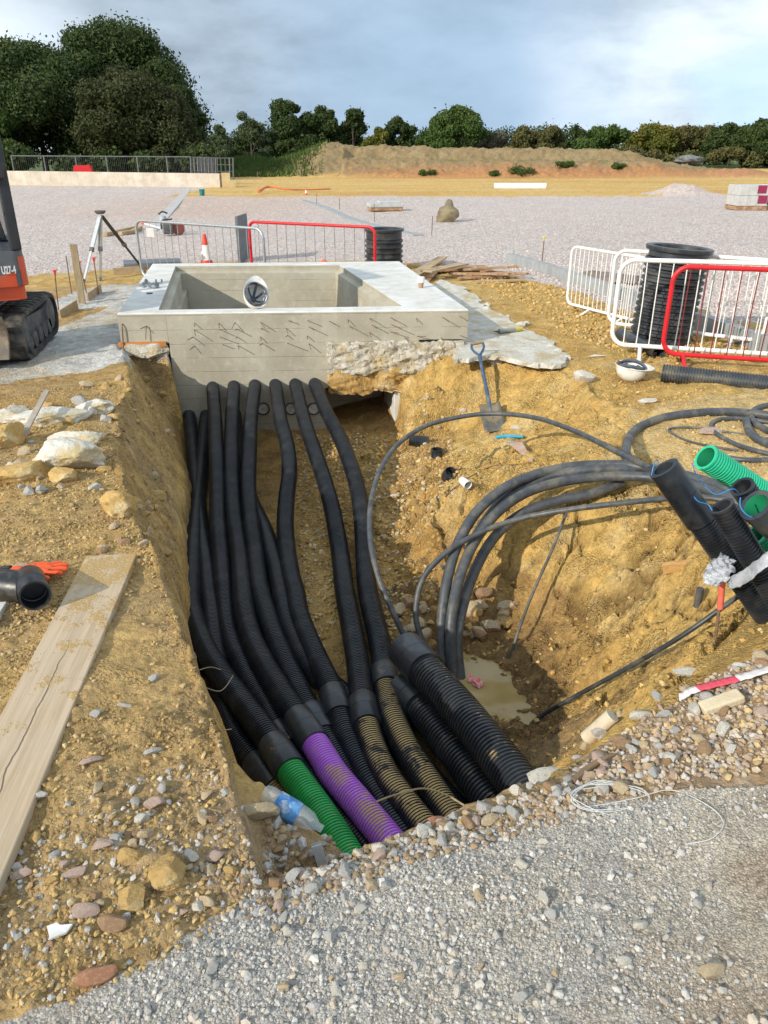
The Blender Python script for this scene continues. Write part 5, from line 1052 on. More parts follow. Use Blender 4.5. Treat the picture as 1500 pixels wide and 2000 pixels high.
k.build('dozer_blade', mk('worn_blade', (.20, .155, .11), (.13, .11, .095), .7, 8, .3, 60, c3=(.26, .20, .13), s3=5), exr, bevel=.004)
# slewing body points left; its round tail is on the right
bz = EXZ+.56; by0, by1 = y0+.12, y0+1.42; hx = aty(55, 540, by0)[0]; house0 = set(exr.children)
def plan(off=0, z=0): 
    q = [(hx-1.45, by0+off, z)]
    for cy, a0 in ((by0+.09, -90), (by1-.09, 0)):
        for i in range(8): a = R(a0+90*i/7); q.append((hx-.09+(.09-off)*math.cos(a), cy+(.09-off)*math.sin(a), z))
    return q+[(hx-1.45, by1-off, z)]
k = MB(); k.prism(plan(.03, bz), (0, 0, .12)); k.build('slew_skirt', mk('excavator_orange', (.62, .085, .03), (.55, .07, .025), .35, 6, .04, spec=.5, c3=(.42, .12, .06), s3=7), exr, bevel=.02)
k = MB(); k.prism(plan(.0, bz+.122), (0, 0, .28)); k.build('body_panel', mk('excavator_grey', (.13, .135, .145), (.10, .105, .115), .45, 8, .05, spec=.4), exr, bevel=.03)
org = exr['label'] and bpy.data.materials['excavator_orange']
k = MB(); k.prism([(hx-.09+(.096)*math.cos(R(a)), by0+.09+.096*math.sin(R(a)), bz+.115) for a in range(-66, 1, 11)]+[(hx-.09+.06*math.cos(R(a)), by0+.09+.06*math.sin(R(a)), bz+.115) for a in range(0, -67, -11)], (0, 0, .24)); k.build('orange_corner', org, exr)
k = MB(); k.prism([(hx-1.4, by0-.006, bz+.115), (hx-.095, by0-.006, bz+.115), (hx-.095, by0-.006, bz+.24), (hx-.30, by0-.006, bz+.18), (hx-1.4, by0-.006, bz+.165)], (0, .02, 0)); k.build('orange_flash', org, exr)
fnt = bpy.data.curves.new('lettering', 'FONT'); fnt.body = 'U27-4'; fnt.size = .086; fnt.extrude = .002; fnt.offset = .0035; fo = bpy.data.objects.new('tmp', fnt); COL.objects.link(fo)
bpy.context.view_layer.update(); me = bpy.data.meshes.new_from_object(fo.evaluated_get(bpy.context.evaluated_depsgraph_get())); bpy.data.objects.remove(fo)
lo = link('lettering', me, mk('white_lettering', (.78, .78, .78), None, .5, 9, 0), exr); me.materials.clear(); me.materials.append(bpy.data.materials['white_lettering'])
lo.location = Vector((hx-.200, by0-.010, bz+.225))-pworld(exr); lo.rotation_euler = (R(90), 0, 0); lo.scale = (.52, 1, 1)
zc = bz+.405; ch_ = 1.38
def post(a, b_, w_=.07): MB().beam(a, b_, w_, w_*1.2, upv=(0, 1, 0)).build('cab_post', DARKB, exr, bevel=.012)
DARKB = mk('black_frame', (.016, .017, .02), (.028, .029, .032), .45, 9, .05, spec=.5)
for y in (by0+.04, by1-.45): post((hx-.05, y, zc), (hx-.05, y, zc+ch_), .085); post((hx-1.35, y, zc), (hx-1.30, y, zc+ch_))
post((hx-.55, by0+.035, zc), (hx-.60, by0+.035, zc+ch_), .06)
MB().box((hx-.72, (by0+by1-.40)/2, zc+ch_+.03), (1.25, by1-by0-.35, .07)).build('cab_roof', DARKB, exr, bevel=.03)
MB().box((hx-.78, by0+.04, zc+.05), (1.2, .06, .10)).build('cab_sill', DARKB, exr, bevel=.01)
for nm, q in (('side_window', [(hx-.12, by0+.04, zc+.10), (hx-.52, by0+.04, zc+.10), (hx-.57, by0+.04, zc+ch_-.02), (hx-.20, by0+.04, zc+ch_-.02)]), ('door_window', [(hx-.58, by0+.045, zc+.10), (hx-1.32, by0+.045, zc+.10), (hx-1.28, by0+.045, zc+ch_-.02), (hx-.63, by0+.045, zc+ch_-.02)]), ('rear_window', [(hx-.055, by0+.08, zc+.05), (hx-.055, by1-.5, zc+.05), (hx-.15, by1-.5, zc+ch_), (hx-.15, by0+.08, zc+ch_)])):
    o = MB().add(q, [(0, 1, 2, 3)]).build(nm, GLASS, exr); o.modifiers.new('t', 'SOLIDIFY').thickness = .006
MB().box((hx-.08, by0-.03, zc+.62), (.09, .07, .13), Matrix.Rotation(R(12), 3, 'Y')).build('work_lamp', DARKB, exr, bevel=.015)
MB().tube([(hx-.10, by0+.0, zc+.50), (hx-.10, by0-.04, zc+.56), (hx-.08, by0-.03, zc+.62)], .012, 8, step=.02).build('lamp_bracket', DARKB, exr, smooth=True)
MB().tube([(hx-.20, by0-.02, zc+.35), (hx-.45, by0-.02, zc+.37)], .013, 8, step=.05).build('grab_rail', GALV, exr, smooth=True)
MB().box((hx-.75, by0+.45, zc+.25), (.42, .45, .5)).box((hx-.52, by0+.45, zc+.6), (.12, .42, .6)).build('seat', DARKB, exr, bevel=.04)
k = MB(); k.prism([(hx-1.45, by1-.48, bz+.2), (hx-1.8, by1-.48, bz+.45), (hx-2.6, by1-.48, bz+1.9), (hx-2.9, by1-.48, bz+1.95), (hx-2.75, by1-.48, bz+1.65), (hx-1.95, by1-.48, bz+.2), (hx-1.6, by1-.48, bz+.02)], (0, .16, 0)); k.build('boom', org, exr, bevel=.01)
k = MB(); k.prism([(hx-2.65, by1-.46, bz+2.05), (hx-2.95, by1-.46, bz+2.0), (hx-3.35, by1-.46, bz+.6), (hx-3.22, by1-.46, bz+.55)], (0, .12, 0)); k.build('dipper_arm', org, exr, bevel=.01)
k = MB(); k.prism([(hx-3.2, by1-.65, bz+.55), (hx-3.4, by1-.65, bz+.6), (hx-3.6, by1-.65, bz+.25), (hx-3.45, by1-.65, bz-.1), (hx-3.1, by1-.65, bz-.05), (hx-3.3, by1-.65, bz+.15)], (0, .5, 0)); k.build('bucket', DARKMET, exr)
M_ = Matrix.Translation(Vector((hx, by0, 0))-pworld(exr)) @ Matrix.Rotation(R(21), 4, 'Z') @ Matrix.Translation(pworld(exr)-Vector((hx, by0, 0)))
for o in exr.children:
    if o not in house0: o.matrix_basis = M_ @ o.matrix_basis                  # the upper body is slewed a little towards the viewer

# ================================================================== TRIPOD, STAKES, PINS, CONE
hd_ = hit(163, 553); f3 = hit(280, 526); f2 = hit(196, 549); hh = hdist((hd_+f3)/2); head = ath(196, 418, hdist(hd_)*.55+hdist(f3)*.45)
root = empty('survey_tripod', (hd_+f3+f2)/3, 'surveyor tripod with pale and black legs standing left of the chamber', 'tripod')
ALU = mk('aluminium', (.66, .67, .68), (.55, .56, .57), .4, 9, .03, metal=.3); OLIVE = mk('khaki_leg', (.24, .23, .18), (.19, .18, .14), .6, 9, .05)
k = MB(); k.lathe([(0, .0), (.05, 0), (.075, .02), (.085, .03), (.085, .05), (.03, .055), (.028, .035), (0, .035)], head, (0, 0, 1), 20); k.build('head', DARKMET, root, auto=35)
for f_, mt in ((hd_, ALU), (f2, OLIVE), (f3, DARKB)):
    a = head+(f_-head)*.03; mid_ = head+(f_-head)*.52; lg = MB().beam(a, mid_, .055, .028).build('leg', mt, root, bevel=.004)
    MB().beam(mid_, f_, .032, .022).build('lower_leg', mt, lg, bevel=.003); MB().beam(mid_-(f_-head)*.02, mid_+(f_-head)*.03, .065, .045).build('clamp', DARKMET, lg, bevel=.005)
    MB().lathe([(.022, .06), (.02, .03), (.003, -.04)], f_, (head-f_)/np.linalg.norm(head-f_), 10).build('foot_spike', DARKMET, lg, smooth=True)
def upright(px0, py0, px1, py1, fwd_=0.0):
    a = hit(px0, py0); b_ = ath(px1, py1, hdist(a)+fwd_); return a, b_
a, b_ = upright(160, 592, 143, 477); o = MB().beam(a-np.array([0, 0, .15]), b_, .085, .022, upv=FH).build('timber_stake', mk('stake_wood', (.34, .27, .17), (.25, .19, .11), .85, 14, .4, 60, stretch=(3, 3, .5)), bevel=.003); tag(o, 'tall flat timber stake beside the excavator track', 'stake')
CAPR = mk('red_cap', (.75, .09, .05), (.65, .07, .04), .5, 9, 0)
def pin(label, a, b_, cap=True, group='rusty pins left of the chamber', capm=None, r=.0075):
    root = empty('steel_pin', a, label, 'pin', group); MB().tube([a-np.array([0, 0, .08]), (a+b_)/2, b_], r, 8, step=.1).build('pin_rod', STEEL, root, smooth=True)
    if cap: MB().lathe([(0, .035), (.028, .034), (.030, .022), (.014, .015), (.012, -.03), (0, -.03)], b_, (0, 0, 1), 14).build('safety_cap', capm or CAPR, root, auto=40)
    return root
pin('red capped rusty pin nearest the excavator track', *upright(115, 617, 107, 533)); pin('bare rusty pin without a cap behind the timber stake', *upright(140, 574, 129, 500), cap=False)
pin('red capped rusty pin close to the right of the timber stake', *upright(173, 586, 155, 516)); pin('red capped rusty pin standing below the tripod', *upright(193, 576, 183, 508))
a, b_ = upright(790, 540, 793, 510); o = MB().beam(a, b_, .03, .02, upv=FH).build('timber_peg', WOOD); tag(o, 'small wooden peg at the left end of the plank pile', 'peg')
for q, lab, cp in (((1058, 517, 1063, 466), 'thin pin with a yellow cap at the start of the right kerb', True), ((843, 460, 845, 422), 'plain thin pin near the lumpy rock', False), ((731, 433, 731, 398), 'plain thin pin beside the grey tray', False), ((663, 409, 663, 387), 'short pin along the sunken edging', False), ((618, 398, 619, 376), 'farthest pin by the sunken edging', False)):
    pin(lab, *upright(*q), cap=cp, group='thin setting-out pins on the hardcore', capm=mk('yellow_cap', (.75, .58, .03), (.65, .5, .03), .5, 9, 0), r=.010)
for (x0, y0_, x1, y1_), lab in (((118, 622, 152, 604), 'low form board by the excavator track'), ((172, 588, 198, 571), 'low form board below the tripod'), ((222, 536, 286, 533), 'form board at the back left corner of the chamber')):
    a, b_ = hit(x0, y0_), hit(x1, y1_); o = MB().beam(a+np.array([0, 0, .03]), b_+np.array([0, 0, .05]), .022, .13).build('form_board', WOOD, bevel=.003); tag(o, lab, 'board')
def cone(label, p, h, mini=False):
    root = empty('traffic_cone', p, label, 'cone'); k = MB(); s_ = h/.75
    k.lathe([(.055*s_*2.9, 0.0), (.055*s_*2.9, .04*s_), (.155*s_, .05*s_), (.125*s_, .20*s_)], p, (0, 0, 1), 24); k.build('base', mk('cone_red', (.72, .06, .035), (.62, .05, .03), .5, 9, .03), root, auto=40)
    MB().lathe([(.127*s_, .20*s_), (.072*s_, .52*s_)], p, (0, 0, 1), 24).build('white_sleeve', WHITE, root, smooth=True)
    MB().lathe([(.072*s_, .52*s_), (.038*s_, .74*s_), (.030*s_, .75*s_), (0, .75*s_)], p, (0, 0, 1), 24).build('tip', bpy.data.materials['cone_red'], root, auto=40); return root
cp_ = atz(405, 525, -.28); cone('red and white traffic cone standing behind the chamber rim', cp_, h_to(cp_, 457)); cp_ = atz(598, 381, -.3); cone('tiny faded cone far away by the orange netting', cp_, h_to(cp_, 367))
cp_ = atz(633, 520, -.28); o = MB().lathe([(0, .09), (.03, .085), (.06, .05), (.07, 0)], cp_+np.array([0, 0, .03]), (0, 0, 1), 14).build('orange_marker', ORANGE, smooth=True); tag(o, 'small orange marker peeping over the back rim of the chamber', 'marker')
# plank piles
PG = 'loose planks in the pile right of the chamber'
for (x0, y0_, x1, y1_, w_, up, lab) in ((795, 548, 862, 512, .14, .05, 'reddish plank at the left of the pile, tilted up to the right'), (812, 551, 868, 518, .10, .09, 'grey brown plank lying second from the left in the pile'), (830, 553, 862, 522, .12, .02, 'dark thin plank under the tilted ones'), (832, 549, 905, 533, .20, .14, 'wide brown board on top of the pile'), (850, 534, 950, 531, .34, .06, 'pale sheet of plywood at the back of the pile'), (895, 548, 1002, 545, .12, .03, 'long red brown plank along the front of the pile'), (905, 540, 1012, 539, .11, .10, 'red plank stacked second in the front of the pile'), (880, 543, 995, 549, .13, .07, 'orange brown plank crossing the front of the pile'), (930, 553, 1024, 552, .09, .02, 'dark plank sticking out to the right of the pile'), (940, 536, 1030, 546, .08, .05, 'thin dark batten at the right end of the pile')):
    a, b_ = hit(x0, y0_, up), hit(x1, y1_, up+random.uniform(0, .05)); o = MB().beam(a, b_, w_, .025).build('plank', random.choice([WOODR, WOODR, WOOD]), bevel=.003); tag(o, lab, 'plank', PG)
for (x0, y0_, x1, y1_, w_, lab) in ((1145, 540, 1240, 552, .3, 'grey plank of the low stack behind the white barrier, uppermost'), (1150, 550, 1245, 556, .3, 'reddish plank at the bottom of the low stack behind the white barrier')):
    a, b_ = hit(x0, y0_, .06), hit(x1, y1_, .06); o = MB().beam(a, b_, w_, .05).build('plank', mk('grey_plank', (.24, .19, .16), (.17, .13, .11), .85, 9, .3), bevel=.004); tag(o, lab, 'plank', 'low plank stack behind the white barriers')
for (x0, y0_, x1, y1_, lab) in ((205, 462, 262, 449, 'timber batten on the hardcore behind the tripod'), (235, 460, 262, 456, 'short timber block on the hardcore behind the tripod'), (262, 455, 275, 448, 'timber offcut by the left post of the grey barrier')):
    a, b_ = hit(x0, y0_, .05), hit(x1, y1_, .05); o = MB().beam(a, b_, .12, .08).build('timber_batten', WOOD, bevel=.004); tag(o, lab, 'batten')
a, b_ = hit(282, 446, .12), hit(346, 460, .06); root = empty('striped_staff', (a+b_)/2, 'white staff with an orange end lying behind the grey barrier', 'staff'); MB().tube([a, b_], .022, 8).build('pole', WHITE, root, smooth=True); MB().beam(a-RT*.05, a+RT*.06, .14, .05).build('orange_end', ORANGE, root); MB().lathe([(0, .05), (.04, .03), (.045, 0), (.04, -.03), (0, -.05)], a+(b_-a)*.6, (0, 0, 1), 12).build('yellow_knob', mk('yellow_knob', (.75, .65, .03), None, .5, 9, 0), root, smooth=True)
c_ = hit(340, 460); root = empty('cut_off_saw', c_, 'dark red cut-off saw standing on the hardcore behind the grey barrier', 'cut-off saw'); MB().lathe([(0, -.03), (.14, -.03), (.155, 0), (.14, .03), (0, .03)], c_+np.array([0.12, 0, .16]), (.2, -1, 0), 20).build('blade_guard', mk('saw_red', (.22, .06, .05), (.15, .045, .04), .6, 9, .1), root, auto=40); MB().box(c_+np.array([-.12, .02, .16]), (.26, .24, .24)).build('engine', DARKMET, root, bevel=.03); MB().tube([c_+np.array([-.28, 0, .15]), c_+np.array([-.25, 0, .34]), c_+np.array([.0, 0, .38])], .018, 8, step=.03).build('handle', DARKB, root, smooth=True)
c_ = hit(322, 457); root = empty('water_bottle', c_, 'grey pressure bottle standing beside the cut-off saw', 'bottle'); MB().lathe([(0, 0), (.10, 0), (.11, .06), (.11, .34), (.06, .42), (0, .43)], c_, (0, 0, 1), 18).build('tank', mk('grey_tank', (.40, .41, .43), (.3, .31, .33), .5, 9, .05), root, auto=40); MB().tube([c_+np.array([-.10, 0, .46]), c_+np.array([0, 0, .52]), c_+np.array([.12, 0, .48])], .02, 8, step=.03).build('pump_handle', DARKB, root, smooth=True)
a = hit(258, 524); o = MB().box(a+np.array([.35, .1, .06]), (1.0, .5, .10), Matrix.Rotation(R(8), 3, 'Z')).build('form_tray', GREYSH, bevel=.01); tag(o, 'dark grey form tray lying flat under the grey barrier', 'tray')

# ================================================================== KERBS, FAR THINGS
EDG_ = mk('grey_edging', (.34, .35, .36), (.27, .28, .28), .85, 6, .2, 40)
def kerb(label, px, w_, h_, lift=0, seglen=.915, cat='kerb', name='kerb_line', mat=None):
    P3 = [hit(*q) for q in px]; root = empty(name, P3[0], label, cat); pth = Path(P3) if len(P3) > 2 else Path([P3[0], (P3[0]+P3[1])/2, P3[1]]); k = max(2, int(pth.L/seglen)); c, t, nn = pth.at(np.linspace(0, pth.L, k+1))
    for i in range(min(k, 90)): MB().beam(c[i]+(c[i+1]-c[i])*.004+np.array([0, 0, h_/2+lift-.04]), c[i+1]-(c[i+1]-c[i])*.004+np.array([0, 0, h_/2+lift-.04]), w_, h_).build('kerb_stone', mat or EDG_, root)
    return root
kerb('grey concrete kerb running from the plank pile behind the white barriers', [(992, 512), (1060, 532), (1130, 558), (1230, 592), (1330, 628), (1420, 663), (1560, 712)], .10, .20)
kerb('grey concrete strip running back to the end of the retaining wall', [(293, 452), (330, 412), (366, 371)], .34, .05, .01, 3.0, mat=mk('pale_haunch', (.47, .445, .43), (.40, .38, .37), .9, 3, .3, 20))
kerb('sunken jagged line of edging stones crossing the hardcore', [(592, 392), (640, 408), (690, 430), (760, 448), (818, 461)], .28, .07)
CREAM = mk('precast_wall', (.56, .49, .40), (.46, .40, .32), .85, 2.5, .2, 12, c3=(.60, .54, .46), s3=.7)
w0 = atz(-30, 361, -.3); w1_ = atz(432, 366, -.3); dd = (w1_-w0); n_ = 23; hL, hR = h_to(w0, 333), h_to(w1_, 339); root = empty('retaining_wall', w1_, 'long low cream retaining wall of precast panels below the big trees', 'wall')
for i in range(n_):
    a = w0+dd*i/n_; b_ = w0+dd*(i+1)/n_-dd/np.linalg.norm(dd)*.006; hh = hL+(hR-hL)*i/n_; MB().beam(a+np.array([0, 0, hh/2-.15]), b_+np.array([0, 0, hh/2-.15]), .25, hh+.3).build('wall_panel', CREAM, root)
e0 = w1_+dd/np.linalg.norm(dd)*.15; MB().box(e0+np.array([.15, .3, hR/2-.1]), (.45, .6, hR+.25)).box(e0+np.array([.45, .0, hR*.25]), (.35, .7, hR*.5)).build('stepped_end', mk('wall_end', (.58, .46, .26), (.5, .38, .2), .9, 4, .2, 20), root)
FENCE = mk('dull_fence_steel', (.17, .18, .185), (.12, .125, .13), .6, 9, 0, metal=.3)
# mesh fence panels behind the wall
fr_ = empty('mesh_fence', atz(20, 340, .2)+FH*3, 'line of wire mesh fence panels standing behind the cream wall', 'fence')
for i, px in enumerate((22, 85, 147, 207, 267, 325, 372)):
    t_ = ath(px, 304.5+i*.35, 49.5); MB().tube([t_-np.array([0, 0, 2.0]), t_], .045, 8).build('fence_post', FENCE, fr_, smooth=True)
    if px < 372:
        u_ = ath((85, 147, 207, 267, 325, 372)[i], 304.5+(i+1)*.35, 49.5); k = MB(); k.tube([t_, u_], .035, 6).tube([t_-np.array([0, 0, 1.9]), u_-np.array([0, 0, 1.9])], .035, 6)
        for j in range(1, 16): a = t_+(u_-t_)*j/16; k.tube([a-np.array([0, 0, 1.9]), a], .0045, 4, caps=False)
        k.build('mesh_panel', FENCE, fr_)
fs = empty('fence_stack', ath(400, 335, 48.5)-np.array([0, 0, .8]), 'leaning stack of spare mesh fence panels at the end of the cream wall', 'fence panels')
for i in range(8):
    a = ath(372+i*7.0, 306+i*.3, 48.5-i*.02); b_ = a+RT*(.5 if i < 6 else 1.0); k = MB(); 
    for q in (a, b_): k.tube([q-np.array([0, 0, 1.6])-RT*.1, q], .04, 6)
    for j in range(5): k.tube([a-np.array([0, 0, .35*j+.02]), b_-np.array([0, 0, .35*j+.02])], .012, 4)
    for j in range(4): k.tube([a+(b_-a)*j/4-np.array([0, 0, 1.6]), a+(b_-a)*j/4], .012, 4)
    k.build('fence_panel', FENCE, fs)
c_ = ath(161, 335, 48.2); k = MB(); k.prism([c_+RT*x+np.array([0, 0, z]) for x, z in ((-.52, -.6), (-.52, .1), (-.42, .32), (.42, .32), (.52, .1), (.52, -.6))], FH*.35); o = k.build('water_barrier', REDP, bevel=.04); tag(o, 'red plastic water filled barrier behind the cream wall', 'barrier')
for dx in (-.2, .1):
    pass
a, b_ = hit(965, 369, .12), hit(1066, 369, .12); o = MB().tube([a, b_], .16, 14).build('white_pipe', WHITE, smooth=True); tag(o, 'long white pipe lying on the far yellow clay', 'pipe')
k = MB(); P3 = [hit(505, 380, .12), hit(525, 376, .25), hit(560, 376, .14), hit(600, 375, .1), hit(645, 374, .12)]; k.tube(P3, [.07, .05, .04, .03, .035], 7, step=.25); o = k.build('orange_netting', mk('orange_netting', (.65, .17, .05), (.5, .14, .04), .7, 5, .3), smooth=True); tag(o, 'bunched strip of orange netting along the far edge of the hardcore', 'netting')
c_ = hit(395, 382); o = MB().lathe([(0, 0), (.10, 0), (.13, .26), (.12, .26), (.09, .02), (0, .02)], c_, (0, 0, 1), 14).build('teal_bucket', mk('teal_plastic', (.02, .22, .24), None, .5, 9, 0), smooth=True); tag(o, 'small teal bucket near the end of the retaining wall', 'bucket')
c_ = hit(755, 413); root = empty('grey_tray', c_, 'grey slabs stacked on a low pallet out on the hardcore', 'slab stack'); MB().box(c_+np.array([0, .3, .08]), (1.1, .7, .1)).build('pallet', WOODR, root); MB().box(c_+np.array([0, .3, .19]), (1.15, .75, .12)).box(c_+np.array([.12, .3, .28]), (.7, .6, .07)).build('slabs', mk('grey_slab', (.46, .47, .46), (.38, .39, .38), .8, 5, .2), root, bevel=.02)
# block pallets
BLK = mk('grey_block', (.50, .49, .46), (.42, .41, .39), .9, 6, .3, 40); MAR = mk('maroon_label', (.27, .025, .075), (.24, .02, .06), .5, 9, 0)
for bi, (px, lab) in enumerate(((1467, 'left pack of grey blocks with maroon labels on a pallet at the far right'), (1514, 'right pack of grey blocks with maroon labels and white wrap at the far right'))):
    c_ = hit(px, 411)+FH*.5; root = empty('block_pack', c_, lab, 'block pack', 'wrapped block packs'); MB().box(c_+np.array([0, 0, .07]), (1.02, 1.0, .12), Matrix.Rotation(-YAW, 3, 'Z')).build('pallet', WOODR, root); rt = np.array(Matrix.Rotation(-YAW, 3, 'Z'))
    for rz in range(2):
        for rx in range(3): MB().box(c_+rt@np.array([(rx-1)*.335, 0, .30+rz*.325]), (.33, .98, .32), rt).build('block_layer', BLK if bi == 0 else (BLK if rx != 0 else WHITE), root, bevel=.01)
    for q in ((.25, .66), (.32, .34)) if bi == 0 else ((-.33, .66), (-.30, .30), (.28, .64)): MB().box(c_+rt@np.array([q[0], -.497, q[1]]), (.30, .012, .25), rt).build('label_sheet', MAR, root)
tg_ = hit(1345, 318); tg_ = ath(1346, 313, 66.0)

def rockmesh(seed, sub=2, cuts=9, aniso=(1, 1, 1), rough=.10):
    rs = np.random.default_rng(seed); bm = bmesh.new(); bmesh.ops.create_icosphere(bm, subdivisions=sub, radius=1.0); v = np.array([q.co[:] for q in bm.verts]); f = np.array([[q.index for q in p.verts] for p in bm.faces]); bm.free()
    for _ in range(cuts):
        nrm = rs.normal(size=3); nrm /= np.linalg.norm(nrm); d_ = rs.uniform(.52, .86); ex_ = np.maximum(v@nrm-d_, 0); v = v-ex_[:, None]*nrm
    v = v*(1+rough*n3(v*1.9+seed*3.7, seed))[:, None]*np.array(aniso); return v, f
BUSHR = mk('rock_brown', (.26, .215, .13), (.14, .115, .075), .95, 3, .6, 12, c3=(.34, .29, .2), s3=2)
c_ = hit(873, 433); v, f = rockmesh(5, 4, 6, (.34, .32, .30), .3); v[:, 2] += .14; v[:, :2] *= (1.25-v[:, 2:3]*.75); k = MB().add(v+c_, f); v, f = rockmesh(9, 4, 5, (.14, .13, .22), .3); k.add(v+c_+np.array([.05, 0, .38]), f); o = k.build('rock', BUSHR, smooth=True); tag(o, 'lumpy brown rock with a dark pointed top alone on the hardcore', 'rock')
v, f = rockmesh(31, 4, 3, (1.3, .9, .42), .5); o = MB().add(v+ath(1345, 312, 70), f).build('tarpaulin', mk('grey_tarp', (.12, .125, .13), (.20, .2, .2), .6, 3, .3, 8), smooth=True); tag(o, 'grey tarpaulin heap at the right end of the spoil mound', 'tarpaulin')

# ================================================================== TREES
def leafm(name, c1, c2, c3):
    m = bpy.data.materials.new(name); m.use_nodes = True; n = NT(m.node_tree); b = n.n['Principled BSDF']; pos = n.new('ShaderNodeNewGeometry').outputs['Position']
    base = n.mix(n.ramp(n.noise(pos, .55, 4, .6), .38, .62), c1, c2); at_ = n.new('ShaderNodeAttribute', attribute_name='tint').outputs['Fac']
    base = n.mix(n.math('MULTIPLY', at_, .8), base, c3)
    n.set(b.inputs['Base Color'], base); b.inputs['Roughness'].default_value = .6; b.inputs['Specular IOR Level'].default_value = .2; b.inputs['Subsurface Weight'].default_value = 0
    tr = n.new('ShaderNodeBsdfTranslucent'); n.set(tr.inputs['Color'], base); mx = n.new('ShaderNodeMixShader'); mx.inputs[0].default_value = .27
    n.l.new(b.outputs[0], mx.inputs[1]); n.l.new(tr.outputs[0], mx.inputs[2]); n.l.new(mx.outputs[0], n.n['Material Output'].inputs[0]); return m
LV = {'dark': leafm('dark_leaves', (.030, .055, .016), (.046, .075, .020), (.085, .105, .030)), 'green': leafm('green_leaves', (.045, .090, .020), (.062, .115, .026), (.12, .15, .035)), 'olive': leafm('olive_leaves', (.085, .095, .030), (.115, .105, .038), (.17, .14, .05)), 'yellow': leafm('yellow_green_leaves', (.085, .115, .022), (.14, .14, .028), (.22, .18, .035)), 'brown': leafm('brownish_leaves', (.046, .058, .020), (.040, .054, .018), (.085, .080, .030)), 'grey': leafm('thin_grey_leaves', (.11, .105, .07), (.14, .125, .085), (.17, .15, .11)), 'pale': leafm('pale_leaves', (.075, .105, .045), (.09, .12, .055), (.13, .15, .07))}
BARK = mk('bark', (.075, .06, .045), (.05, .04, .03), .95, 6, .5, 20)
def leaves(cents, radii, n, size, rs, sq=(1, 1, .8)):
    w_ = radii**2; idx = rs.choice(len(cents), n, p=w_/w_.sum()); dv = rs.normal(size=(n, 3)); dv /= np.linalg.norm(dv, axis=1)[:, None]
    rr = radii[idx]*rs.uniform(.35, 1.1, n)**.7*(1+.22*np.abs(rs.normal(size=n))*(rs.random(n) < .18)); p = cents[idx]+dv*rr[:, None]*np.array(sq)
    nn = dv+.75*rs.normal(size=(n, 3)); nn /= np.linalg.norm(nn, axis=1)[:, None]; t = np.cross(nn, rs.normal(size=(n, 3))); t /= np.linalg.norm(t, axis=1)[:, None]; b_ = np.cross(nn, t)
    s_ = size*rs.uniform(.6, 1.4, n)[:, None]; v = np.stack([p-t*s_, p-b_*s_*.55+nn*s_*.12, p+t*s_, p+b_*s_*.55+nn*s_*.12], 1).reshape(-1, 3); f = np.arange(4*n).reshape(-1, 4)
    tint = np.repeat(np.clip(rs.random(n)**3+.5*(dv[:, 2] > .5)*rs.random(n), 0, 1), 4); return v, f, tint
def tree(name, label, px, top, hw, wd, kind, n, size, seed, base=300, clumps=26, squat=.5, group=None, trunk=.12, cat='tree', profile=None, lean=0):
    """px centre, top row, half width in photo px, at wd metres ahead"""
    rs = np.random.default_rng(seed); bpt = ath(px, base, wd); ground_z = min(H(*bpt[:2]), bpt[2]); hgt = ath(px, top, wd)[2]-ground_z; W_ = hw*wd/1660
    root = empty(name, (bpt[0], bpt[1], ground_z), label, cat, group); c0 = np.array([bpt[0], bpt[1], ground_z]); ct = []; ra = []
    nl = max(4, clumps//6); lobes = []                                # main limbs, each with its own ragged mass of foliage
    for k in range(nl):
        t = (k+.5)/nl; a = rs.uniform(0, 2*math.pi); q = W_*np.interp(t, (0, .3, .7, 1), (.62, .66, .42, .08))*rs.uniform(.75, 1.15); lobes.append((q*math.cos(a), q*math.sin(a)*.8, hgt*np.interp(t, (0, 1), (.22, .80))))
    for k in range(clumps):
        lb = lobes[k % nl] if k < clumps-2 else (0, 0, hgt*.82); r_ = (.13+.17*rs.random())*min(W_, hgt*.75)*(1.15 if k % nl == k else .9)
        p = np.array(lb)+rs.normal(size=3)*np.array([W_*.20, W_*.16, hgt*.10])
        lim = W_*np.interp(p[2]/hgt, (0, .35, .7, 1), (1, 1, .78, .35)); rad = math.hypot(p[0], p[1])+r_
        if rad > lim: p[:2] *= max(0, lim-r_)/max(rad-r_, 1e-3)
        p[2] = min(max(p[2], r_*.6), hgt-r_*.85); ct.append(p); ra.append(r_)
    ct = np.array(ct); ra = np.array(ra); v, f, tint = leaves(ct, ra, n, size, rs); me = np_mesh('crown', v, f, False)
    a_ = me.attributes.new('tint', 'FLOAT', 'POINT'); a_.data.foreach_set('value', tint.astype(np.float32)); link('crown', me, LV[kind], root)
    k = MB(); tr_ = max(.05, hgt*.022); k.tube([c0-np.array([0, 0, .3]), c0+np.array([.1*tr_, 0, hgt*.35]), c0+np.array([0, 0, hgt*.75])], [tr_*1.3, tr_*.8, tr_*.25], 8, step=hgt*.1)
    for i in range(min(7, clumps)): k.tube([c0+np.array([0, 0, hgt*(.18+.06*i)]), c0+ct[i]*np.array([.5, .5, .8])+np.array([0, 0, hgt*.05]), c0+ct[i]], [tr_*.6, tr_*.3, tr_*.1], 6, step=hgt*.1)
    k.build('trunk', BARK, root, smooth=True); return root
BT = 'trees in the big dark clump on the left'
tree('broad_tree', 'broad dark oak filling the left edge above the wire fence', 85, 76, 200, 63, 'dark', 120000, .12, 11, clumps=130)
tree('broad_tree', 'tallest dark tree of the left clump, its rounded top highest of all', 250, 34, 168, 68, 'dark', 115000, .12, 12, clumps=120)
tree('broad_tree', 'brownish green tree in front of the tall dark one', 262, 125, 140, 58, 'brown', 80000, .115, 13, clumps=90)
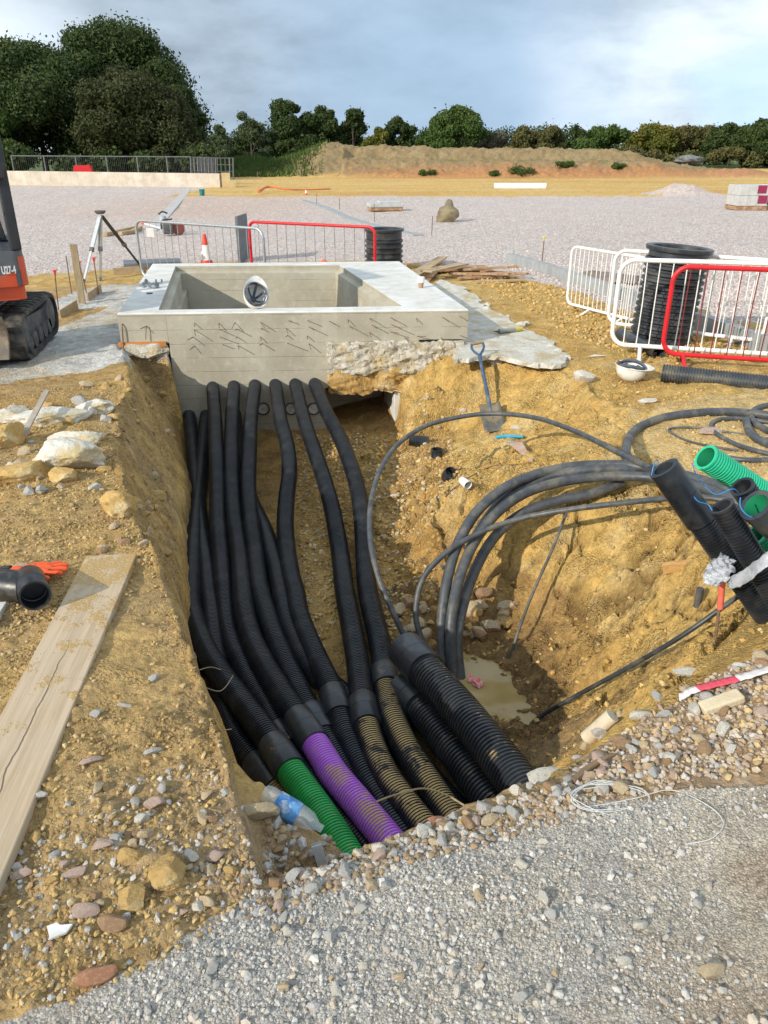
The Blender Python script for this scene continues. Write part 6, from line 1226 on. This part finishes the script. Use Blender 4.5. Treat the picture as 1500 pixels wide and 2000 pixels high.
tree('broad_tree', 'dark tree forming the right edge of the big left clump', 345, 160, 88, 64, 'dark', 56000, .12, 14, clumps=60)
tree('broad_tree', 'small bright green tree at the foot of the big left clump, far left', 18, 215, 62, 57, 'green', 18000, .14, 15, clumps=30)
tree('broad_tree', 'dark tree of the left clump standing out of the left edge', -150, 110, 130, 66, 'dark', 14000, .24, 16, clumps=30)
TL = [('slim_tree', 'slim pale tree just right of the big clump', 438, 243, 24, 95, 'pale', 2600, 8), ('slim_tree', 'airy pale tree with a thin top beside the dense dark one', 492, 212, 30, 100, 'pale', 2800, 10), ('tree', 'dense dark green tree, tallest of the middle row', 568, 192, 50, 96, 'dark', 9000, 20), ('tree', 'dark tree to the right of the tallest in the middle row', 638, 205, 42, 98, 'dark', 7000, 16), ('tree', 'dark tree at the right end of the middle group by the mound top', 690, 212, 34, 97, 'dark', 6000, 14), ('tree', 'small yellowish tree low between the dark groups', 738, 248, 26, 94, 'yellow', 3500, 10), ('tree', 'dark green tree standing alone behind the mound crest', 784, 227, 34, 99, 'dark', 5500, 14), ('tree', 'mid green tree leaning against the big round one', 845, 226, 30, 97, 'green', 5000, 12), ('tree', 'big round fresh green tree behind the mound', 893, 206, 52, 95, 'green', 9500, 22), ('tree', 'low greyish half bare tree behind the mound', 968, 257, 34, 96, 'grey', 3600, 12), ('tree', 'wide olive brown tree right of the half bare one', 1048, 244, 52, 97, 'olive', 7500, 20), ('tree', 'narrow dark tree between the olive and the fresh green ones', 1120, 245, 24, 95, 'dark', 4000, 10), ('tree', 'rounded fresh green tree over the right half of the mound', 1182, 242, 52, 94, 'green', 9000, 20), ('tree', 'yellow green tree above the right end of the mound', 1268, 240, 48, 96, 'yellow', 7500, 18), ('tree', 'olive tree behind the grey tarpaulin', 1350, 244, 48, 96, 'olive', 7000, 18), ('tree', 'dark tree to the right of the tarpaulin', 1425, 240, 44, 92, 'dark', 7500, 18), ('tree', 'tall spiky dark tree at the right edge', 1482, 231, 42, 90, 'dark', 7500, 18), ('tree', 'dark tree beyond the right edge', 1580, 236, 60, 92, 'dark', 6000, 18), ('tree', 'olive tree beyond the right edge', 1680, 240, 60, 92, 'olive', 5000, 18)]
for i, (nm, lab, px, top, hw, wd, kind, n_, cl_) in enumerate(TL): tree(nm, lab, px, top, hw*1.42, wd, kind, int(n_*2.6), .16 if kind not in ('grey', 'pale') else .12, 40+i, base=304, clumps=cl_*2)
def hedge(label, px0, px1, top, wd, kind, n_, seed, size=.16):
    rs = np.random.default_rng(seed); a, b_ = ath(px0, 300, wd), ath(px1, 300, wd); gz = min(H(*a[:2]), H(*b_[:2]))-.2; k = int(np.linalg.norm(b_-a)/1.0); t = rs.random(k); ct = a+(b_-a)*t[:, None]; hh = ath(px0, top, wd)[2]-gz; ra = hh*rs.uniform(.28, .5, k); ct[:, 2] = gz+rs.uniform(.2, .75, k)*hh
    root = empty('hedge', (a[0], a[1], gz), label, 'hedge'); v, f, tint = leaves(ct-np.array([a[0], a[1], gz]), ra, n_, size, rs); me = np_mesh('foliage', v, f, False); a_ = me.attributes.new('tint', 'FLOAT', 'POINT'); a_.data.foreach_set('value', tint.astype(np.float32)); link('foliage', me, LV[kind], root)
hedge('low dark hedge filling in under the big trees behind the wire fence', -200, 430, 288, 55, 'dark', 22000, 71); hedge('long dark hedge behind the spoil mound joining the trees', 400, 1700, 248, 104, 'dark', 85000, 72, .16); hedge('rough green scrub on the grassy rise left of the mound', 425, 600, 296, 78, 'dark', 9000, 73)
hedge('lighter hedge running under the right hand trees', 1230, 1700, 282, 88, 'olive', 12000, 74)
for i, (px, py, s_, lab) in enumerate(((1010, 340, .8, 'bright green weed bush on the front of the spoil mound'), (965, 343, .45, 'small weed tuft left of the bright bush on the mound'), (1110, 325, .5, 'small weed tuft on the right half of the mound bench'), (835, 341, .5, 'weed tuft at the foot of the mound near its middle'), (1210, 328, .5, 'weed tuft near the right end of the mound bench'))):
    rs = np.random.default_rng(90+i); c_ = hit(px, py); root = empty('weed_bush', c_, lab, 'bush'); ct = rs.normal(size=(7, 3))*np.array([.7, .3, .15])*s_; ct[:, 2] = abs(ct[:, 2])+.15*s_; v, f, tint = leaves(ct, np.full(7, .45*s_), 900, .07, rs); me = np_mesh('foliage', v, f, False); me.attributes.new('tint', 'FLOAT', 'POINT').data.foreach_set('value', tint.astype(np.float32)); link('foliage', me, LV['green'], root)
# rough grass on the rise (uncountable)
rs = np.random.default_rng(5); n_ = 16000; gu = rs.uniform(-22, -4.5, n_); gw = rs.uniform(60, 76, n_); P_ = EYE[:2]+gu[:, None]*RT[:2]+gw[:, None]*FH[:2]; gz = np.array([H(a, b_) for a, b_ in P_]); k_ = np.interp(gu, [-22, -12, -7, -4.5], [1, 1, .8, .1]) > rs.random(n_)
P_ = np.column_stack([P_, gz])[k_]; n_ = len(P_); a = rs.uniform(0, 6.3, n_); w2_ = np.column_stack([np.cos(a), np.sin(a), 0*a])*.05; hh = np.column_stack([rs.normal(size=n_)*.08, rs.normal(size=n_)*.08, rs.uniform(.15, .5, n_)])
v = np.stack([P_-w2_, P_+w2_, P_+hh], 1).reshape(-1, 3); me = np_mesh('grass', v, np.arange(3*n_).reshape(-1, 3), False); me.attributes.new('tint', 'FLOAT', 'POINT').data.foreach_set('value', np.repeat(rs.random(n_), 3).astype(np.float32)); o = link('grass', me, LV['green']); tag(o, 'rough green grass on the rise left of the mound', 'grass', kind='stuff')

# ================================================================== STONES AND RUBBLE
def Hv(x, y):
    j = np.clip(np.searchsorted(YY, y)-1, 0, NY-2); ty = (y-YY[j])/(YY[j+1]-YY[j]); out = 0
    for k, wgt in ((j, 1-ty), (j+1, ty)):
        u = np.clip((x-XL[k])/(XR[k]-XL[k]), 0, .9999)*(NX-1); i = u.astype(int); fr = u-i; out = out+wgt*(GZ[k, i]*(1-fr)+GZ[k, i+1]*fr)
    return out
def stonem(name, cols):
    m = bpy.data.materials.new(name); m.use_nodes = True; n = NT(m.node_tree); b = n.n['Principled BSDF']; pos = n.new('ShaderNodeNewGeometry').outputs['Position']; base = n.new('ShaderNodeAttribute', attribute_name='stone').outputs['Color']
    k = n.math('ADD', n.math('MULTIPLY', n.noise(pos, 90, 5, .7), .7), .65); n.set(b.inputs['Base Color'], n.mix(1.0, base, n.new('ShaderNodeCombineColor', i_0=k, i_1=k, i_2=k).outputs[0], 'MULTIPLY')); b.inputs['Roughness'].default_value = .9; b.inputs['Specular IOR Level'].default_value = .2
    bp = n.new('ShaderNodeBump', i_Strength=.5, i_Distance=.004); n.set(bp.inputs['Height'], n.noise(pos, 160, 5, .7)); n.l.new(bp.outputs[0], b.inputs['Normal']); return m
STM = stonem('loose_stone', None)
def scatter(name, label, cat, poly, n, r0, r1, cols, seed, sub=1, z=0.0, power=2.6, mask=None, sink=.35, flat=.7, nvar=14):
    rs = np.random.default_rng(seed); pw = np.array([q[:2] if len(q) == 3 else atz(q[0], q[1], z)[:2] for q in poly]); lo, hi = pw.min(0), pw.max(0); P_ = rs.uniform(lo, hi, (n*4, 2)); P_ = P_[inpoly(P_[:, 0], P_[:, 1], pw)][:n]
    if mask is not None: P_ = P_[mask(P_[:, 0], P_[:, 1], rs)]
    n = len(P_); gz = Hv(P_[:, 0], P_[:, 1]); r_ = r0+(r1-r0)*rs.random(n)**power; var = rs.integers(0, nvar, n); V = []; Fc = []; C_ = []; off = 0
    for k in range(nvar):
        mv, mf_ = rockmesh(seed*10+k, sub, 8 if sub else 2, (1, .78, flat), .18); ids = np.where(var == k)[0]
        if not len(ids): continue
        a = rs.uniform(0, 6.3, len(ids)); ca, sa = np.cos(a), np.sin(a); s_ = r_[ids]*1.0
        x = (mv[None, :, 0]*ca[:, None]-mv[None, :, 1]*sa[:, None])*s_[:, None]; y = (mv[None, :, 0]*sa[:, None]+mv[None, :, 1]*ca[:, None])*s_[:, None]; tl = rs.normal(size=(len(ids), 2))*.25
        zz = mv[None, :, 2]*s_[:, None]+x*tl[:, :1]+y*tl[:, 1:]; v = np.stack([x+P_[ids, 0][:, None], y+P_[ids, 1][:, None], zz+(gz[ids]+s_*flat*(1-2*sink)*.8)[:, None]], -1).reshape(-1, 3)
        V.append(v); Fc.append((mf_[None]+(np.arange(len(ids))*len(mv))[:, None, None]).reshape(-1, 3)+off); off += len(v)
        cc = np.array(cols)[rs.choice(len(cols), len(ids))]*rs.uniform(.76, 1.08, (len(ids), 1)); C_.append(np.repeat(np.column_stack([cc, np.ones(len(ids))]), len(mv), 0))
    me = np_mesh(name, np.concatenate(V), np.concatenate(Fc), sub > 1); ca_ = me.color_attributes.new('stone', 'FLOAT_COLOR', 'POINT'); ca_.data.foreach_set('color', np.concatenate(C_).astype(np.float32).ravel())
    o = link(name, me, STM); tag(o, label, cat, kind='stuff'); return o
GRC = [(.46, .43, .39), (.41, .39, .36), (.51, .48, .435), (.36, .345, .32), (.47, .41, .33), (.44, .38, .32), (.55, .52, .47), (.32, .305, .29)]
CLC = [(.50, .32, .11), (.45, .27, .08), (.56, .41, .20), (.38, .23, .075), (.55, .37, .14)]
gpoly = [(-250, 2080), (150, 1975), (330, 1880), (450, 1785), (512, 1730), (600, 1688), (760, 1630), (900, 1583), (1050, 1556), (1200, 1550), (1350, 1540), (1750, 1500), (2200, 2150)]
bare = lambda x, y, rs: (.10-fbm(x*1.1, y*1.1, 101, 5)-.5*fbm(x*5, y*5, 201, 4) > rs.uniform(-.16, .30, len(x)))
scatter('gravel', 'loose grey gravel covering the foreground', 'gravel', gpoly, 60000, .0013, .0078, GRC, 301, power=2.8, mask=bare, sink=.5)
scatter('gravel', 'coarser pale pebbles among the foreground gravel', 'gravel', gpoly, 2200, .006, .016, GRC[:3]+GRC[4:7], 302, sub=1, power=2.2, mask=bare, sink=.45)
bank = [(-200, 2000), (150, 1960), (330, 1880), (450, 1790), (500, 1715), (440, 1480), (360, 1250), (300, 1090), (230, 900), (240, 740), (0, 750), (-300, 900)]
scatter('soil_crumbs', 'crumbs of clay lying over the left bank', 'soil', bank, 26000, .002, .013, [(.40, .27, .115), (.48, .33, .13), (.33, .22, .10), (.50, .37, .19)], 303, power=3.2, mask=lambda x, y, rs: fbm(x*2, y*2, 205, 4)+.12 > rs.uniform(-.15, .3, len(x)))
scatter('soil_crumbs', 'small stones lying in the soil of the lower left bank', 'soil', [(-100, 1990), (150, 1960), (330, 1880), (450, 1790), (500, 1715), (470, 1560), (380, 1500), (200, 1560), (60, 1640), (-100, 1800)], 800, .003, .013, GRC+[(.50, .36, .16)]*3, 304, power=2.6)
rbank = [(880, 1000), (905, 850), (780, 835), (900, 690), (1110, 700), (950, 600), (930, 560), (1100, 575), (1250, 660), (1700, 760), (1700, 1000), (1500, 1280), (1260, 1385), (1120, 1430), (1050, 1330), (960, 1180)]
scatter('soil_crumbs', 'crumbs of yellow clay over the right bank and pit face', 'soil', [(*atz(a, b_, -.2)[:2], 0) for a, b_ in rbank], 20000, .003, .018, CLC, 305, power=4, mask=lambda x, y, rs: fbm(x*1.8, y*1.8, 207, 4)+.05 > rs.uniform(-.15, .3, len(x)))
scatter('soil_crumbs', 'lumpy rubble on the trench floor between ducts and cables', 'soil', [(*atz(a, b_, -.88)[:2], 0) for a, b_ in [(560, 840), (860, 850), (900, 950), (870, 1180), (760, 1260), (700, 1000), (620, 1330)]], 8000, .004, .026, CLC+[(.42, .30, .16), (.5, .42, .3)], 306, power=3.2)
stony = [(1060, 1590), (1130, 1470), (1260, 1385), (1400, 1320), (1560, 1260), (1750, 1300), (1700, 1510), (1350, 1550)]
scatter('soil_crumbs', 'small stones in the brown rubble along the right rim of the pit', 'rubble', stony, 3800, .003, .018, [(.42, .32, .23), (.50, .41, .31), (.36, .26, .18), (.48, .44, .40), (.55, .40, .2)], 307, z=-.05, power=2.6)
yard = [(-400, 560), (0, 545), (140, 520), (240, 508), (500, 500), (700, 498), (930, 510), (1150, 585), (1330, 655), (1500, 695), (1900, 800), (1900, 470), (900, 440), (-400, 450)]
scatter('hardcore', 'pale pinkish hardcore stones of the wide yard', 'hardcore', [(*atz(a, b_, -.25)[:2], 0) for a, b_ in yard], 60000, .008, .030, [(.55, .47, .435), (.49, .42, .395), (.57, .475, .425), (.43, .38, .36), (.61, .54, .495)], 308, sub=0, power=1.6, sink=.45, mask=lambda x, y, rs: rs.random(len(x)) < sstep(17, 10.5, y))
scatter('soil_crumbs', 'dirty stones and crumbs on the lip between gravel and ducts', 'rubble', [(480, 1640), (505, 1705), (560, 1690), (625, 1665), (760, 1608), (900, 1560), (1050, 1515), (1130, 1480), (1180, 1560), (900, 1640), (600, 1745), (470, 1800)], 2600, .002, .015, GRC[:2]+GRC[4:6]+[(.33, .24, .16), (.40, .28, .15), (.30, .21, .12)]*2, 310, power=2.6)
scatter('soil_crumbs', 'dirty rubble on the slope below the gravel lip', 'rubble', [(*hit(a, b)[:2], 0) for a, b in [(505, 1600), (515, 1715), (560, 1702), (640, 1672), (760, 1615), (900, 1565), (1050, 1530), (1035, 1545), (900, 1572), (700, 1640), (610, 1668), (560, 1600)]], 1800, .004, .026, GRC[:5]+[(.33, .24, .16), (.40, .28, .15), (.28, .18, .10)]*2, 311, power=3)
mudp = [(*atz(a, b_, -.25)[:2], 0) for a, b_ in [(700, 505), (930, 520), (1130, 590), (1330, 665), (1500, 700), (1500, 740), (1250, 740), (1120, 690), (930, 560), (860, 535)]]
scatter('soil_crumbs', 'coarse yellow clods beside the white blinding', 'soil', mudp, 5000, .006, .036, CLC, 309, power=3.4)

MATS = {k: mk('stone_'+k, a, b_, .9, 14, .6, 90, c3=c3, s3=6) for k, a, b_, c3 in (('grey', (.44, .42, .39), (.36, .345, .32), (.50, .48, .44)), ('tan', (.50, .39, .25), (.42, .31, .18), (.55, .46, .33)), ('pink', (.46, .33, .27), (.40, .28, .22), (.5, .4, .33)), ('white', (.64, .61, .55), (.54, .50, .43), (.45, .37, .25)), ('brown', (.34, .21, .12), (.28, .17, .09), (.40, .28, .17)), ('clay', (.52, .345, .13), (.42, .25, .075), (.58, .45, .24)), ('brown2', (.40, .265, .10), (.31, .19, .065), (.45, .33, .16)), ('rust', (.42, .20, .11), (.34, .16, .09), (.46, .28, .18)))}
ROCKS = []
for k in range(9):
    v, f = rockmesh(700+k, 3, 13, (1, random.uniform(.65, .9), random.uniform(.5, .75)), .12); ROCKS.append((v, f))
MESHC = {}
def rmesh(k, kind):
    if (k, kind) not in MESHC: me = np_mesh('stone', ROCKS[k][0], ROCKS[k][1], True); me.set_sharp_from_angle(angle=R(17)); me.materials.append(MATS[kind]); MESHC[(k, kind)] = me
    return MESHC[(k, kind)]
def stone(px, py, r_, kind, label, group=None, sink=.25, k=None, scale=(1, 1, 1), yaw=None, name='stone', cat='stone', tilt=.25, p=None):
    p = hit(px, py) if p is None else p; k = random.randrange(9) if k is None else k
    if k == 99: me = p
    o = bpy.data.objects.new(name, rmesh(k, kind)); COL.objects.link(o); o.scale = (r_*scale[0], r_*scale[1], r_*scale[2]); o.location = Vector(p)+Vector((0, 0, r_*scale[2]*.55*(1-2*sink)))
    o.rotation_euler = (random.uniform(-tilt, tilt), random.uniform(-tilt, tilt), random.uniform(0, 6.3) if yaw is None else yaw); tag(o, label, cat, group); return o
def px_r(px, py, wpx): p = hit(px, py); return wpx/2*float((p-EYE)@FW)/F*1.12
S1 = 'loose stones on the lower left bank'; kinds1 = ['grey', 'tan', 'pink', 'white', 'clay', 'tan', 'brown', 'grey']
rs = np.random.default_rng(17); cnt = 0
while cnt < 40:
    x, y = rs.uniform(30, 480), rs.uniform(1540, 1930)
    if y > 1960-.40*x or y > 1790+(480-x)*.45 or x < (1750-y)*.0+max(0, (1700-y)*.42): continue
    stone(x, y, px_r(x, y, rs.uniform(14, 38)), kinds1[int(rs.integers(0, 8))], 'fist sized stone lying loose in the soil of the lower left bank', S1); cnt += 1
S2 = 'stones along the gravel lip of the trench'
for i in range(60):
    t = rs.random(); x = np.interp(t, [0, 1], [515, 1110]); y = np.interp(x, [q[0] for q in lip[:9]], [q[1] for q in lip[:9]])+rs.uniform(-4, 55); stone(x, y, px_r(x, y, rs.uniform(14, 40)), ['grey', 'white', 'grey', 'pink', 'tan', 'brown'][int(rs.integers(0, 6))], 'angular stone on the gravel lip where the ducts disappear', S2)
S3 = 'rubble stones along the right rim of the pit'
for i in range(58):
    x = rs.uniform(1130, 1495); y = np.interp(x, [1130, 1200, 1330, 1500], [1470, 1400, 1340, 1270])+rs.random()**1.5*170; stone(x, min(y, 1545), px_r(x, min(y, 1545), rs.uniform(12, 40)), ['tan', 'pink', 'grey', 'brown', 'white', 'tan', 'grey'][int(rs.integers(0, 7))], 'rubble stone in the brown edge between pit and gravel', S3)
S4 = 'single pebbles on the grey gravel'
for i in range(30):
    x, y = rs.uniform(350, 1490), rs.uniform(1620, 1980)
    if y < 1960-(x-150)*.42: y = min(1985, 1960-(x-150)*.42+rs.uniform(10, 60)) if x < 900 else y
    stone(x, y, px_r(x, y, rs.uniform(16, 36)), ['white', 'grey', 'white', 'tan'][int(rs.integers(0, 4))], 'rounded pale pebble standing out on the grey gravel', S4, name='pebble', cat='pebble')
S5 = 'clay lumps heaped at the back of the puddle'
for i in range(46):
    if i < 28: x, y = rs.uniform(905, 1010), rs.uniform(1150, 1262)
    else: x, y = rs.uniform(765, 850), rs.uniform(1170, 1262)
    if x > 960 and y < 1180: continue
    stone(x, y, px_r(x, y, rs.uniform(16, 44)), ['clay', 'tan', 'tan', 'brown'][int(rs.integers(0, 4))], 'angular clay lump in the heap at the back of the puddle', S5, name='clay_lump', cat='clay lump')
S6 = 'clay lumps on the shoulder of the left bank'
for i in range(46):
    x, y = rs.uniform(195, 345), rs.uniform(740, 1085); stone(x, y, px_r(x, y, rs.uniform(10, 30)), ['clay', 'tan', 'clay', 'brown'][int(rs.integers(0, 4))], 'clay lump on the slumped shoulder of the left bank above the ducts', S6, .4, name='clay_lump', cat='clay lump')
S8 = 'rubble between the broken concrete lumps'
for i in range(40):
    x, y = rs.uniform(2, 215), rs.uniform(775, 965); stone(x, y, px_r(x, y, rs.uniform(12, 36)), ['clay', 'white', 'grey', 'tan', 'clay'][int(rs.integers(0, 5))], 'piece of rubble lying between the broken concrete lumps on the left bank', S8, .35, name='rubble_piece', cat='rubble')
S7 = 'broken bits along the edge of the white blinding'
for i in range(26):
    t = rs.random(); x = np.interp(t, [0, .25, .5, .75, 1], [890, 1010, 1110, 1060, 940]); y = np.interp(t, [0, .25, .5, .75, 1], [704, 706, 706, 660, 590])+rs.uniform(-6, 10); stone(x, y, px_r(x, y, rs.uniform(8, 26)), 'white', 'pale broken bit lying along the edge of the white blinding', S7, .35, name='concrete_chip', cat='concrete chip')
# stones with a look of their own
for q in ((185, 1918, 84, 'rust', 'big rusty brown saddle shaped stone at the bottom left', (1, .62, .8)), (218, 1812, 62, 'brown', 'round brown stone near the bottom left, beside the pink ones', (1, .9, .9)), (165, 1783, 56, 'pink', 'flat pale pink stone above the round brown one', (1, .8, .6)), (180, 1488, 44, 'pink', 'pink triangular stone on the bank right of the board', (1, .8, .7)), (300, 1470, 36, 'grey', 'grey knobbly stone on the bank near the trench edge', (1, .9, .8)), (300, 1327, 30, 'grey', 'small grey stone highest on the bank near the trench edge', (1, .8, .7)), (187, 1398, 30, 'grey', 'pale grey stone close to the board edge', (.8, 1, .7)), (243, 1380, 28, 'grey', 'dark grey flint shaped stone beside the pale grey one', (1, .5, .6)), (200, 1652, 46, 'pink', 'squarish pinkish stone among the rubble of the left bank', (1, .8, .7)), (42, 1708, 50, 'pink', 'flat stone by the lower end of the board', (1, .6, .5)), (148, 1710, 54, 'pink', 'long pinkish stone on the left bank left of the clay lumps', (1, .6, .6)), (508, 1594, 88, 'tan', 'large tan stone at the foot of the trench wall by the crushed bottle', (.9, .8, 1)), (1060, 1525, 80, 'white', 'pale flat stone lying on the end of the biggest duct', (1, .8, .5)), (700, 1612, 66, 'tan', 'split tan stone lying on the end of the green duct', (.8, .9, .6)), (700, 1648, 76, 'pink', 'broad pinkish stone at the end of the purple duct', (1, .7, .6)), (622, 1655, 40, 'grey', 'grey stone below the crushed bottle', (1, .7, .9)), (848, 1604, 34, 'rust', 'orange stone right of the brick chunk', (1, .7, .6)), (960, 1603, 44, 'tan', 'pale tan stone at the gravel lip left of the wire coil', (1, .7, .6)), (1385, 1900, 62, 'tan', 'large pale tan pebble at the bottom right', (1, .55, .55)), (1218, 1880, 30, 'white', 'white pebble left of the large tan one at the bottom right', (1, .9, .8)), (1060, 1645, 26, 'white', 'tiny white pebble directly below the wire coil', (1, .7, .7)), (808, 990, 32, 'clay', 'pale stone sitting on the trench floor below the pipe caps', (1, .8, 1)), (850, 1030, 30, 'clay', 'clay lump at the end of the dark root', (1, .8, .8)), (770, 969, 22, 'white', 'small white flake on the trench floor left of the pale stone', (1, .4, .3)), (862, 950, 22, 'white', 'white flake beside the pipe cap', (1, .6, .3)), (905, 805, 20, 'white', 'white chip on the bank left of the spade', (.7, .7, .9)), (1008, 839, 20, 'white', 'white chip right of the spade blade', (1, .8, .8)), (1360, 640, 62, 'clay', 'big clay lump behind the red barrier at the foot of the manhole pipe', (1, .8, 1.2)), (1137, 742, 44, 'white', 'white lump of broken blinding on the clay left of the helmet', (1, .9, .8)), (1165, 697, 34, 'white', 'flat white chip on the clay above the lump of blinding', (1, .6, .35)), (1385, 845, 58, 'pink', 'flat pink stone among the cable ends', (1, .7, .4)), (1262, 788, 40, 'white', 'whitish crumbly lump on the flat clay below the helmet', (1, .7, .5)), (1250, 1402, 42, 'white', 'large pale block in the rubble of the right rim', (1, .8, .8)), (1340, 1318, 56, 'white', 'white angular slab fragment under the barrier tape', (1, .7, .5)), (1450, 1305, 40, 'white', 'squarish pale block at the right end of the tape', (1, .7, .8)), (168, 757, 28, 'tan', 'small round tan stone on the edge of the left blinding', (1, 1, .9)), (40, 1115, 40, 'pink', 'brownish stone behind the couplers at the left edge', (1, .8, .8)), (1485, 1395, 44, 'pink', 'pale pink block at the right edge below the tape', (1, .8, .8))):
    stone(q[0], q[1], px_r(q[0], q[1], q[2]), q[3], q[4], None, .22, scale=q[5], tilt=.12, yaw=random.uniform(-.35, .35))
LC = 'pale lumps of broken concrete on the left bank'
def lump(px, py, wpx, sc, label, seed, mat=ROUGHC, yaw=0, name='concrete_lump', tiltx=0):
    p = hit(px, py); s_ = px_r(px, py, wpx)*1.12; v, f = rockmesh(seed, 5, 9, sc, .22); v = v*(1+.10*n3(v*4, seed+4)+.10*n3(v*11, seed+8)+.06*n3(v*26, seed+9))[:, None]; c, s = math.cos(yaw), math.sin(yaw); v = np.stack([v[:, 0]*c-v[:, 1]*s, v[:, 0]*s+v[:, 1]*c, v[:, 2]], 1)*s_; v[:, 2] += v[:, 1]*tiltx
    me = np_mesh(name, v, f, True); o = link(name, me, mat); o.location = Vector(p)+Vector((0, 0, sc[2]*s_*.35)); tag(o, label, 'concrete lump' if 'concrete' in name else 'clay lump'); return o
WC = mk('broken_concrete', (.66, .63, .56), (.52, .48, .40), .95, 9, .9, 40, bdist=.015, c3=(.52, .40, .20), s3=4)
lump(92, 822, 128, (1, .62, .26), 'largest broken slab of pale concrete on the left bank, a splinter lying on it', 801, WC, .3); lump(182, 800, 78, (.9, .8, .3), 'pale concrete slab piece right of the largest one', 802, WC, -.4); lump(125, 905, 138, (1, .55, .42), 'long crusty pale concrete lump in the middle of the heap', 803, WC, -.35); lump(25, 815, 70, (.8, .9, .4), 'grey crumbly concrete lump at the left of the heap', 804, ROUGHC, .6); lump(150, 868, 90, (1, .5, .38), 'concrete fragment leaning on the back of the long crusty lump', 808, WC, -.2)
lump(20, 870, 80, (.8, .8, .75), 'rounded yellow clay lump at the left edge of the concrete heap', 805, MATS['clay'], 0, 'clay_lump'); lump(45, 935, 96, (1, .6, .5), 'wide yellow clay lump below the concrete heap', 806, MATS['clay'], .2, 'clay_lump'); lump(125, 936, 48, (.9, .8, .7), 'small round yellow clay lump under the crusty concrete', 807, MATS['clay'], .1, 'clay_lump'); lump(232, 1000, 64, (.9, .9, .8), 'knobbly clay lump half set in the edge of the left bank', 809, MATS['clay'], .5, 'clay_lump'); lump(300, 690, 70, (1, .5, .4), 'rough pale lump below the orange form strip', 810, ROUGHC, .1)
lump(330, 1712, 70, (.85, 1, .75), 'largest crumbly yellow clay lump on the lower left bank', 821, MATS['brown2'], .4, 'clay_lump'); lump(254, 1680, 42, (1, .8, .8), 'yellow clay lump up left of the largest one', 822, MATS['brown2'], .2, 'clay_lump'); lump(262, 1756, 50, (.9, 1, .7), 'crumbly yellow clay lump below the largest one', 823, MATS['brown2'], .7, 'clay_lump')
a, b_ = hit(42, 866, .02), hit(100, 808, .16); o = MB().beam(a, b_, .035, .012).build('timber_splinter', mk('grey_timber', (.40, .34, .28), (.3, .25, .2), .85, 12, .3)); tag(o, 'grey timber splinter lying on the largest broken slab', 'splinter')
# cylinder of concrete, white bar, brick, shard, tile, bottle
a, b_ = hit(1143, 1455, .028), hit(1194, 1412, .032); o = MB().tube([a, (a+b_)/2, b_], .026, 18, step=.004).build('concrete_core', mk('core_concrete', (.54, .46, .34), (.45, .37, .26), .9, 12, .5, 80, c3=(.60, .54, .43), s3=7), smooth=False, auto=50); tag(o, 'smooth pale cylinder of concrete lying on the right rim of the pit', 'concrete core')
a, b_ = hit(1368, 1395, .02), hit(1444, 1372, .03); o = MB().beam(a, b_, .05, .03).build('timber_offcut', mk('pale_wood', (.58, .49, .34), (.5, .4, .26), .85, 12, .4), bevel=.006); tag(o, 'pale wooden offcut lying in the rubble of the right rim', 'offcut')
p = hit(800, 1612); s_ = px_r(800, 1612, 70); o = MB().box(p+np.array([0, 0, .032]), (.105, .07, .075), Matrix.Rotation(R(-8), 3, 'Z') @ Matrix.Rotation(R(6), 3, 'Y')).build('brick_chunk', mk('broken_brick', (.36, .19, .10), (.28, .15, .08), .95, 12, .7, 60, c3=(.42, .29, .17), s3=7), bevel=.010); tag(o, 'squarish brown brick chunk at the end of the muddy ducts', 'brick')
p = hit(116, 1822, .008); o = MB(); o.prism([p+np.array(q) for q in ((-.028, .012, 0), (-.008, .018, 0), (.004, .008, .002), (.030, .008, 0), (.020, -.012, 0), (-.014, -.022, 0))], (0, 0, .006)); o = o.build('china_shard', mk('white_china', (.72, .70, .66), None, .4, 9, 0), bevel=.0015); tag(o, 'white broken shard lying on the soil at the bottom left', 'shard')
p = hit(626, 1692); o = MB().box(p+np.array([0, 0, .035]), (.028, .006, .075), Matrix.Rotation(R(-14), 3, 'Y') @ Matrix.Rotation(R(-20), 3, 'X')).build('tile_piece', mk('grey_tile', (.46, .46, .46), (.38, .38, .38), .7, 9, .2), bevel=.001); tag(o, 'narrow grey tile piece stuck upright in the gravel lip', 'tile')
c_ = hit(574, 1602, .035); root = empty('water_bottle', c_-np.array([0, 0, .05]), 'crushed clear bottle with a blue label under the green duct', 'bottle'); ax = np.array([.55, -.35, -.2]); ax /= np.linalg.norm(ax)
def crush(m, sd): v = m.v[0]; m.v[0] = v+.007*np.stack([n3(v*28, sd), n3(v*28, sd+1), n3(v*28, sd+2)], 1); return m
PET = bpy.data.materials.new('clear_plastic'); PET.use_nodes = True; q = PET.node_tree.nodes['Principled BSDF']; q.inputs['Base Color'].default_value = (.75, .78, .8, 1); q.inputs['Roughness'].default_value = .12; q.inputs['Alpha'].default_value = .28
k = MB(); k.lathe([(.0, -.10), (.030, -.10), (.033, -.08), (.031, -.04), (.033, 0), (.030, .04), (.026, .06), (.012, .085), (.012, .10), (0, .10)], c_, ax, 20); crush(k, 3).build('bottle_body', PET, root, smooth=True)
k = MB(); k.lathe([(.0335, -.055), (.0325, -.03), (.0345, .0), (.0335, .02)], c_, ax, 24); crush(k, 3).build('label_band', mk('blue_label', (.03, .16, .42), (.10, .28, .50), .4, 30, .2, c3=(.5, .55, .6), s3=25), root, smooth=True)
